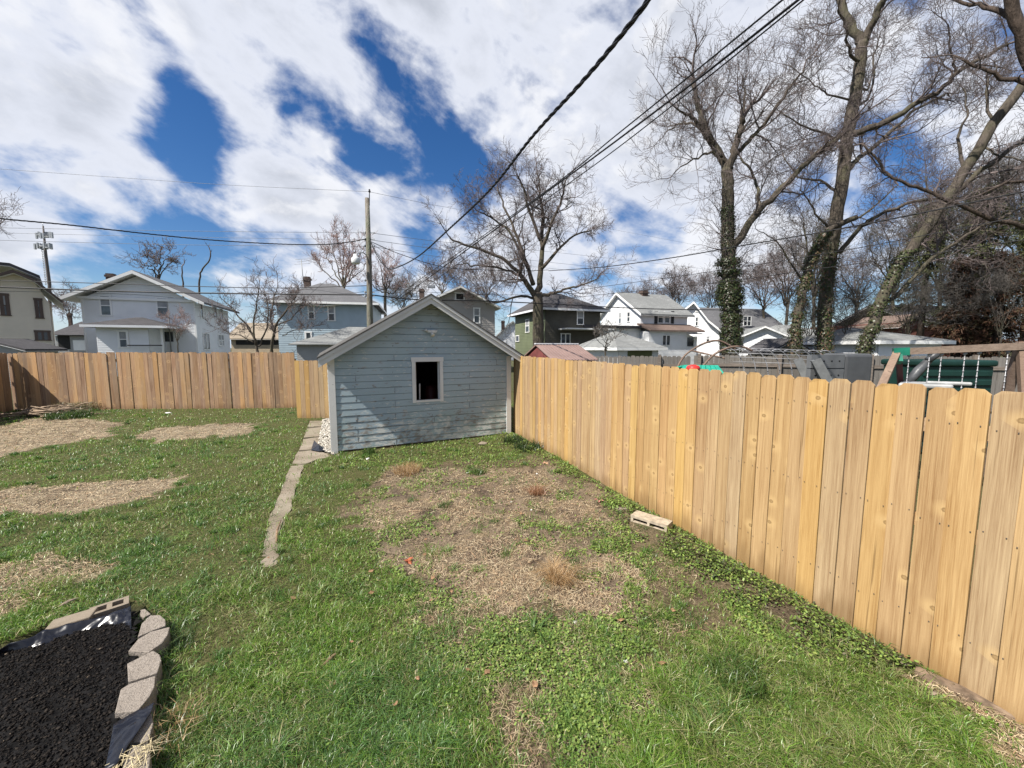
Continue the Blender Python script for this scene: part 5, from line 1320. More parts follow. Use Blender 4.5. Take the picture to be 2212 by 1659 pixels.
# ---------------------------------------------------------------- bare trees
def bark(name, c1, c2, moss=None):
    k = N(name); v = k.coord((5, 5, 1.1)); n_ = k.noise(v, 2.2, 7, .65, .4); b_ = k.noise(k.coord(), 1.2, 4)
    c = k.ramp(n_, [(0.3, c1), (0.68, c2)])
    if moss: c = k.mix(k.math('MULTIPLY', k.smooth(b_, .45, .65), .6), c, moss)
    return k.done(c, .9, n_, .09, 1.0, .15)
M_BARK_G = bark('grey_bark', (0.040, 0.034, 0.028), (0.135, 0.112, 0.090), (0.095, 0.092, 0.055))
M_BARK_B = bark('brown_bark', (0.035, 0.027, 0.022), (0.10, 0.075, 0.06))
M_TWIG = plain('twig_grey', (0.125, 0.10, 0.095), .85, .3, 3)
M_TWIGP = plain('twig_pink', (0.24, 0.165, 0.15), .85, .35, 3)
M_TWIGD = plain('twig_dark', (0.115, 0.102, 0.090), .85, .3, 3)
M_IVY = vcol('ivy_leaf', .4, .2, .4)

def nrm(v): return v / (np.linalg.norm(v) + 1e-9)

class Tree:
    def __init__(s, name, label, base, group=None, cat='tree', seed=1, twig=None, bark_=None):
        s.rr = random.Random(seed); s.g = np.random.default_rng(seed)
        s.t = thing(name, label, cat, base, 0, group); s.base = np.asarray(base, float)
        s.trunk = MB(); s.A, s.B, s.ra, s.rb = [], [], [], []
        s.limbs = []; s.twig = twig or M_TWIG; s.bark = bark_ or M_BARK_G
    kr = 1.0
    def limb(s, pts, r0, r1, n=9, sub=4, wob=.02, spawn=True):
        """smooth limb through world points"""
        r0, r1 = r0 * s.kr, r1 * s.kr
        P = [np.asarray(p, float) for p in pts]; out = []
        for i in range(len(P) - 1):
            p0, p1, p2, p3 = P[max(i - 1, 0)], P[i], P[i + 1], P[min(i + 2, len(P) - 1)]
            for k_ in range(sub):
                t = k_ / sub
                out.append(.5 * ((2 * p1) + (p2 - p0) * t + (2 * p0 - 5 * p1 + 4 * p2 - p3) * t * t + (3 * p1 - p0 - 3 * p2 + p3) * t ** 3))
        out.append(P[-1]); m_ = len(out)
        out = [p + s.g.normal(0, wob, 3) * (0 < i < m_ - 1) for i, p in enumerate(out)]
        rs = [r0 + (r1 - r0) * (i / (m_ - 1)) ** .85 for i in range(m_)]
        s.trunk.tube(out, rs, n)
        if spawn: s.limbs.append((out, rs))
        return out, rs
    def seg(s, a, b, ra, rb): s.A.append(a); s.B.append(b); s.ra.append(ra); s.rb.append(rb)
    def grow(s, p, d, L, r, lvl, mx, up=.05, kids=(0, 5, 5, 4, 3), wig=.22, rmin=.006):
        rr = s.rr; n = max(2, {1: 6, 2: 5, 3: 4}.get(lvl, 2)); st = L / n
        q = p
        for i in range(n):
            d = nrm(d + s.g.normal(0, wig, 3) + np.array([0, 0, up])); e = q + d * st
            r1 = max(r * (1 - .8 * (i + 1) / n), rmin); s.seg(q, e, max(r * (1 - .8 * i / n), rmin), r1)
            if lvl < mx:
                k_ = kids[lvl] / n
                c = int(k_) + (rr.random() < k_ - int(k_))
                for _ in range(c):
                    if i == 0 and lvl == 1 and rr.random() < .6: continue
                    ax = nrm(np.cross(d, s.g.normal(0, 1, 3))); an = rr.uniform(.45, 1.05)
                    dd = nrm(d * math.cos(an) + ax * math.sin(an))
                    s.grow(q + (e - q) * rr.random(), dd, L * rr.uniform(.38, .66), max(r1 * .7, rmin), lvl + 1, mx, up, kids, wig, rmin)
            q = e
    def spawn(s, per_m, L, r, mx=4, t0=.25, up=.06, kids=(0, 5, 5, 4, 3), wig=.22, rmin=.006, only=None, flat=0.0):
        for li, (pts, rs) in enumerate(s.limbs):
            if only is not None and li not in only: continue
            tot = sum(np.linalg.norm(pts[i + 1] - pts[i]) for i in range(len(pts) - 1)); n = int(tot * per_m * (1 - t0)) + 1
            for _ in range(n):
                t = t0 + (1 - t0) * s.rr.random() ** .8; i = min(int(t * (len(pts) - 1)), len(pts) - 2); f = t * (len(pts) - 1) - i
                p = pts[i] * (1 - f) + pts[i + 1] * f; d = nrm(pts[i + 1] - pts[i])
                ax = nrm(np.cross(d, s.g.normal(0, 1, 3))); an = s.rr.uniform(.5, 1.25); dd = nrm(d * math.cos(an) + ax * math.sin(an))
                s.grow(p, dd, L * s.rr.uniform(.5, 1.2) * (1.1 - .45 * t), min(rs[i] * .55, r), 1, mx, up, kids, wig, rmin)
            s.grow(pts[-1], nrm(pts[-1] - pts[-2]), L * .8, rs[-1], 1, mx, up, kids, wig, rmin)
    def ivy(s, pts, rs, n, r=(.03, .06), bulge=.06, cols=None, t0=0, t1=1, name='ivy', wild=.05):
        g = s.g; m_ = len(pts); P = np.array(pts); RS = np.array(rs)
        t = (t0 + (t1 - t0) * g.random(n)) * (m_ - 1); i = np.minimum(t.astype(int), m_ - 2); f = (t - i)[:, None]
        c = P[i] * (1 - f) + P[i + 1] * f; rad_ = RS[i] + bulge * (0.3 + g.random(n)) * (0.4 + 1.2 * fbm(t * .8, g.random(n) * 3, 1.0, 7)) + np.abs(g.normal(0, wild, n)) * (g.random(n) < .2)
        okk = fbm(t * 1.3, g.random(n) * 1.2, 1.0, 3, 3) > .34
        c, rad_ = c[okk], rad_[okk]; n = len(c)
        a = g.random(n) * 6.28; nr = np.stack([np.cos(a), np.sin(a), g.normal(0, .5, n) + .3], -1); nr /= np.linalg.norm(nr, axis=1)[:, None]
        c = c + np.stack([np.cos(a), np.sin(a), 0 * a], -1) * rad_[:, None]
        u = np.cross(nr, np.array([0, 0, 1.0]) + g.normal(0, .3, (n, 3))); u /= np.linalg.norm(u, axis=1)[:, None]; w = np.cross(nr, u)
        sz = (r[0] + (r[1] - r[0]) * g.random(n))[:, None]
        V = np.stack([c - u * sz, c - w * sz * .9 + nr * sz * .2, c + u * sz, c + w * sz * 1.2 - nr * sz * .2], 1).reshape(-1, 3)
        o = np.arange(n) * 4; Q = np.stack([o, o + 1, o + 2, o + 3], -1)
        cc = pal(n, cols or [(0.026, 0.038, 0.012), (0.04, 0.055, 0.018), (0.075, 0.082, 0.034), (0.05, 0.036, 0.022)], [4, 4, 1.5, 2][:len(cols) if cols else 4])
        return npmesh(name, V, None, M_IVY, s.t, col=np.repeat(cc, 4, 0), quads=Q)
    def done(s, crown='crown'):
        obj('trunk', s.trunk, s.bark, s.t)
        if not s.A: return s.t
        A, B = np.array(s.A), np.array(s.B); ra, rb = np.array(s.ra)[:, None], np.array(s.rb)[:, None]
        d = B - A; d /= np.linalg.norm(d, axis=1)[:, None] + 1e-9
        h = np.where(np.abs(d[:, :1]) < .8, np.array([[1.0, 0, 0]]), np.array([[0, 1.0, 0]])); u = np.cross(d, h); u /= np.linalg.norm(u, axis=1)[:, None]; w = np.cross(d, u)
        V = []
        for C_, r_ in ((A, ra), (B, rb)):
            for k_ in range(3):
                a = 2.094 * k_; V.append(C_ + r_ * (math.cos(a) * u + math.sin(a) * w))
        V = np.stack(V, 1).reshape(-1, 3); o = np.arange(len(A)) * 6
        Q = np.concatenate([np.stack([o + k_, o + (k_ + 1) % 3, o + 3 + (k_ + 1) % 3, o + 3 + k_], -1) for k_ in range(3)])
        npmesh(crown, V, None, s.twig, s.t, quads=Q, smooth=True)
        return s.t

def PX(pts, Y, dY=0.0):
    """pixel polyline at depth Y (drifting by dY towards the end)"""
    n = len(pts) - 1
    return [at(p[0], p[1], (p[2] if len(p) > 2 else Y + dY * i / n)) for i, p in enumerate(pts)]
def foot(px, Y, lift=0.05):
    r = ray(px, 750); return np.array([r[0] / r[1] * Y, Y, lift])

# big oak in the middle
Y = 29
t = Tree('oak_tree', 'big spreading bare tree in the middle, rising between taupe and green houses', foot(1163, Y), seed=21); t.kr = 0.74
t.limb([foot(1163, Y, -.2)] + PX([(1163, 720), (1162, 670), (1161, 632)], Y), .62, .47, 12, wob=.015, spawn=False)
for pts, dY, r0, r1 in (([(1158, 640), (1136, 611), (1123, 591), (1084, 559), (1019, 533), (975, 517)], -2, .30, .07), ([(1163, 640), (1168, 590), (1171, 530), (1172, 470), (1166, 410), (1160, 372)], 1, .34, .06),
                        ([(1152, 615), (1135, 560), (1112, 500), (1090, 445), (1075, 405)], 2.5, .24, .06), ([(1171, 540), (1195, 480), (1215, 430), (1222, 390)], -2.5, .2, .06), ([(1166, 640), (1190, 634), (1211, 629), (1248, 619), (1288, 603)], -1.5, .2, .05),
                        ([(1170, 580), (1205, 540), (1240, 510), (1278, 497)], 2, .2, .05), ([(1168, 520), (1142, 455), (1128, 400), (1118, 380)], -1, .18, .05), ([(1155, 645), (1115, 640), (1075, 655), (1035, 648), (1005, 640)], 1, .14, .04), ([(1124, 592), (1080, 580), (1040, 575), (1000, 570)], -3, .14, .04), ([(1140, 580), (1100, 500), (1060, 470), (1030, 455)], -1, .15, .04)):
    t.limb(PX(pts, Y, dY), r0, r1, 8, wob=.05)
t.spawn(1.9, 2.7, .07, mx=4, t0=.2, up=.05, kids=(0, 6, 5, 4, 3), wig=.22, rmin=.0075); t.done()

# ivy clad trees on the right
Y = 17
t = Tree('ivy_tree', 'bare tree with dense ivy on its lower trunk, just left of the taller trees', foot(1578, Y), seed=31); t.kr = 0.78
tp, tr = t.limb([foot(1578, Y, -.2)] + PX([(1580, 745), (1580, 690), (1577, 640), (1573, 560), (1572, 480), (1572, 410), (1570, 365)], Y), .46, .27, 12, spawn=False, wob=.02)
t.ivy(tp, tr, 6500, (.022, .045), .12, t0=.12, t1=.46); t.ivy(tp, tr, 6500, (.022, .045), .22, t0=.38, t1=.57); t.ivy(tp, tr, 1300, (.02, .04), .05, t0=.55, t1=.78)
for pts, dY, r0, r1 in (([(1570, 368), (1565, 352), (1536, 306), (1515, 257), (1503, 207), (1496, 176)], 1, .24, .10), ([(1572, 370), (1578, 350), (1590, 315), (1600, 275), (1604, 255)], -.5, .24, .13), ([(1592, 335), (1615, 305), (1640, 281), (1681, 224), (1714, 178), (1735, 150)], -1.5, .13, .04),
                        ([(1578, 540), (1600, 513), (1640, 451), (1689, 406), (1743, 352), (1793, 310), (1826, 284)], -1, .22, .09), ([(1642, 450), (1636, 410), (1627, 381), (1600, 340)], 1, .10, .05), ([(1530, 300), (1505, 265), (1480, 248), (1462, 235)], -1, .12, .04), ([(1536, 306), (1500, 270), (1470, 265), (1440, 285)], 1.5, .09, .03), ([(1600, 260), (1610, 210), (1606, 180)], 1, .08, .03), ([(1560, 340), (1530, 330), (1500, 345), (1470, 360)], -1, .07, .03)):
    t.limb(PX(pts, Y, dY), r0, r1, 8, wob=.03)
t.spawn(2.4, 2.5, .045, mx=4, t0=.22, up=.10, kids=(0, 6, 5, 4, 3), wig=.20, rmin=.0046)
for i in range(34):      # water shoots along the trunk
    p = at(1572 + R.uniform(-12, 10), R.uniform(380, 620), Y); t.grow(p, nrm(np.array([R.choice((-1, 1)) * R.uniform(.5, 1), R.uniform(-.8, .5), R.uniform(.2, .9)])), R.uniform(.8, 1.8), .02, 2, 4, .08, (0, 5, 5, 4, 3), .25, .0045)
t.done()

Y = 19
t = Tree('tall_tree', 'tallest straight trunked bare tree whose top leaves the picture', foot(1780, Y), seed=41); t.kr = 0.72
tp, tr = t.limb([foot(1776, Y, -.2)] + PX([(1779, 755), (1781, 683), (1789, 600), (1805, 476), (1822, 373), (1831, 290), (1847, 207), (1859, 130), (1863, 90)], Y), .44, .30, 12, spawn=False, wob=.02)
t.ivy(tp, tr, 5200, (.025, .05), .10, t0=0, t1=.40, cols=[(0.04, 0.06, 0.018), (0.06, 0.07, 0.025), (0.13, 0.075, 0.045), (0.16, 0.10, 0.06)])
for pts, dY, r0, r1 in (([(1862, 95), (1838, 54), (1818, 0), (1800, -70), (1790, -140)], 1, .26, .16), ([(1864, 92), (1884, 46), (1913, -5), (1935, -80)], -1, .24, .14), ([(1859, 137), (1838, 115), (1829, 85), (1824, 45), (1810, 20)], -1.5, .10, .05), ([(1848, 220), (1790, 112 + 90), (1760, 122 + 60), (1700, 70 + 70)], -1, .07, .02),
                        ([(1832, 292), (1860, 283), (1909, 265), (1967, 232), (2025, 199), (2066, 157), (2120, 128), (2178, 95)], -2, .24, .07), ([(1824, 373), (1850, 345), (1876, 327), (1938, 273), (1979, 236), (2040, 205)], 1, .18, .07), ([(1850, 186), (1875, 194), (1879, 178)], 0, .09, .05),
                        ([(1826, 350), (1800, 300), (1740, 275), (1690, 245)], -1.5, .10, .03), ([(1815, 420), (1770, 390), (1720, 380), (1690, 330)], 1.5, .10, .03), ([(1842, 240), (1880, 200), (1890, 120), (1900, 80)], 1.5, .09, .03), ([(2066, 157), (2062, 130), (2052, 112), (2050, 70)], -1, .08, .04), ([(1801, 500), (1770, 470), (1745, 430), (1730, 405)], 0, .08, .03)):
    t.limb(PX(pts, Y, dY), r0, r1, 8, wob=.03)
t.spawn(2.1, 2.9, .05, mx=4, t0=.2, up=.06, kids=(0, 6, 5, 4, 3), wig=.21, rmin=.0052); t.done()

Y = 16
t = Tree('leaning_tree', 'thick bare tree leaning far out to the right with mossy bark', foot(1872, Y), seed=51); t.kr = 0.66
tp, tr = t.limb([foot(1868, Y, -.2)] + PX([(1870, 755), (1896, 674), (1939, 575), (1975, 530), (2012, 476), (2083, 373), (2145, 269), (2212, 182), (2275, 110)], Y, -1.5), .33, .22, 12, spawn=False, wob=.02)
t.ivy(tp, tr, 4000, (.02, .045), .10, t0=0.02, t1=.42, cols=[(0.045, 0.06, 0.02), (0.07, 0.08, 0.03), (0.09, 0.075, 0.045)])
for pts, dY, r0, r1 in (([(2045, 440), (2085, 400), (2124, 364), (2212, 306), (2270, 280)], -.8, .17, .09), ([(1950, 560), (1985, 515), (2010, 440), (2000, 380)], 1, .09, .03), ([(2083, 373), (2070, 300), (2090, 240), (2080, 190)], 1, .10, .03), ([(1900, 665), (1935, 640), (2000, 571), (2062, 525), (2124, 489), (2230, 440)], -1, .14, .06), ([(2120, 310), (2150, 330), (2220, 350)], -1, .08, .03), ([(2145, 269), (2130, 200), (2150, 140)], 1, .09, .03)):
    t.limb(PX(pts, Y, dY), r0, r1, 8, wob=.03)
t.spawn(2.4, 2.4, .045, mx=4, t0=.2, up=.03, kids=(0, 6, 5, 4, 3), wig=.22, rmin=.0044); t.done()

Y = 18
t = Tree('leaning_tree', 'shorter ivy covered trunk leaning right, between the ivy tree and the tallest tree', foot(1716, Y), seed=61); t.kr = 0.8
tp, tr = t.limb([foot(1714, Y, -.2)] + PX([(1717, 748), (1723, 689), (1737, 618), (1754, 561), (1777, 515), (1800, 490), (1850, 470)], Y), .30, .14, 10, spawn=False, wob=.02)
t.ivy(tp, tr, 5600, (.022, .045), .12, t0=0, t1=.8, cols=[(0.04, 0.055, 0.018), (0.06, 0.07, 0.025), (0.10, 0.065, 0.04), (0.14, 0.09, 0.05)])
for pts, dY, r0, r1 in (([(1800, 492), (1813, 546), (1850, 500), (1876, 476), (1958, 439), (2020, 430), (2103, 426)][1:], -1, .13, .05), ([(1785, 505), (1830, 480), (1880, 455), (1940, 400)], 1, .09, .03), ([(1740, 610), (1700, 560), (1680, 520), (1640, 500)], 0, .06, .02), ([(1750, 570), (1740, 500), (1730, 460)], 1, .06, .02)):
    t.limb(PX(pts, Y, dY), r0, r1, 8, wob=.03)
t.spawn(1.7, 1.9, .035, mx=4, t0=.15, up=.05, wig=.3, rmin=.005); t.done()

Y = 13
t = Tree('dark_tree', 'dark trunked tree at the right picture edge sending one arching limb left', foot(2290, Y), seed=71, bark_=M_BARK_B); t.kr = 0.9
t.limb([foot(2300, Y, -.2)] + PX([(2290, 600), (2275, 350), (2245, 200), (2212, 95), (2186, 0), (2170, -90)], Y), .24, .15, 10, spawn=False)
for pts, dY, r0, r1 in (([(2290, 500), (2212, 488), (2145, 472), (2062, 439), (2000, 410), (1930, 385), (1896, 348), (1862, 310)], 1.5, .10, .035), ([(2240, 190), (2180, 170), (2120, 150), (2060, 120)], 1, .10, .03), ([(2200, 50), (2140, 20), (2080, 5), (2020, -20)], 2, .10, .03), ([(2280, 400), (2200, 390), (2120, 420)], 0, .08, .03)):
    t.limb(PX(pts, Y, dY), r0, r1, 8, wob=.03)
t.spawn(1.8, 1.7, .03, mx=4, t0=.2, up=.02, wig=.3, rmin=.0036); t.done()

# reddish budding trees behind the pole
for (lb, cx, by, cw, top, Yd, sd, nl) in (('wide bare tree with pinkish buds rising behind the blue house chimney', 742, 640, 62, 512, 40, 81, 9), ('rosy budding bare tree just right of the utility pole', 832, 645, 36, 575, 42, 82, 7)):
    t = Tree('budding_tree', lb, foot(cx, Yd), seed=sd, twig=M_TWIGP, cat='tree'); t.kr = .65
    t.limb([foot(cx, Yd)] + PX([(cx, 680), (cx + 1, by - 20)], Yd), .30, .22, 8, spawn=False)
    for i in range(nl):
        f = (i + .5) / nl * 2 - 1; ex = cx + f * cw; ey = top + 55 * f * f + R.uniform(-8, 14)
        t.limb(PX([(cx, by - 10 - R.uniform(0, 15)), (cx + f * cw * .35, by - (by - ey) * .45), (cx + f * cw * .75, by - (by - ey) * .72), (ex, ey)], Yd, R.uniform(-2.5, 2.5)), .13, .03, 6, wob=.06)
    t.spawn(1.5, 1.9, .035, mx=3, t0=.2, up=.10, kids=(0, 7, 6, 4), wig=.22, rmin=.012); t.done()

# many stemmed ornamental tree in front of the blue house
Y = 23
t = Tree('small_tree', 'low many stemmed bare tree in front of the blue house corner', foot(588, Y), seed=91, bark_=M_BARK_G); t.kr = .7
for pts, dY, r0, r1 in (([(586, 765), (590, 725), (600, 695), (622, 665), (640, 640)], -1, .13, .04), ([(588, 760), (592, 718), (585, 690), (590, 650), (600, 615)], 1, .10, .03), ([(556, 765), (552, 735), (530, 700), (505, 672), (490, 655)], .5, .12, .03), ([(552, 745), (548, 705), (555, 660), (560, 620)], -.5, .09, .03), ([(558, 748), (575, 715), (580, 670), (572, 630)], 1, .08, .03), ([(596, 705), (625, 690), (650, 668), (665, 655)], -1, .06, .02), ([(548, 740), (520, 725), (495, 720), (478, 705)], 0, .06, .02), ([(610, 725), (640, 712), (660, 712)], -.5, .04, .02)):
    t.limb(PX(pts, Y, dY), r0, r1, 7, wob=.03)
t.spawn(3.0, 1.5, .03, mx=3, t0=.25, up=.08, kids=(0, 7, 5, 3), wig=.27, rmin=.008); t.done()

def simple_tree(name, label, cx, Yd, by, top, cw, seed, nl=7, twig=None, r=.2, group=None, L=1.8, per=1.4, rmin=.012, mx=3, cat='tree', trunk_to=.45, up=.08):
    t = Tree(name, label, foot(cx, Yd), seed=seed, twig=twig, group=group, cat=cat); t.kr = .65
    fy = by + (top - by) * trunk_to * .6
    t.limb([foot(cx, Yd, -.1)] + PX([(cx + R.uniform(-2, 2), by), (cx + R.uniform(-3, 3), fy)], Yd), r, r * .75, 7, spawn=False)
    for i in range(nl):
        f = (i + .5) / nl * 2 - 1 + R.uniform(-.1, .1); ey = top + (by - top) * .32 * f * f + R.uniform(-.04, .10) * (by - top)
        t.limb(PX([(cx, fy + R.uniform(0, 8)), (cx + f * cw * .35, fy + (ey - fy) * .4), (cx + f * cw * .75, fy + (ey - fy) * .75), (cx + f * cw, ey)], Yd, R.uniform(-.06, .06) * Yd), r * .45, r * .12, 6, wob=.004 * Yd ** .8)
    t.spawn(per, L, r * .14, mx=mx, t0=.15, up=up, kids=(0, 6, 5, 4), wig=.25, rmin=rmin); return t.done()

simple_tree('bare_tree', 'open crowned bare tree rising behind the white house roof', 343, 42, 620, 540, 40, 101, 6, r=.26, rmin=.014)
for lb, pts in (('bare broken trunk standing behind the white house roof', [(396, 640), (395, 605), (393, 575)]), ('bent leafless pole-like trunk with a forked tip behind the white house', [(430, 640), (431, 604), (438, 580), (452, 562), (455, 545)])):
    t = Tree('dead_tree', lb, foot(pts[0][0], 40), seed=int(pts[0][0])); t.kr = .5; t.limb([foot(pts[0][0], 40)] + PX(pts, 40), .22, .10, 7, spawn=False); 
    t.grow(at(*pts[-1], 40), np.array([.3, 0, 1.0]), 1.0, .06, 2, 3, .1); t.done()
simple_tree('young_tree', 'slim young tree with reddish twigs in front of the white house', 383, 25, 750, 683, 22, 103, 5, M_TWIGP, r=.06, L=.9, rmin=.007, cat='tree')
simple_tree('young_tree', 'small dark leafless tree in front of the hip roofed garage', 1309, 15, 765, 712, 26, 104, 5, M_TWIGD, r=.055, L=.55, rmin=.006)
simple_tree('bare_tree', 'thin treetop showing above the taupe house ridge on its left', 955, 55, 650, 572, 45, 105, 7, r=.25, L=2.6, rmin=.016)
simple_tree('bare_tree', 'bare tree behind the taupe house on its right side', 1050, 56, 660, 585, 45, 106, 7, r=.25, L=2.6, rmin=.016)
simple_tree('bare_tree', 'far bare tree in the gap left of the white house', 150, 60, 710, 632, 30, 107, 6, r=.2, L=2.2, rmin=.016)
simple_tree('bare_tree', 'bare tree at the left picture edge, only its right twigs in view', -45, 20, 560, 460, 58, 108, 6, r=.2, L=1.6, rmin=.006)
for i, (cx, Yd, top, cw, lb) in enumerate([(1380, 70, 625, 60, 'hazy bare tree far behind the white house chimney'), (1460, 65, 590, 50, 'hazy bare tree between the two white houses'), (1535, 62, 600, 50, 'hazy bare tree just left of the ivy trunk, above the second white house'),
                                           (1650, 50, 575, 60, 'twiggy bare tree behind the white gabled garage'), (1700, 40, 540, 50, 'bare tree in the gap right of the ivy clad trunk'), (1850, 42, 560, 60, 'dense bare tree right behind the tallest trunk'), (1930, 36, 470, 80, 'wide bare tree behind the leaning trunk'),
                                           (2030, 34, 420, 90, 'tall bare tree behind the pale garage and dark conifer'), (2130, 30, 380, 90, 'tall twiggy tree above the rusty conifers'), (2215, 28, 330, 90, 'tall twiggy tree at the right edge above the swing set'), (1760, 34, 480, 60, 'bare tree seen between the tallest trunk and the ivy trunk'), (870, 62, 610, 40, 'far bare tree right of the rosy budding tree')]):
    simple_tree('bare_tree', lb, cx, Yd, 700, top, cw, 120 + i, 8, M_TWIG if i < 6 else M_TWIGD, r=.26, L=2.6, per=2.2, rmin=.0125 if Yd > 45 else .009)
# lower scrub under the right hand trees
for i, (cx, Yd, top, cw, lb) in enumerate([(1750, 22, 655, 50, 'leafless scrub between the leaning ivy trunk and tallest trunk'), (1830, 20, 640, 45, 'leafless scrub right of the tallest trunk'), (1960, 20, 600, 60, 'tangled scrub behind the pale garage'), (2060, 22, 600, 60, 'tangled scrub in front of the rusty conifers'), (2160, 20, 590, 70, 'tangled scrub at the right edge above the swing beam')]):
    simple_tree('scrub', lb, cx, Yd, 745, top, cw, 150 + i, 9, M_TWIGD, r=.07, L=1.4, per=2.4, rmin=.005, cat='shrub', trunk_to=.2)

# conifers
def conifer(label, cx, Yd, top, cw, seed, cols, n, bottom=.12, trunkc=None):
    g = np.random.default_rng(seed); b = foot(cx, Yd); zt = at(cx, top, Yd)[2]; rw = cw / F * Yd
    t = thing('conifer', label, 'tree', b); mb = MB(); mb.tube([b - [0, 0, .2], b + [0, 0, zt * .6], b + [0, 0, zt]], [.22, .15, .03], 8); obj('trunk', mb, M_BARK_B, t)
    nb = 260; zb = zt * (bottom + (1 - bottom) * g.random(nb) ** .8); ab = g.random(nb) * 6.28; Lb = rw * (1.05 - .75 * (zb / zt)) * (.55 + .6 * g.random(nb))
    i = g.integers(0, nb, n); f = .15 + .85 * g.random(n) ** .7
    x = b[0] + np.cos(ab[i]) * Lb[i] * f + g.normal(0, .10, n); y = b[1] + np.sin(ab[i]) * Lb[i] * f + g.normal(0, .10, n); z = zb[i] - .28 * Lb[i] * f ** 1.5 + g.normal(0, .09, n)
    a = ab[i] + g.normal(0, .5, n); L = .10 + .14 * g.random(n); w = .014 + .014 * g.random(n)
    d = np.stack([np.cos(a), np.sin(a), -.35 + g.normal(0, .35, n)], -1); sd_ = np.stack([-np.sin(a), np.cos(a), g.normal(0, .4, n)], -1)
    c = np.stack([x, y, z], -1); V = np.stack([c - sd_ * w[:, None], c + sd_ * w[:, None], c + d * L[:, None] + sd_ * w[:, None] * .5, c + d * L[:, None] - sd_ * w[:, None] * .5], 1).reshape(-1, 3)
    o = np.arange(n) * 4; npmesh('crown', V, None, vcol('needles_' + str(seed), .6, .2, .2), t, col=np.repeat(pal(n, cols, [3, 3, 2]), 4, 0), quads=np.stack([o, o + 1, o + 2, o + 3], -1))
    mb = MB()
    for j in range(0, nb, 2): mb.tube([b + [0, 0, zb[j]], np.array([b[0] + np.cos(ab[j]) * Lb[j] * .9, b[1] + np.sin(ab[j]) * Lb[j] * .9, zb[j] - .25 * Lb[j]])], [.03, .008], 4)
    obj('branches', mb, M_BARK_B, t)
DGN = [(0.085, 0.098, 0.042), (0.12, 0.125, 0.06), (0.055, 0.065, 0.032)]; RUST = [(0.115, 0.06, 0.038), (0.09, 0.052, 0.034), (0.075, 0.065, 0.036)]
conifer('dark green shaggy conifer behind the leaning trunk', 1985, 27, 440, 75, 1, DGN, 15000, .3)
conifer('tall dark green conifer right of the shaggy one, above the rusty foliage', 2095, 26, 400, 85, 2, DGN, 17000, .3)
conifer('dark conifer at the right picture edge', 2210, 24, 430, 80, 3, DGN, 14000, .2)
conifer('low rusty brown conifer above the swing beam, left of its twin', 2065, 22, 560, 60, 4, RUST, 15000, .05)
conifer('rusty brown conifer nearer the right edge, larger than its twin', 2150, 21, 545, 65, 5, RUST, 17000, .05)
# ---------------------------------------------------------------- pole, wires, mast
M_POLE = bark('pole_wood', (0.10, 0.085, 0.07), (0.26, 0.235, 0.20), (0.17, 0.20, 0.13)); M_WIRE = plain('wire_black', (0.012, 0.012, 0.014), .5); M_WIREG = plain('wire_grey', (0.14, 0.15, 0.17), .5, spec=.4); M_STEEL = plain('galvanised', (0.33, 0.34, 0.35), .45, .15, metal=.3)
YP = 20.0
pb = foot(799, YP)
pole = thing('utility_pole', 'weathered wooden utility pole with street light, left of the shed roof', 'utility pole', pb)
mb = MB(); mb.tube([pb - [0, 0, .3]] + PX([(799, 690), (797, 560), (793, 428)], YP), [.155, .15, .13, .105], 14); obj('shaft', mb, M_POLE, pole)
tp = at(793, 428, YP)
mb = MB(); mb.tube([tp - [-.10, 0, .35], tp + [.12, 0, .18], tp + [.13, 0, .30]], .022, 6); mb.lathe(tp + [.13, 0, .26], [(.02, 0), (.06, .03), (.06, .07), (.03, .10), (.05, .13), (.02, .17)], 10); obj('pin_insulator', mb, M_WIRE, pole)
for y_ in (503, 517, 532, 640, 632, 606): 
    p = at(799, y_, YP); mb = MB(); mb.lathe(p + [-.22, -.05, -.06], [(.03, 0), (.05, .03), (.035, .06), (.05, .09), (.03, .12)], 8); mb.bar(p + [-.22, -.02, 0], p + [.25, -.02, 0], .03, .05); obj('insulator', mb, M_STEEL, pole)
p = at(795, 553, YP); e = at(768, 552, YP - .6)
mb = MB(); mb.tube([p, p + (e - p) * .4 + [0, 0, .16], p + (e - p) * .8 + [0, 0, .12], e + [0, 0, .02]], .03, 8); arm = obj('lamp_arm', mb, M_STEEL, pole)
mb = MB(); mb.lathe(e - [0, 0, .42], [(.02, 0), (.17, .02), (.2, .08), (.21, .26), (.16, .33), (.1, .36), (.09, .48), (.03, .5)], 16); obj('lamp_head', mb, plain('lamp_white', (0.62, 0.63, 0.62), .4, .08), pole)

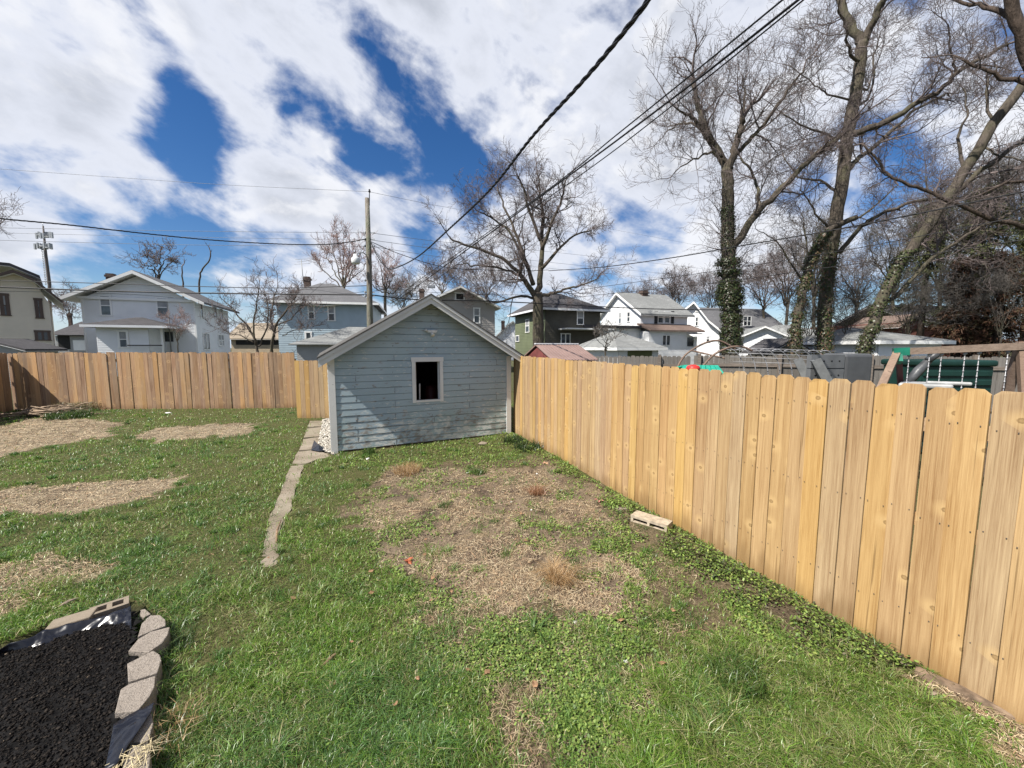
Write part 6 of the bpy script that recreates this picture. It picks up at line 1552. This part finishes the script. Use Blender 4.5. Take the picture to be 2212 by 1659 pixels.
def wire(label, pts, r=.012, mat=None, twist=False, name='wire', cat='wire', sub=10, grp=None):
    """wire through (px, py, depth) points, smoothed; one object"""
    P = [at(*p) for p in pts]; out = []
    for i in range(len(P) - 1):
        p0, p1, p2, p3 = P[max(i - 1, 0)], P[i], P[i + 1], P[min(i + 2, len(P) - 1)]
        if i == 0: p0 = 2 * p1 - p2
        if i == len(P) - 2: p3 = 2 * p2 - p1
        for k_ in range(sub):
            t = k_ / sub; out.append(.5 * ((2 * p1) + (p2 - p0) * t + (2 * p0 - 5 * p1 + 4 * p2 - p3) * t * t + (3 * p1 - p0 - 3 * p2 + p3) * t ** 3))
    out.append(P[-1]); mb = MB()
    if twist:
        Pn = np.array(out); seg = np.r_[0, np.cumsum(np.linalg.norm(np.diff(Pn, axis=0), axis=1))]; n_ = int(seg[-1] / .07); tt = np.linspace(0, seg[-1], n_)
        Q_ = np.stack([np.interp(tt, seg, Pn[:, j]) for j in range(3)], -1)
        d = np.gradient(Q_, axis=0); d /= np.linalg.norm(d, axis=1)[:, None]; u = np.cross(d, [0, 0, 1.0]); u /= np.linalg.norm(u, axis=1)[:, None] + 1e-9; w = np.cross(d, u)
        for ph in (0, 2.09, 4.19):
            a = tt * 2 * math.pi / .55 + ph; mb.tube(list(Q_ + r * .75 * (np.cos(a)[:, None] * u + np.sin(a)[:, None] * w)), r * .62, 5)
    else: mb.tube(out, r, 6)
    return tag(obj(name, mb, mat or M_WIRE), label, cat, grp)
g_ = 'overhead utility wires'
wire('thick twisted service cable swooping from the pole up to the top of the picture', [(801, 522, 19.9), (812, 548, 19.4), (832, 575, 18.6), (850, 580, 17.6), (900, 556, 14.2), (975, 490, 10.5), (1060, 408, 8.0), (1150, 295, 6.1), (1250, 185, 4.75), (1325, 97, 4.0), (1400, 0, 3.4), (1480, -120, 2.9)], .019, None, True, grp=g_)
wire('upper of three parallel lines rising to the top right', [(846, 650, 19.5), (862, 640, 19), (905, 605, 16.5), (1000, 540, 13), (1190, 405, 8.9), (1330, 293, 7.1), (1480, 172, 5.8), (1690, 0, 4.6), (1810, -100, 4.1)], .011, grp=g_)
wire('middle of three parallel lines rising to the top right', [(846, 655, 19.5), (885, 630, 18), (960, 575, 14.5), (1080, 488, 11), (1260, 357, 8), (1480, 192, 5.9), (1724, 0, 4.5), (1850, -100, 4.0)], .015, grp=g_)
wire('lowest and thinnest of three parallel lines rising to the top right', [(850, 660, 19.5), (900, 632, 18), (985, 573, 14), (1110, 480, 10.5), (1300, 345, 7.6), (1500, 190, 5.8), (1728, 6, 4.5), (1850, -95, 4.0)], .009, grp=g_)
wire('twisted cable sagging from the left edge to the pole, darkest on the left side', [(-60, 462, 12), (0, 472, 12.6), (150, 486, 14), (300, 503, 15.6), (450, 518, 17), (600, 527, 18.2), (700, 528, 19), (760, 522, 19.6), (799, 514, 20)], .019, None, True, grp=g_)
wire('faint topmost wire running from the left edge to the pole top', [(-60, 361, 19), (0, 365, 19.2), (250, 383, 19.5), (500, 400, 19.8), (796, 414, 20)], .008, M_WIREG, grp=g_)
wire('topmost wire going on from the pole top to the right, behind the oak', [(796, 414, 20), (950, 445, 25), (1060, 462, 31), (1290, 490, 42), (1560, 540, 60)], .008, M_WIREG, grp=g_)
wire('thin grey wire just above the twisted cable on the left', [(-60, 490, 18.5), (0, 492, 18.7), (400, 499, 19.5), (797, 503, 20)], .009, M_WIREG, grp=g_)
wire('thin grey wire meeting the twisted cable halfway on the left', [(-60, 500, 18.5), (0, 503, 18.7), (400, 512, 19.4), (797, 518, 20)], .007, M_WIREG, grp=g_)
wire('thin grey wire passing below the twisted cable on the left', [(-60, 517, 18.5), (0, 519, 18.7), (400, 529, 19.4), (797, 532, 20)], .009, M_WIREG, grp=g_)
wire('grey wire leaving the pole to the right, highest of three', [(799, 503, 20), (960, 523, 25), (1110, 536, 31), (1300, 556, 42), (1560, 585, 60)], .011, M_WIREG, grp=g_)
wire('grey wire leaving the pole to the right, middle one', [(799, 518, 20), (960, 540, 25), (1110, 558, 31), (1300, 578, 42), (1560, 602, 60)], .011, M_WIREG, grp=g_)
wire('grey wire leaving the pole to the right, lowest one', [(799, 532, 20), (960, 556, 25), (1110, 572, 31), (1300, 590, 42), (1560, 612, 60)], .011, M_WIREG, grp=g_)
wire('twisted drop line from the pole to behind the oak branches', [(801, 522, 20), (870, 551, 20.6), (960, 577, 21.5), (1050, 583, 22.5), (1130, 585, 23.5), (1185, 583, 24)], .014, M_WIRE, True, grp=g_)
wire('heavy black telephone cable from the left edge to the pole across both houses', [(-60, 617, 19), (0, 620, 19.1), (250, 629, 19.5), (500, 634, 19.8), (799, 637, 20)], .033, grp=g_)
wire('heavy black telephone cable from the pole past the shed roof to the right', [(799, 637, 20), (900, 647, 20.8), (1040, 650, 22), (1200, 657, 24), (1400, 667, 27), (1600, 670, 30)], .030, grp=g_)
wire('thin black wire above the heavy telephone cable on the left', [(-60, 605, 19), (0, 606, 19.1), (250, 613, 19.5), (400, 618, 19.7), (600, 622, 19.9), (799, 617, 20)], .018, grp=g_)
wire('thinner line just below the heavy telephone cable, ending at the white house', [(-60, 627, 19), (0, 629, 19.4), (160, 632, 21), (300, 637, 24), (375, 643, 28)], .010, grp=g_)
wire('sagging black wire draped across the blue house roof to the pole', [(660, 625, 29), (690, 627, 27), (740, 634, 23.5), (770, 632, 21.5), (799, 628, 20)], .010, grp=g_)
wire('slack drop line from the pole to the taupe house eave', [(801, 524, 20), (850, 560, 21.5), (900, 600, 23.5), (935, 625, 25), (960, 650, 27)], .010, grp=g_)
wire('steeper slack line from the pole down to the splice boxes', [(801, 526, 20), (830, 570, 20.2), (870, 625, 20.4), (892, 655, 20.6)], .009, grp=g_)
wire('nearly straight guy wire from the pole to the shed roof edge', [(801, 530, 20), (826, 565, 19.8), (855, 610, 19.6), (888, 650, 19.3)], .008, grp=g_)
wire('straight brace wire from the blue house chimney up to the pole', [(664, 640, 29), (700, 610, 26), (760, 562, 22), (797, 535, 20)], .009, grp=g_)
wire('thin black wire just above the heavy cable, right of the shed', [(799, 617, 20), (940, 632, 21), (1100, 637, 23), (1250, 634, 24), (1296, 636, 24.4)], .010, grp=g_)
wire('highest dark cable crossing all right hand trees', [(1185, 585, 24), (1300, 577, 20), (1450, 557, 16), (1600, 531, 13.5), (1800, 497, 11.5), (2000, 458, 10), (2212, 414, 8.8), (2330, 390, 8.3)], .016, None, True, grp=g_)
wire('middle of the dark lines crossing the right hand trees', [(1120, 645, 26), (1200, 634, 23), (1296, 620, 20), (1500, 592, 16), (1764, 551, 12.5), (2000, 508, 10.5), (2212, 466, 9.2), (2330, 443, 8.6)], .010, grp=g_)
wire('lowest of the dark lines crossing the right hand trees', [(1170, 650, 25), (1296, 637, 20), (1545, 611, 15.5), (1764, 581, 12.8), (2000, 550, 10.8), (2212, 518, 9.4), (2330, 500, 8.8)], .010, grp=g_)
for lb, p_, s_ in (('black splice box hanging on the telephone cable, lower of two', (936, 642, 21.2), (.62, .16, .2)), ('small grey splice box above the black one', (932, 616, 21.4), (.38, .14, .16))):
    c_ = at(*p_); mb = MB(); mb.box(c_ - [0, 0, s_[2] / 2], s_); mb.box(c_ + [-.2 * s_[0] / .6, 0, .04], (.04, .04, .14)); mb.box(c_ + [.2 * s_[0] / .6, 0, .04], (.04, .04, .14)); tag(bevel(obj('splice_box', mb, M_WIRE if s_[0] > .5 else M_WIREG), .02), lb, 'splice box')

# radio mast far away
YT = 150
mt = thing('radio_mast', 'distant lattice radio mast with antenna panels behind the cream house', 'radio mast', foot(108, YT))
mb = MB(); mb.tube([foot(108, YT, 0)] + PX([(107, 615), (100, 560), (93, 488)], YT), [.55, .5, .45, .22], 8); obj('pole', mb, plain('mast_brown', (0.10, 0.085, 0.08), .7), mt)
mb = MB()
for i in range(16):
    y_ = 615 - i * 5; x_ = 107 - (615 - y_) * .105; l_, r_ = at(x_ - 9, y_, YT), at(x_ - 2, y_, YT); l2, r2 = at(x_ - 9.5, y_ - 5, YT), at(x_ - 2.5, y_ - 5, YT)
    for a_, b_ in ((l_, r_), (l_, l2), (r_, r2), (l_, r2)): mb.tube([a_, b_], .09, 4)
obj('lattice', mb, M_STEEL, mt)
for (cx, cy, w) in ((96, 508, 17), (93.5, 532, 17)):
    mb = MB(); mb.tube([at(cx - w, cy, YT - 1), at(cx + w, cy, YT + 1)], .2, 5); mb.tube([at(cx - w * .6, cy + 3, YT + 2), at(cx + w * .6, cy + 3, YT - 2)], .2, 5); fr_ = obj('antenna_platform', mb, M_STEEL, mt)
    for i in range(8):
        q = at(cx - w + i * w * 2 / 7 + R.uniform(-1, 1), cy, YT + R.uniform(-2, 2)); mb = MB(); mb.box(q + [0, 0, R.uniform(-.3, .3)], (.55, .5, 2.1)); obj('antenna_panel', mb, M_STEEL, fr_)
mb = MB(); mb.tube([at(93, 490, YT), at(92, 481, YT)], .1, 4); obj('aerial', mb, M_STEEL, mt)

# ---------------------------------------------------------------- neighbour's yard behind the right fence
M_OLDF = wood('old_grey_boards', (0.16, 0.148, 0.132), (0.08, 0.07, 0.062), hue=(.7, 1.25)); M_OLDR = plain('old_grey_rail', (0.15, 0.125, 0.105), .9, .3, 5, stretch=(1, 8, 8))
M_DGREY = plain('dark_grey_plastic', (0.115, 0.12, 0.125), .55, .15, 4); M_DGREEN = plain('dark_green_plastic', (0.007, 0.03, 0.024), .45, .2, 3); M_TEAL = plain('teal_plastic', (0.02, 0.30, 0.21), .45, .15); M_RED = plain('bright_red_plastic', (0.55, 0.035, 0.03), .4); M_BEAM = wood('beam_wood', (0.23, 0.165, 0.12), (0.12, 0.08, 0.055), alongz=False); M_RUST = plain('rusty_pipe', (0.15, 0.10, 0.075), .7); M_MESH = plain('wire_mesh', (0.30, 0.30, 0.31), .5, metal=.3); M_LGREY = plain('pale_grey_plastic', (0.33, 0.335, 0.33), .5)
def old_fence(label, a, b, h, seed):
    a, b = np.array(a), np.array(b); L = np.linalg.norm((b - a)[:2]); ang = math.atan2(b[1] - a[1], b[0] - a[0]); t = thing('board_fence', label, 'fence', (a[0], a[1], .09), ang)
    rr = random.Random(seed); M = WM[t.name]; n = int(L / .145); i0 = 0
    f = Fr(a[0], a[1], ang)
    for j in range(0, n, 16):
        mb = MB()
        for i in range(j, min(j + 16, n)):
            hh = h + rr.uniform(-.02, .02); u0 = i * .145; mb.prism([f.p(u0, .03, .07), f.p(u0 + .138, .03, .07), f.p(u0 + .138, .03, hh - .03), f.p(u0 + .11, .03, hh), f.p(u0 + .03, .03, hh), f.p(u0, .03, hh - .03)], f.V * .018)
        obj('board_panel', mb, M_OLDF, t)
    for z in (.4, h - .35):
        mb = MB(); f.box(mb, 0, L, -.012, .028, z, z + .09); obj('rail', mb, M_OLDR, t)
    u = .1
    while u < L: mb = MB(); f.box(mb, u, u + .09, -.10, -.014, 0, h + .05); obj('post', mb, M_OLDR, t); u += 2.2
a_, b_ = at(1268, 769, 13.2), at(1495, 768, 12.6)
old_fence('dark weathered board fence behind the new fence, below the hip roofed garage', a_, b_, a_[2], 3)
c_, d_ = at(1500, 767, 12.5), at(2330, 770, 9.6)
old_fence('grey board fence with visible rails behind the swing set', c_, d_, c_[2], 4)

# garden hoop tunnel
ht = thing('hoop_tunnel', 'bent pipe hoop frame with wire mesh above the new fence', 'garden hoop', at(1640, 800, 9.6) * [1, 1, 0] + [0, 0, .1])
def arch(pts, Y, r, mat, nm): mb = MB(); mb.tube([np.asarray(q) for q in Tree.limb.__get__(type('q', (), {'g': rng, 'trunk': MB(), 'limbs': [], 'kr': 1.0})())(PX(pts, Y), .01, .01, 3, 5, 0)[0]], r, 7); obj(nm, mb, mat, ht)
arch([(1455, 830), (1463, 796), (1476, 772), (1493, 757), (1518, 743), (1542, 736), (1562, 739), (1590, 755)], 9.0, .022, M_RUST, 'hoop')
arch([(1500, 835), (1508, 806), (1528, 780), (1547, 763), (1575, 751), (1602, 749), (1625, 758)], 8.2, .022, M_RUST, 'hoop')
for i in range(9):
    x0 = 1570 + i * 26; dy = 3 + i * .6; arch([(x0 - 6, 752 + dy), (x0 + 8, 750 + dy), (x0 + 24, 762 + dy), (x0 + 34, 782 + dy), (x0 + 38, 815)], 9.2 - i * .12, .011, M_MESH, 'hoop')
mb = MB()
for j, y_ in enumerate((750, 755, 762, 771, 781)): mb.tube(PX([(1560 + j * 6, y_), (1680 + j * 7, y_ + 4), (1805 + j * 8, y_ + 9)], 9.0, -.9), .006, 4)
obj('wire_mesh', mb, M_MESH, ht)
mb = MB(); mb.tube(PX([(1493, 757), (1565, 774)], 9, -.8), .018, 6); obj('cross_bar', mb, M_RUST, ht)
# playhouse roof and red cap
a_, b_, c_, d_ = at(1463, 806, 7.6), at(1478, 788, 8.0), at(1552, 789, 8.0), at(1566, 806, 7.6)
ph = thing('playhouse', 'toy playhouse with bright teal roof just above the new fence', 'playhouse', (a_ + d_) / 2 * [1, 1, 0] + [0, 0, .1])
mb = MB()
for i in range(8):
    f0, f1 = i / 8, (i + 1) / 8 - .015; P = [a_ + (d_ - a_) * f0, a_ + (d_ - a_) * f1, b_ + (c_ - b_) * f1, b_ + (c_ - b_) * f0]; mb.prism(P, (0, 0, -.03))
bk = [a_ + [0, .9, 0], d_ + [0, .9, 0]]; mb.prism([b_, c_, bk[1], bk[0]], (0, 0, -.03)); obj('roof', mb, M_TEAL, ph)
mb = MB(); cc = (a_ + d_) / 2; w_ = np.linalg.norm(d_ - a_); mb.box([cc[0], cc[1] + .45, (cc[2] + .1) / 2], (w_ * .88, .75, cc[2] - .16)); obj('wall', mb, plain('playhouse_wall', (0.30, 0.22, 0.16), .6), ph)
for u_ in (-.25, .25): mb = MB(); mb.box([cc[0] + u_ * w_, cc[1] + .066, cc[2] - .45], (.2, .02, .3)); obj('window', mb, M_DOORD, ph)
q = at(1497, 802, 7.0); mb = MB(); mb.lathe(q - [0, 0, 1.62], [(.045, 0), (.045, 1.5), (.06, 1.55), (.06, 1.60), (.11, 1.63), (.12, 1.68), (.10, 1.72), (.03, 1.74)], 16); tag(obj('bird_feeder', mb, M_RED), 'bright red round cap on a post in front of the teal playhouse roof', 'red cap')
# grey plastic climber with slide
f4 = px_frame(1760, 7.0, 6); zt = f4.hit(1790, 764, v=0)[1]; u1 = f4.hit(1824, 790, v=0)[0]; u2 = f4.hit(1887, 790, v=0)[0]
cl = thing('play_climber', 'dark grey plastic toddler climber with hand holes behind the new fence', 'play climber', f4.p(u1 / 2, 0, .1), f4.ang)
mb = MB(); u0 = f4.hit(1752, 790, v=0)[0]; nrow = 5; hr = (zt - .15) / 7
for i in range(7): f4.box(mb, u0, u1, .0, .10, .15 + i * hr, .15 + (i + 1) * hr - .02)
f4.box(mb, u0 + .01, u1, .03, .09, .15, zt - .03)
wl = obj('climbing_wall', mb, M_DGREY, cl)
for i in range(2, 7):
    for j in range(4):
        c_ = f4.p(u0 + (u1 - u0) * (j + .6) / 4.3, -.001, .15 + (i + .5) * hr); mb = MB(); mb.tube([c_ - f4.V * .004, c_ + f4.V * .003], .017, 8); obj('hand_hole', mb, M_SHUT, wl)
mb = MB(); f4.box(mb, u1 + .004, u2, .0, .5, .1, zt + .0); bevel(obj('side_panel', mb, plain('mid_grey_plastic', (0.075, 0.078, 0.082), .5, .1), cl), .06, 3)
a_ = f4.p(u0 - .02, -.05, zt - .12); b_ = f4.p(u0 - .42, -.35, .95)
mb = MB(); mb.bar(a_, f4.p(u0 + .5, -.35, .55), .45, .05); mb.bar(a_ + [-.1, -.2, .02], f4.p(u0 + .38, -.58, .6), .05, .14); mb.bar(a_ + [-.1, .24, .02], f4.p(u0 + .38, -.14, .6), .05, .14); obj('slide', mb, plain('slide_grey', (0.13, 0.135, 0.135), .5), cl)
# swing set
sw = thing('swing_set', 'wooden swing set beam with green corner bracket and hanging chains', 'swing set', at(1940, 800, 5.8) * [1, 1, 0] + [0, 0, .1])
bl, br = at(1937, 760, 5.8), at(2290, 744, 5.0)
mb = MB(); mb.bar(bl, br, .09, .095); obj('beam', mb, M_BEAM, sw)
d_ = nrm(br - bl); pr = np.cross(d_, [0, 0, 1.0])
mb = MB(); mb.bar(bl - [0, 0, .03], bl + (at(1900, 842, 5.3) - bl) * 2.9, .085, .085, up=d_); obj('leg', mb, M_BEAM, sw)
mb = MB(); mb.bar(bl + d_ * .02, bl + (at(1943, 842, 6.05) - bl) * 2.9, .085, .06, up=d_); obj('leg', mb, plain('dark_red_leg', (0.09, 0.03, 0.03), .6), sw)
mb = MB(); mb.bar(bl - d_ * .04, bl + d_ * .13, .11, .115); mb.bar(bl + [0, 0, -.05], bl + pr * .06 + [0, 0, -.16], .11, .11, up=d_); obj('bracket', mb, plain('green_bracket', (0.01, 0.14, 0.09), .45), sw)
pe = at(2207, 748, 5.2)
for s_ in (1, -1): mb = MB(); mb.bar(pe + [0, 0, .05], pe + pr * .6 * s_ + [0, 0, -1.95], .09, .09, up=d_); obj('leg', mb, M_BEAM, sw)
L_ = np.linalg.norm(br - bl)
for px_ in (1969, 2018, 2046, 2099, 2130, 2190):
    f_ = (px_ - 1937) / (2290 - 1937); f_ = f_ * 5.0 / (5.8 + f_ * (5.0 - 5.8)) * 5.8 / 5.0 if False else f_
    q = bl + (br - bl) * f_; mb = MB(); zz = q[2] - .05; k_ = 0
    mb.tube([q - [0, 0, .05], q - [0, 0, 1.35]], .005, 6)
    for j in range(16): mb.tube([q - [0, 0, .06 + j * .08], q - [0, 0, .09 + j * .08]], .009, 6)
    mb.lathe(q - [0, 0, .085], [(.012, 0), (.022, .01), (.022, .03), (.01, .04)], 8); obj('chain', mb, M_MESH, sw)
for (p0_, p1_) in ((1969, 2018), (2046, 2099), (2130, 2190)):
    a_ = bl + (br - bl) * ((p0_ - 1937) / 353) - [0, 0, 1.36]; b_ = bl + (br - bl) * ((p1_ - 1937) / 353) - [0, 0, 1.36]; mb = MB(); mb.bar(a_, b_, .16, .03); obj('seat', mb, M_DGREEN, sw)
# folded tarp umbrella, storage bin, table
mb = MB(); mb.tube(PX([(1955, 835), (1985, 800), (2012, 772), (2030, 760)], 6.6), [.06, .075, .05, .03], 10); mb.tube(PX([(2005, 778), (2024, 764), (2033, 757)], 6.55), [.055, .06, .03], 8)
tag(obj('folded_umbrella', mb, plain('tarp_black', (0.05, 0.052, 0.055), .4, .6, 6, .02)), 'folded black and grey umbrella leaning by the swing set leg', 'umbrella')
f5 = px_frame(1995, 7.2, -4); u1 = f5.hit(2146, 800, v=0)[0]; zt = f5.hit(2060, 778, v=0)[1]
bn = thing('storage_bin', 'large dark green ribbed plastic storage bin behind the swing chains', 'storage bin', f5.p(u1 / 2, 0, .1), f5.ang)
mb = MB(); f5.box(mb, 0, u1, 0, .8, .1, zt - .12); 
for i in range(9): f5.box(mb, .03, u1 - .03, -.03, .001, .2 + i * .17, .2 + i * .17 + .10)
bevel(obj('body', mb, M_DGREEN, bn), .01); mb = MB(); f5.box(mb, -.04, u1 + .04, -.05, .85, zt - .117, zt); bevel(obj('lid', mb, M_DGREEN, bn), .04, 3)
a_, b_ = at(1985, 828, 5.6), at(2110, 832, 5.2); dv = nrm(b_ - a_); pv = np.array([-dv[1], dv[0], 0])
tb = thing('play_table', 'pale grey plastic table below the swing chains', 'table', (a_ + b_) / 2 * [1, 1, 0] + [0, 0, .1]); zt = 1.60
mb = MB(); c_ = (a_ + b_) / 2; L_ = np.linalg.norm((b_ - a_)[:2]); zt = a_[2]
mb.box([c_[0], c_[1] + .28, zt - .03], (L_, .6, .06), (dv, pv, np.array([0, 0, 1.0]))); mb.box([c_[0], c_[1] - .02, zt + .02], (L_ * .8, .04, .05), (dv, pv, np.array([0, 0, 1.0]))); bevel(obj('tabletop', mb, M_LGREY, tb), .02)
for sx_ in (-.42, .42):
    for sy_ in (.06, .5): mb = MB(); q = c_ + dv * L_ * sx_ + [0, sy_, 0]; mb.tube([[q[0], q[1], .1], [q[0], q[1], zt - .065]], .03, 8); obj('leg', mb, M_LGREY, tb)
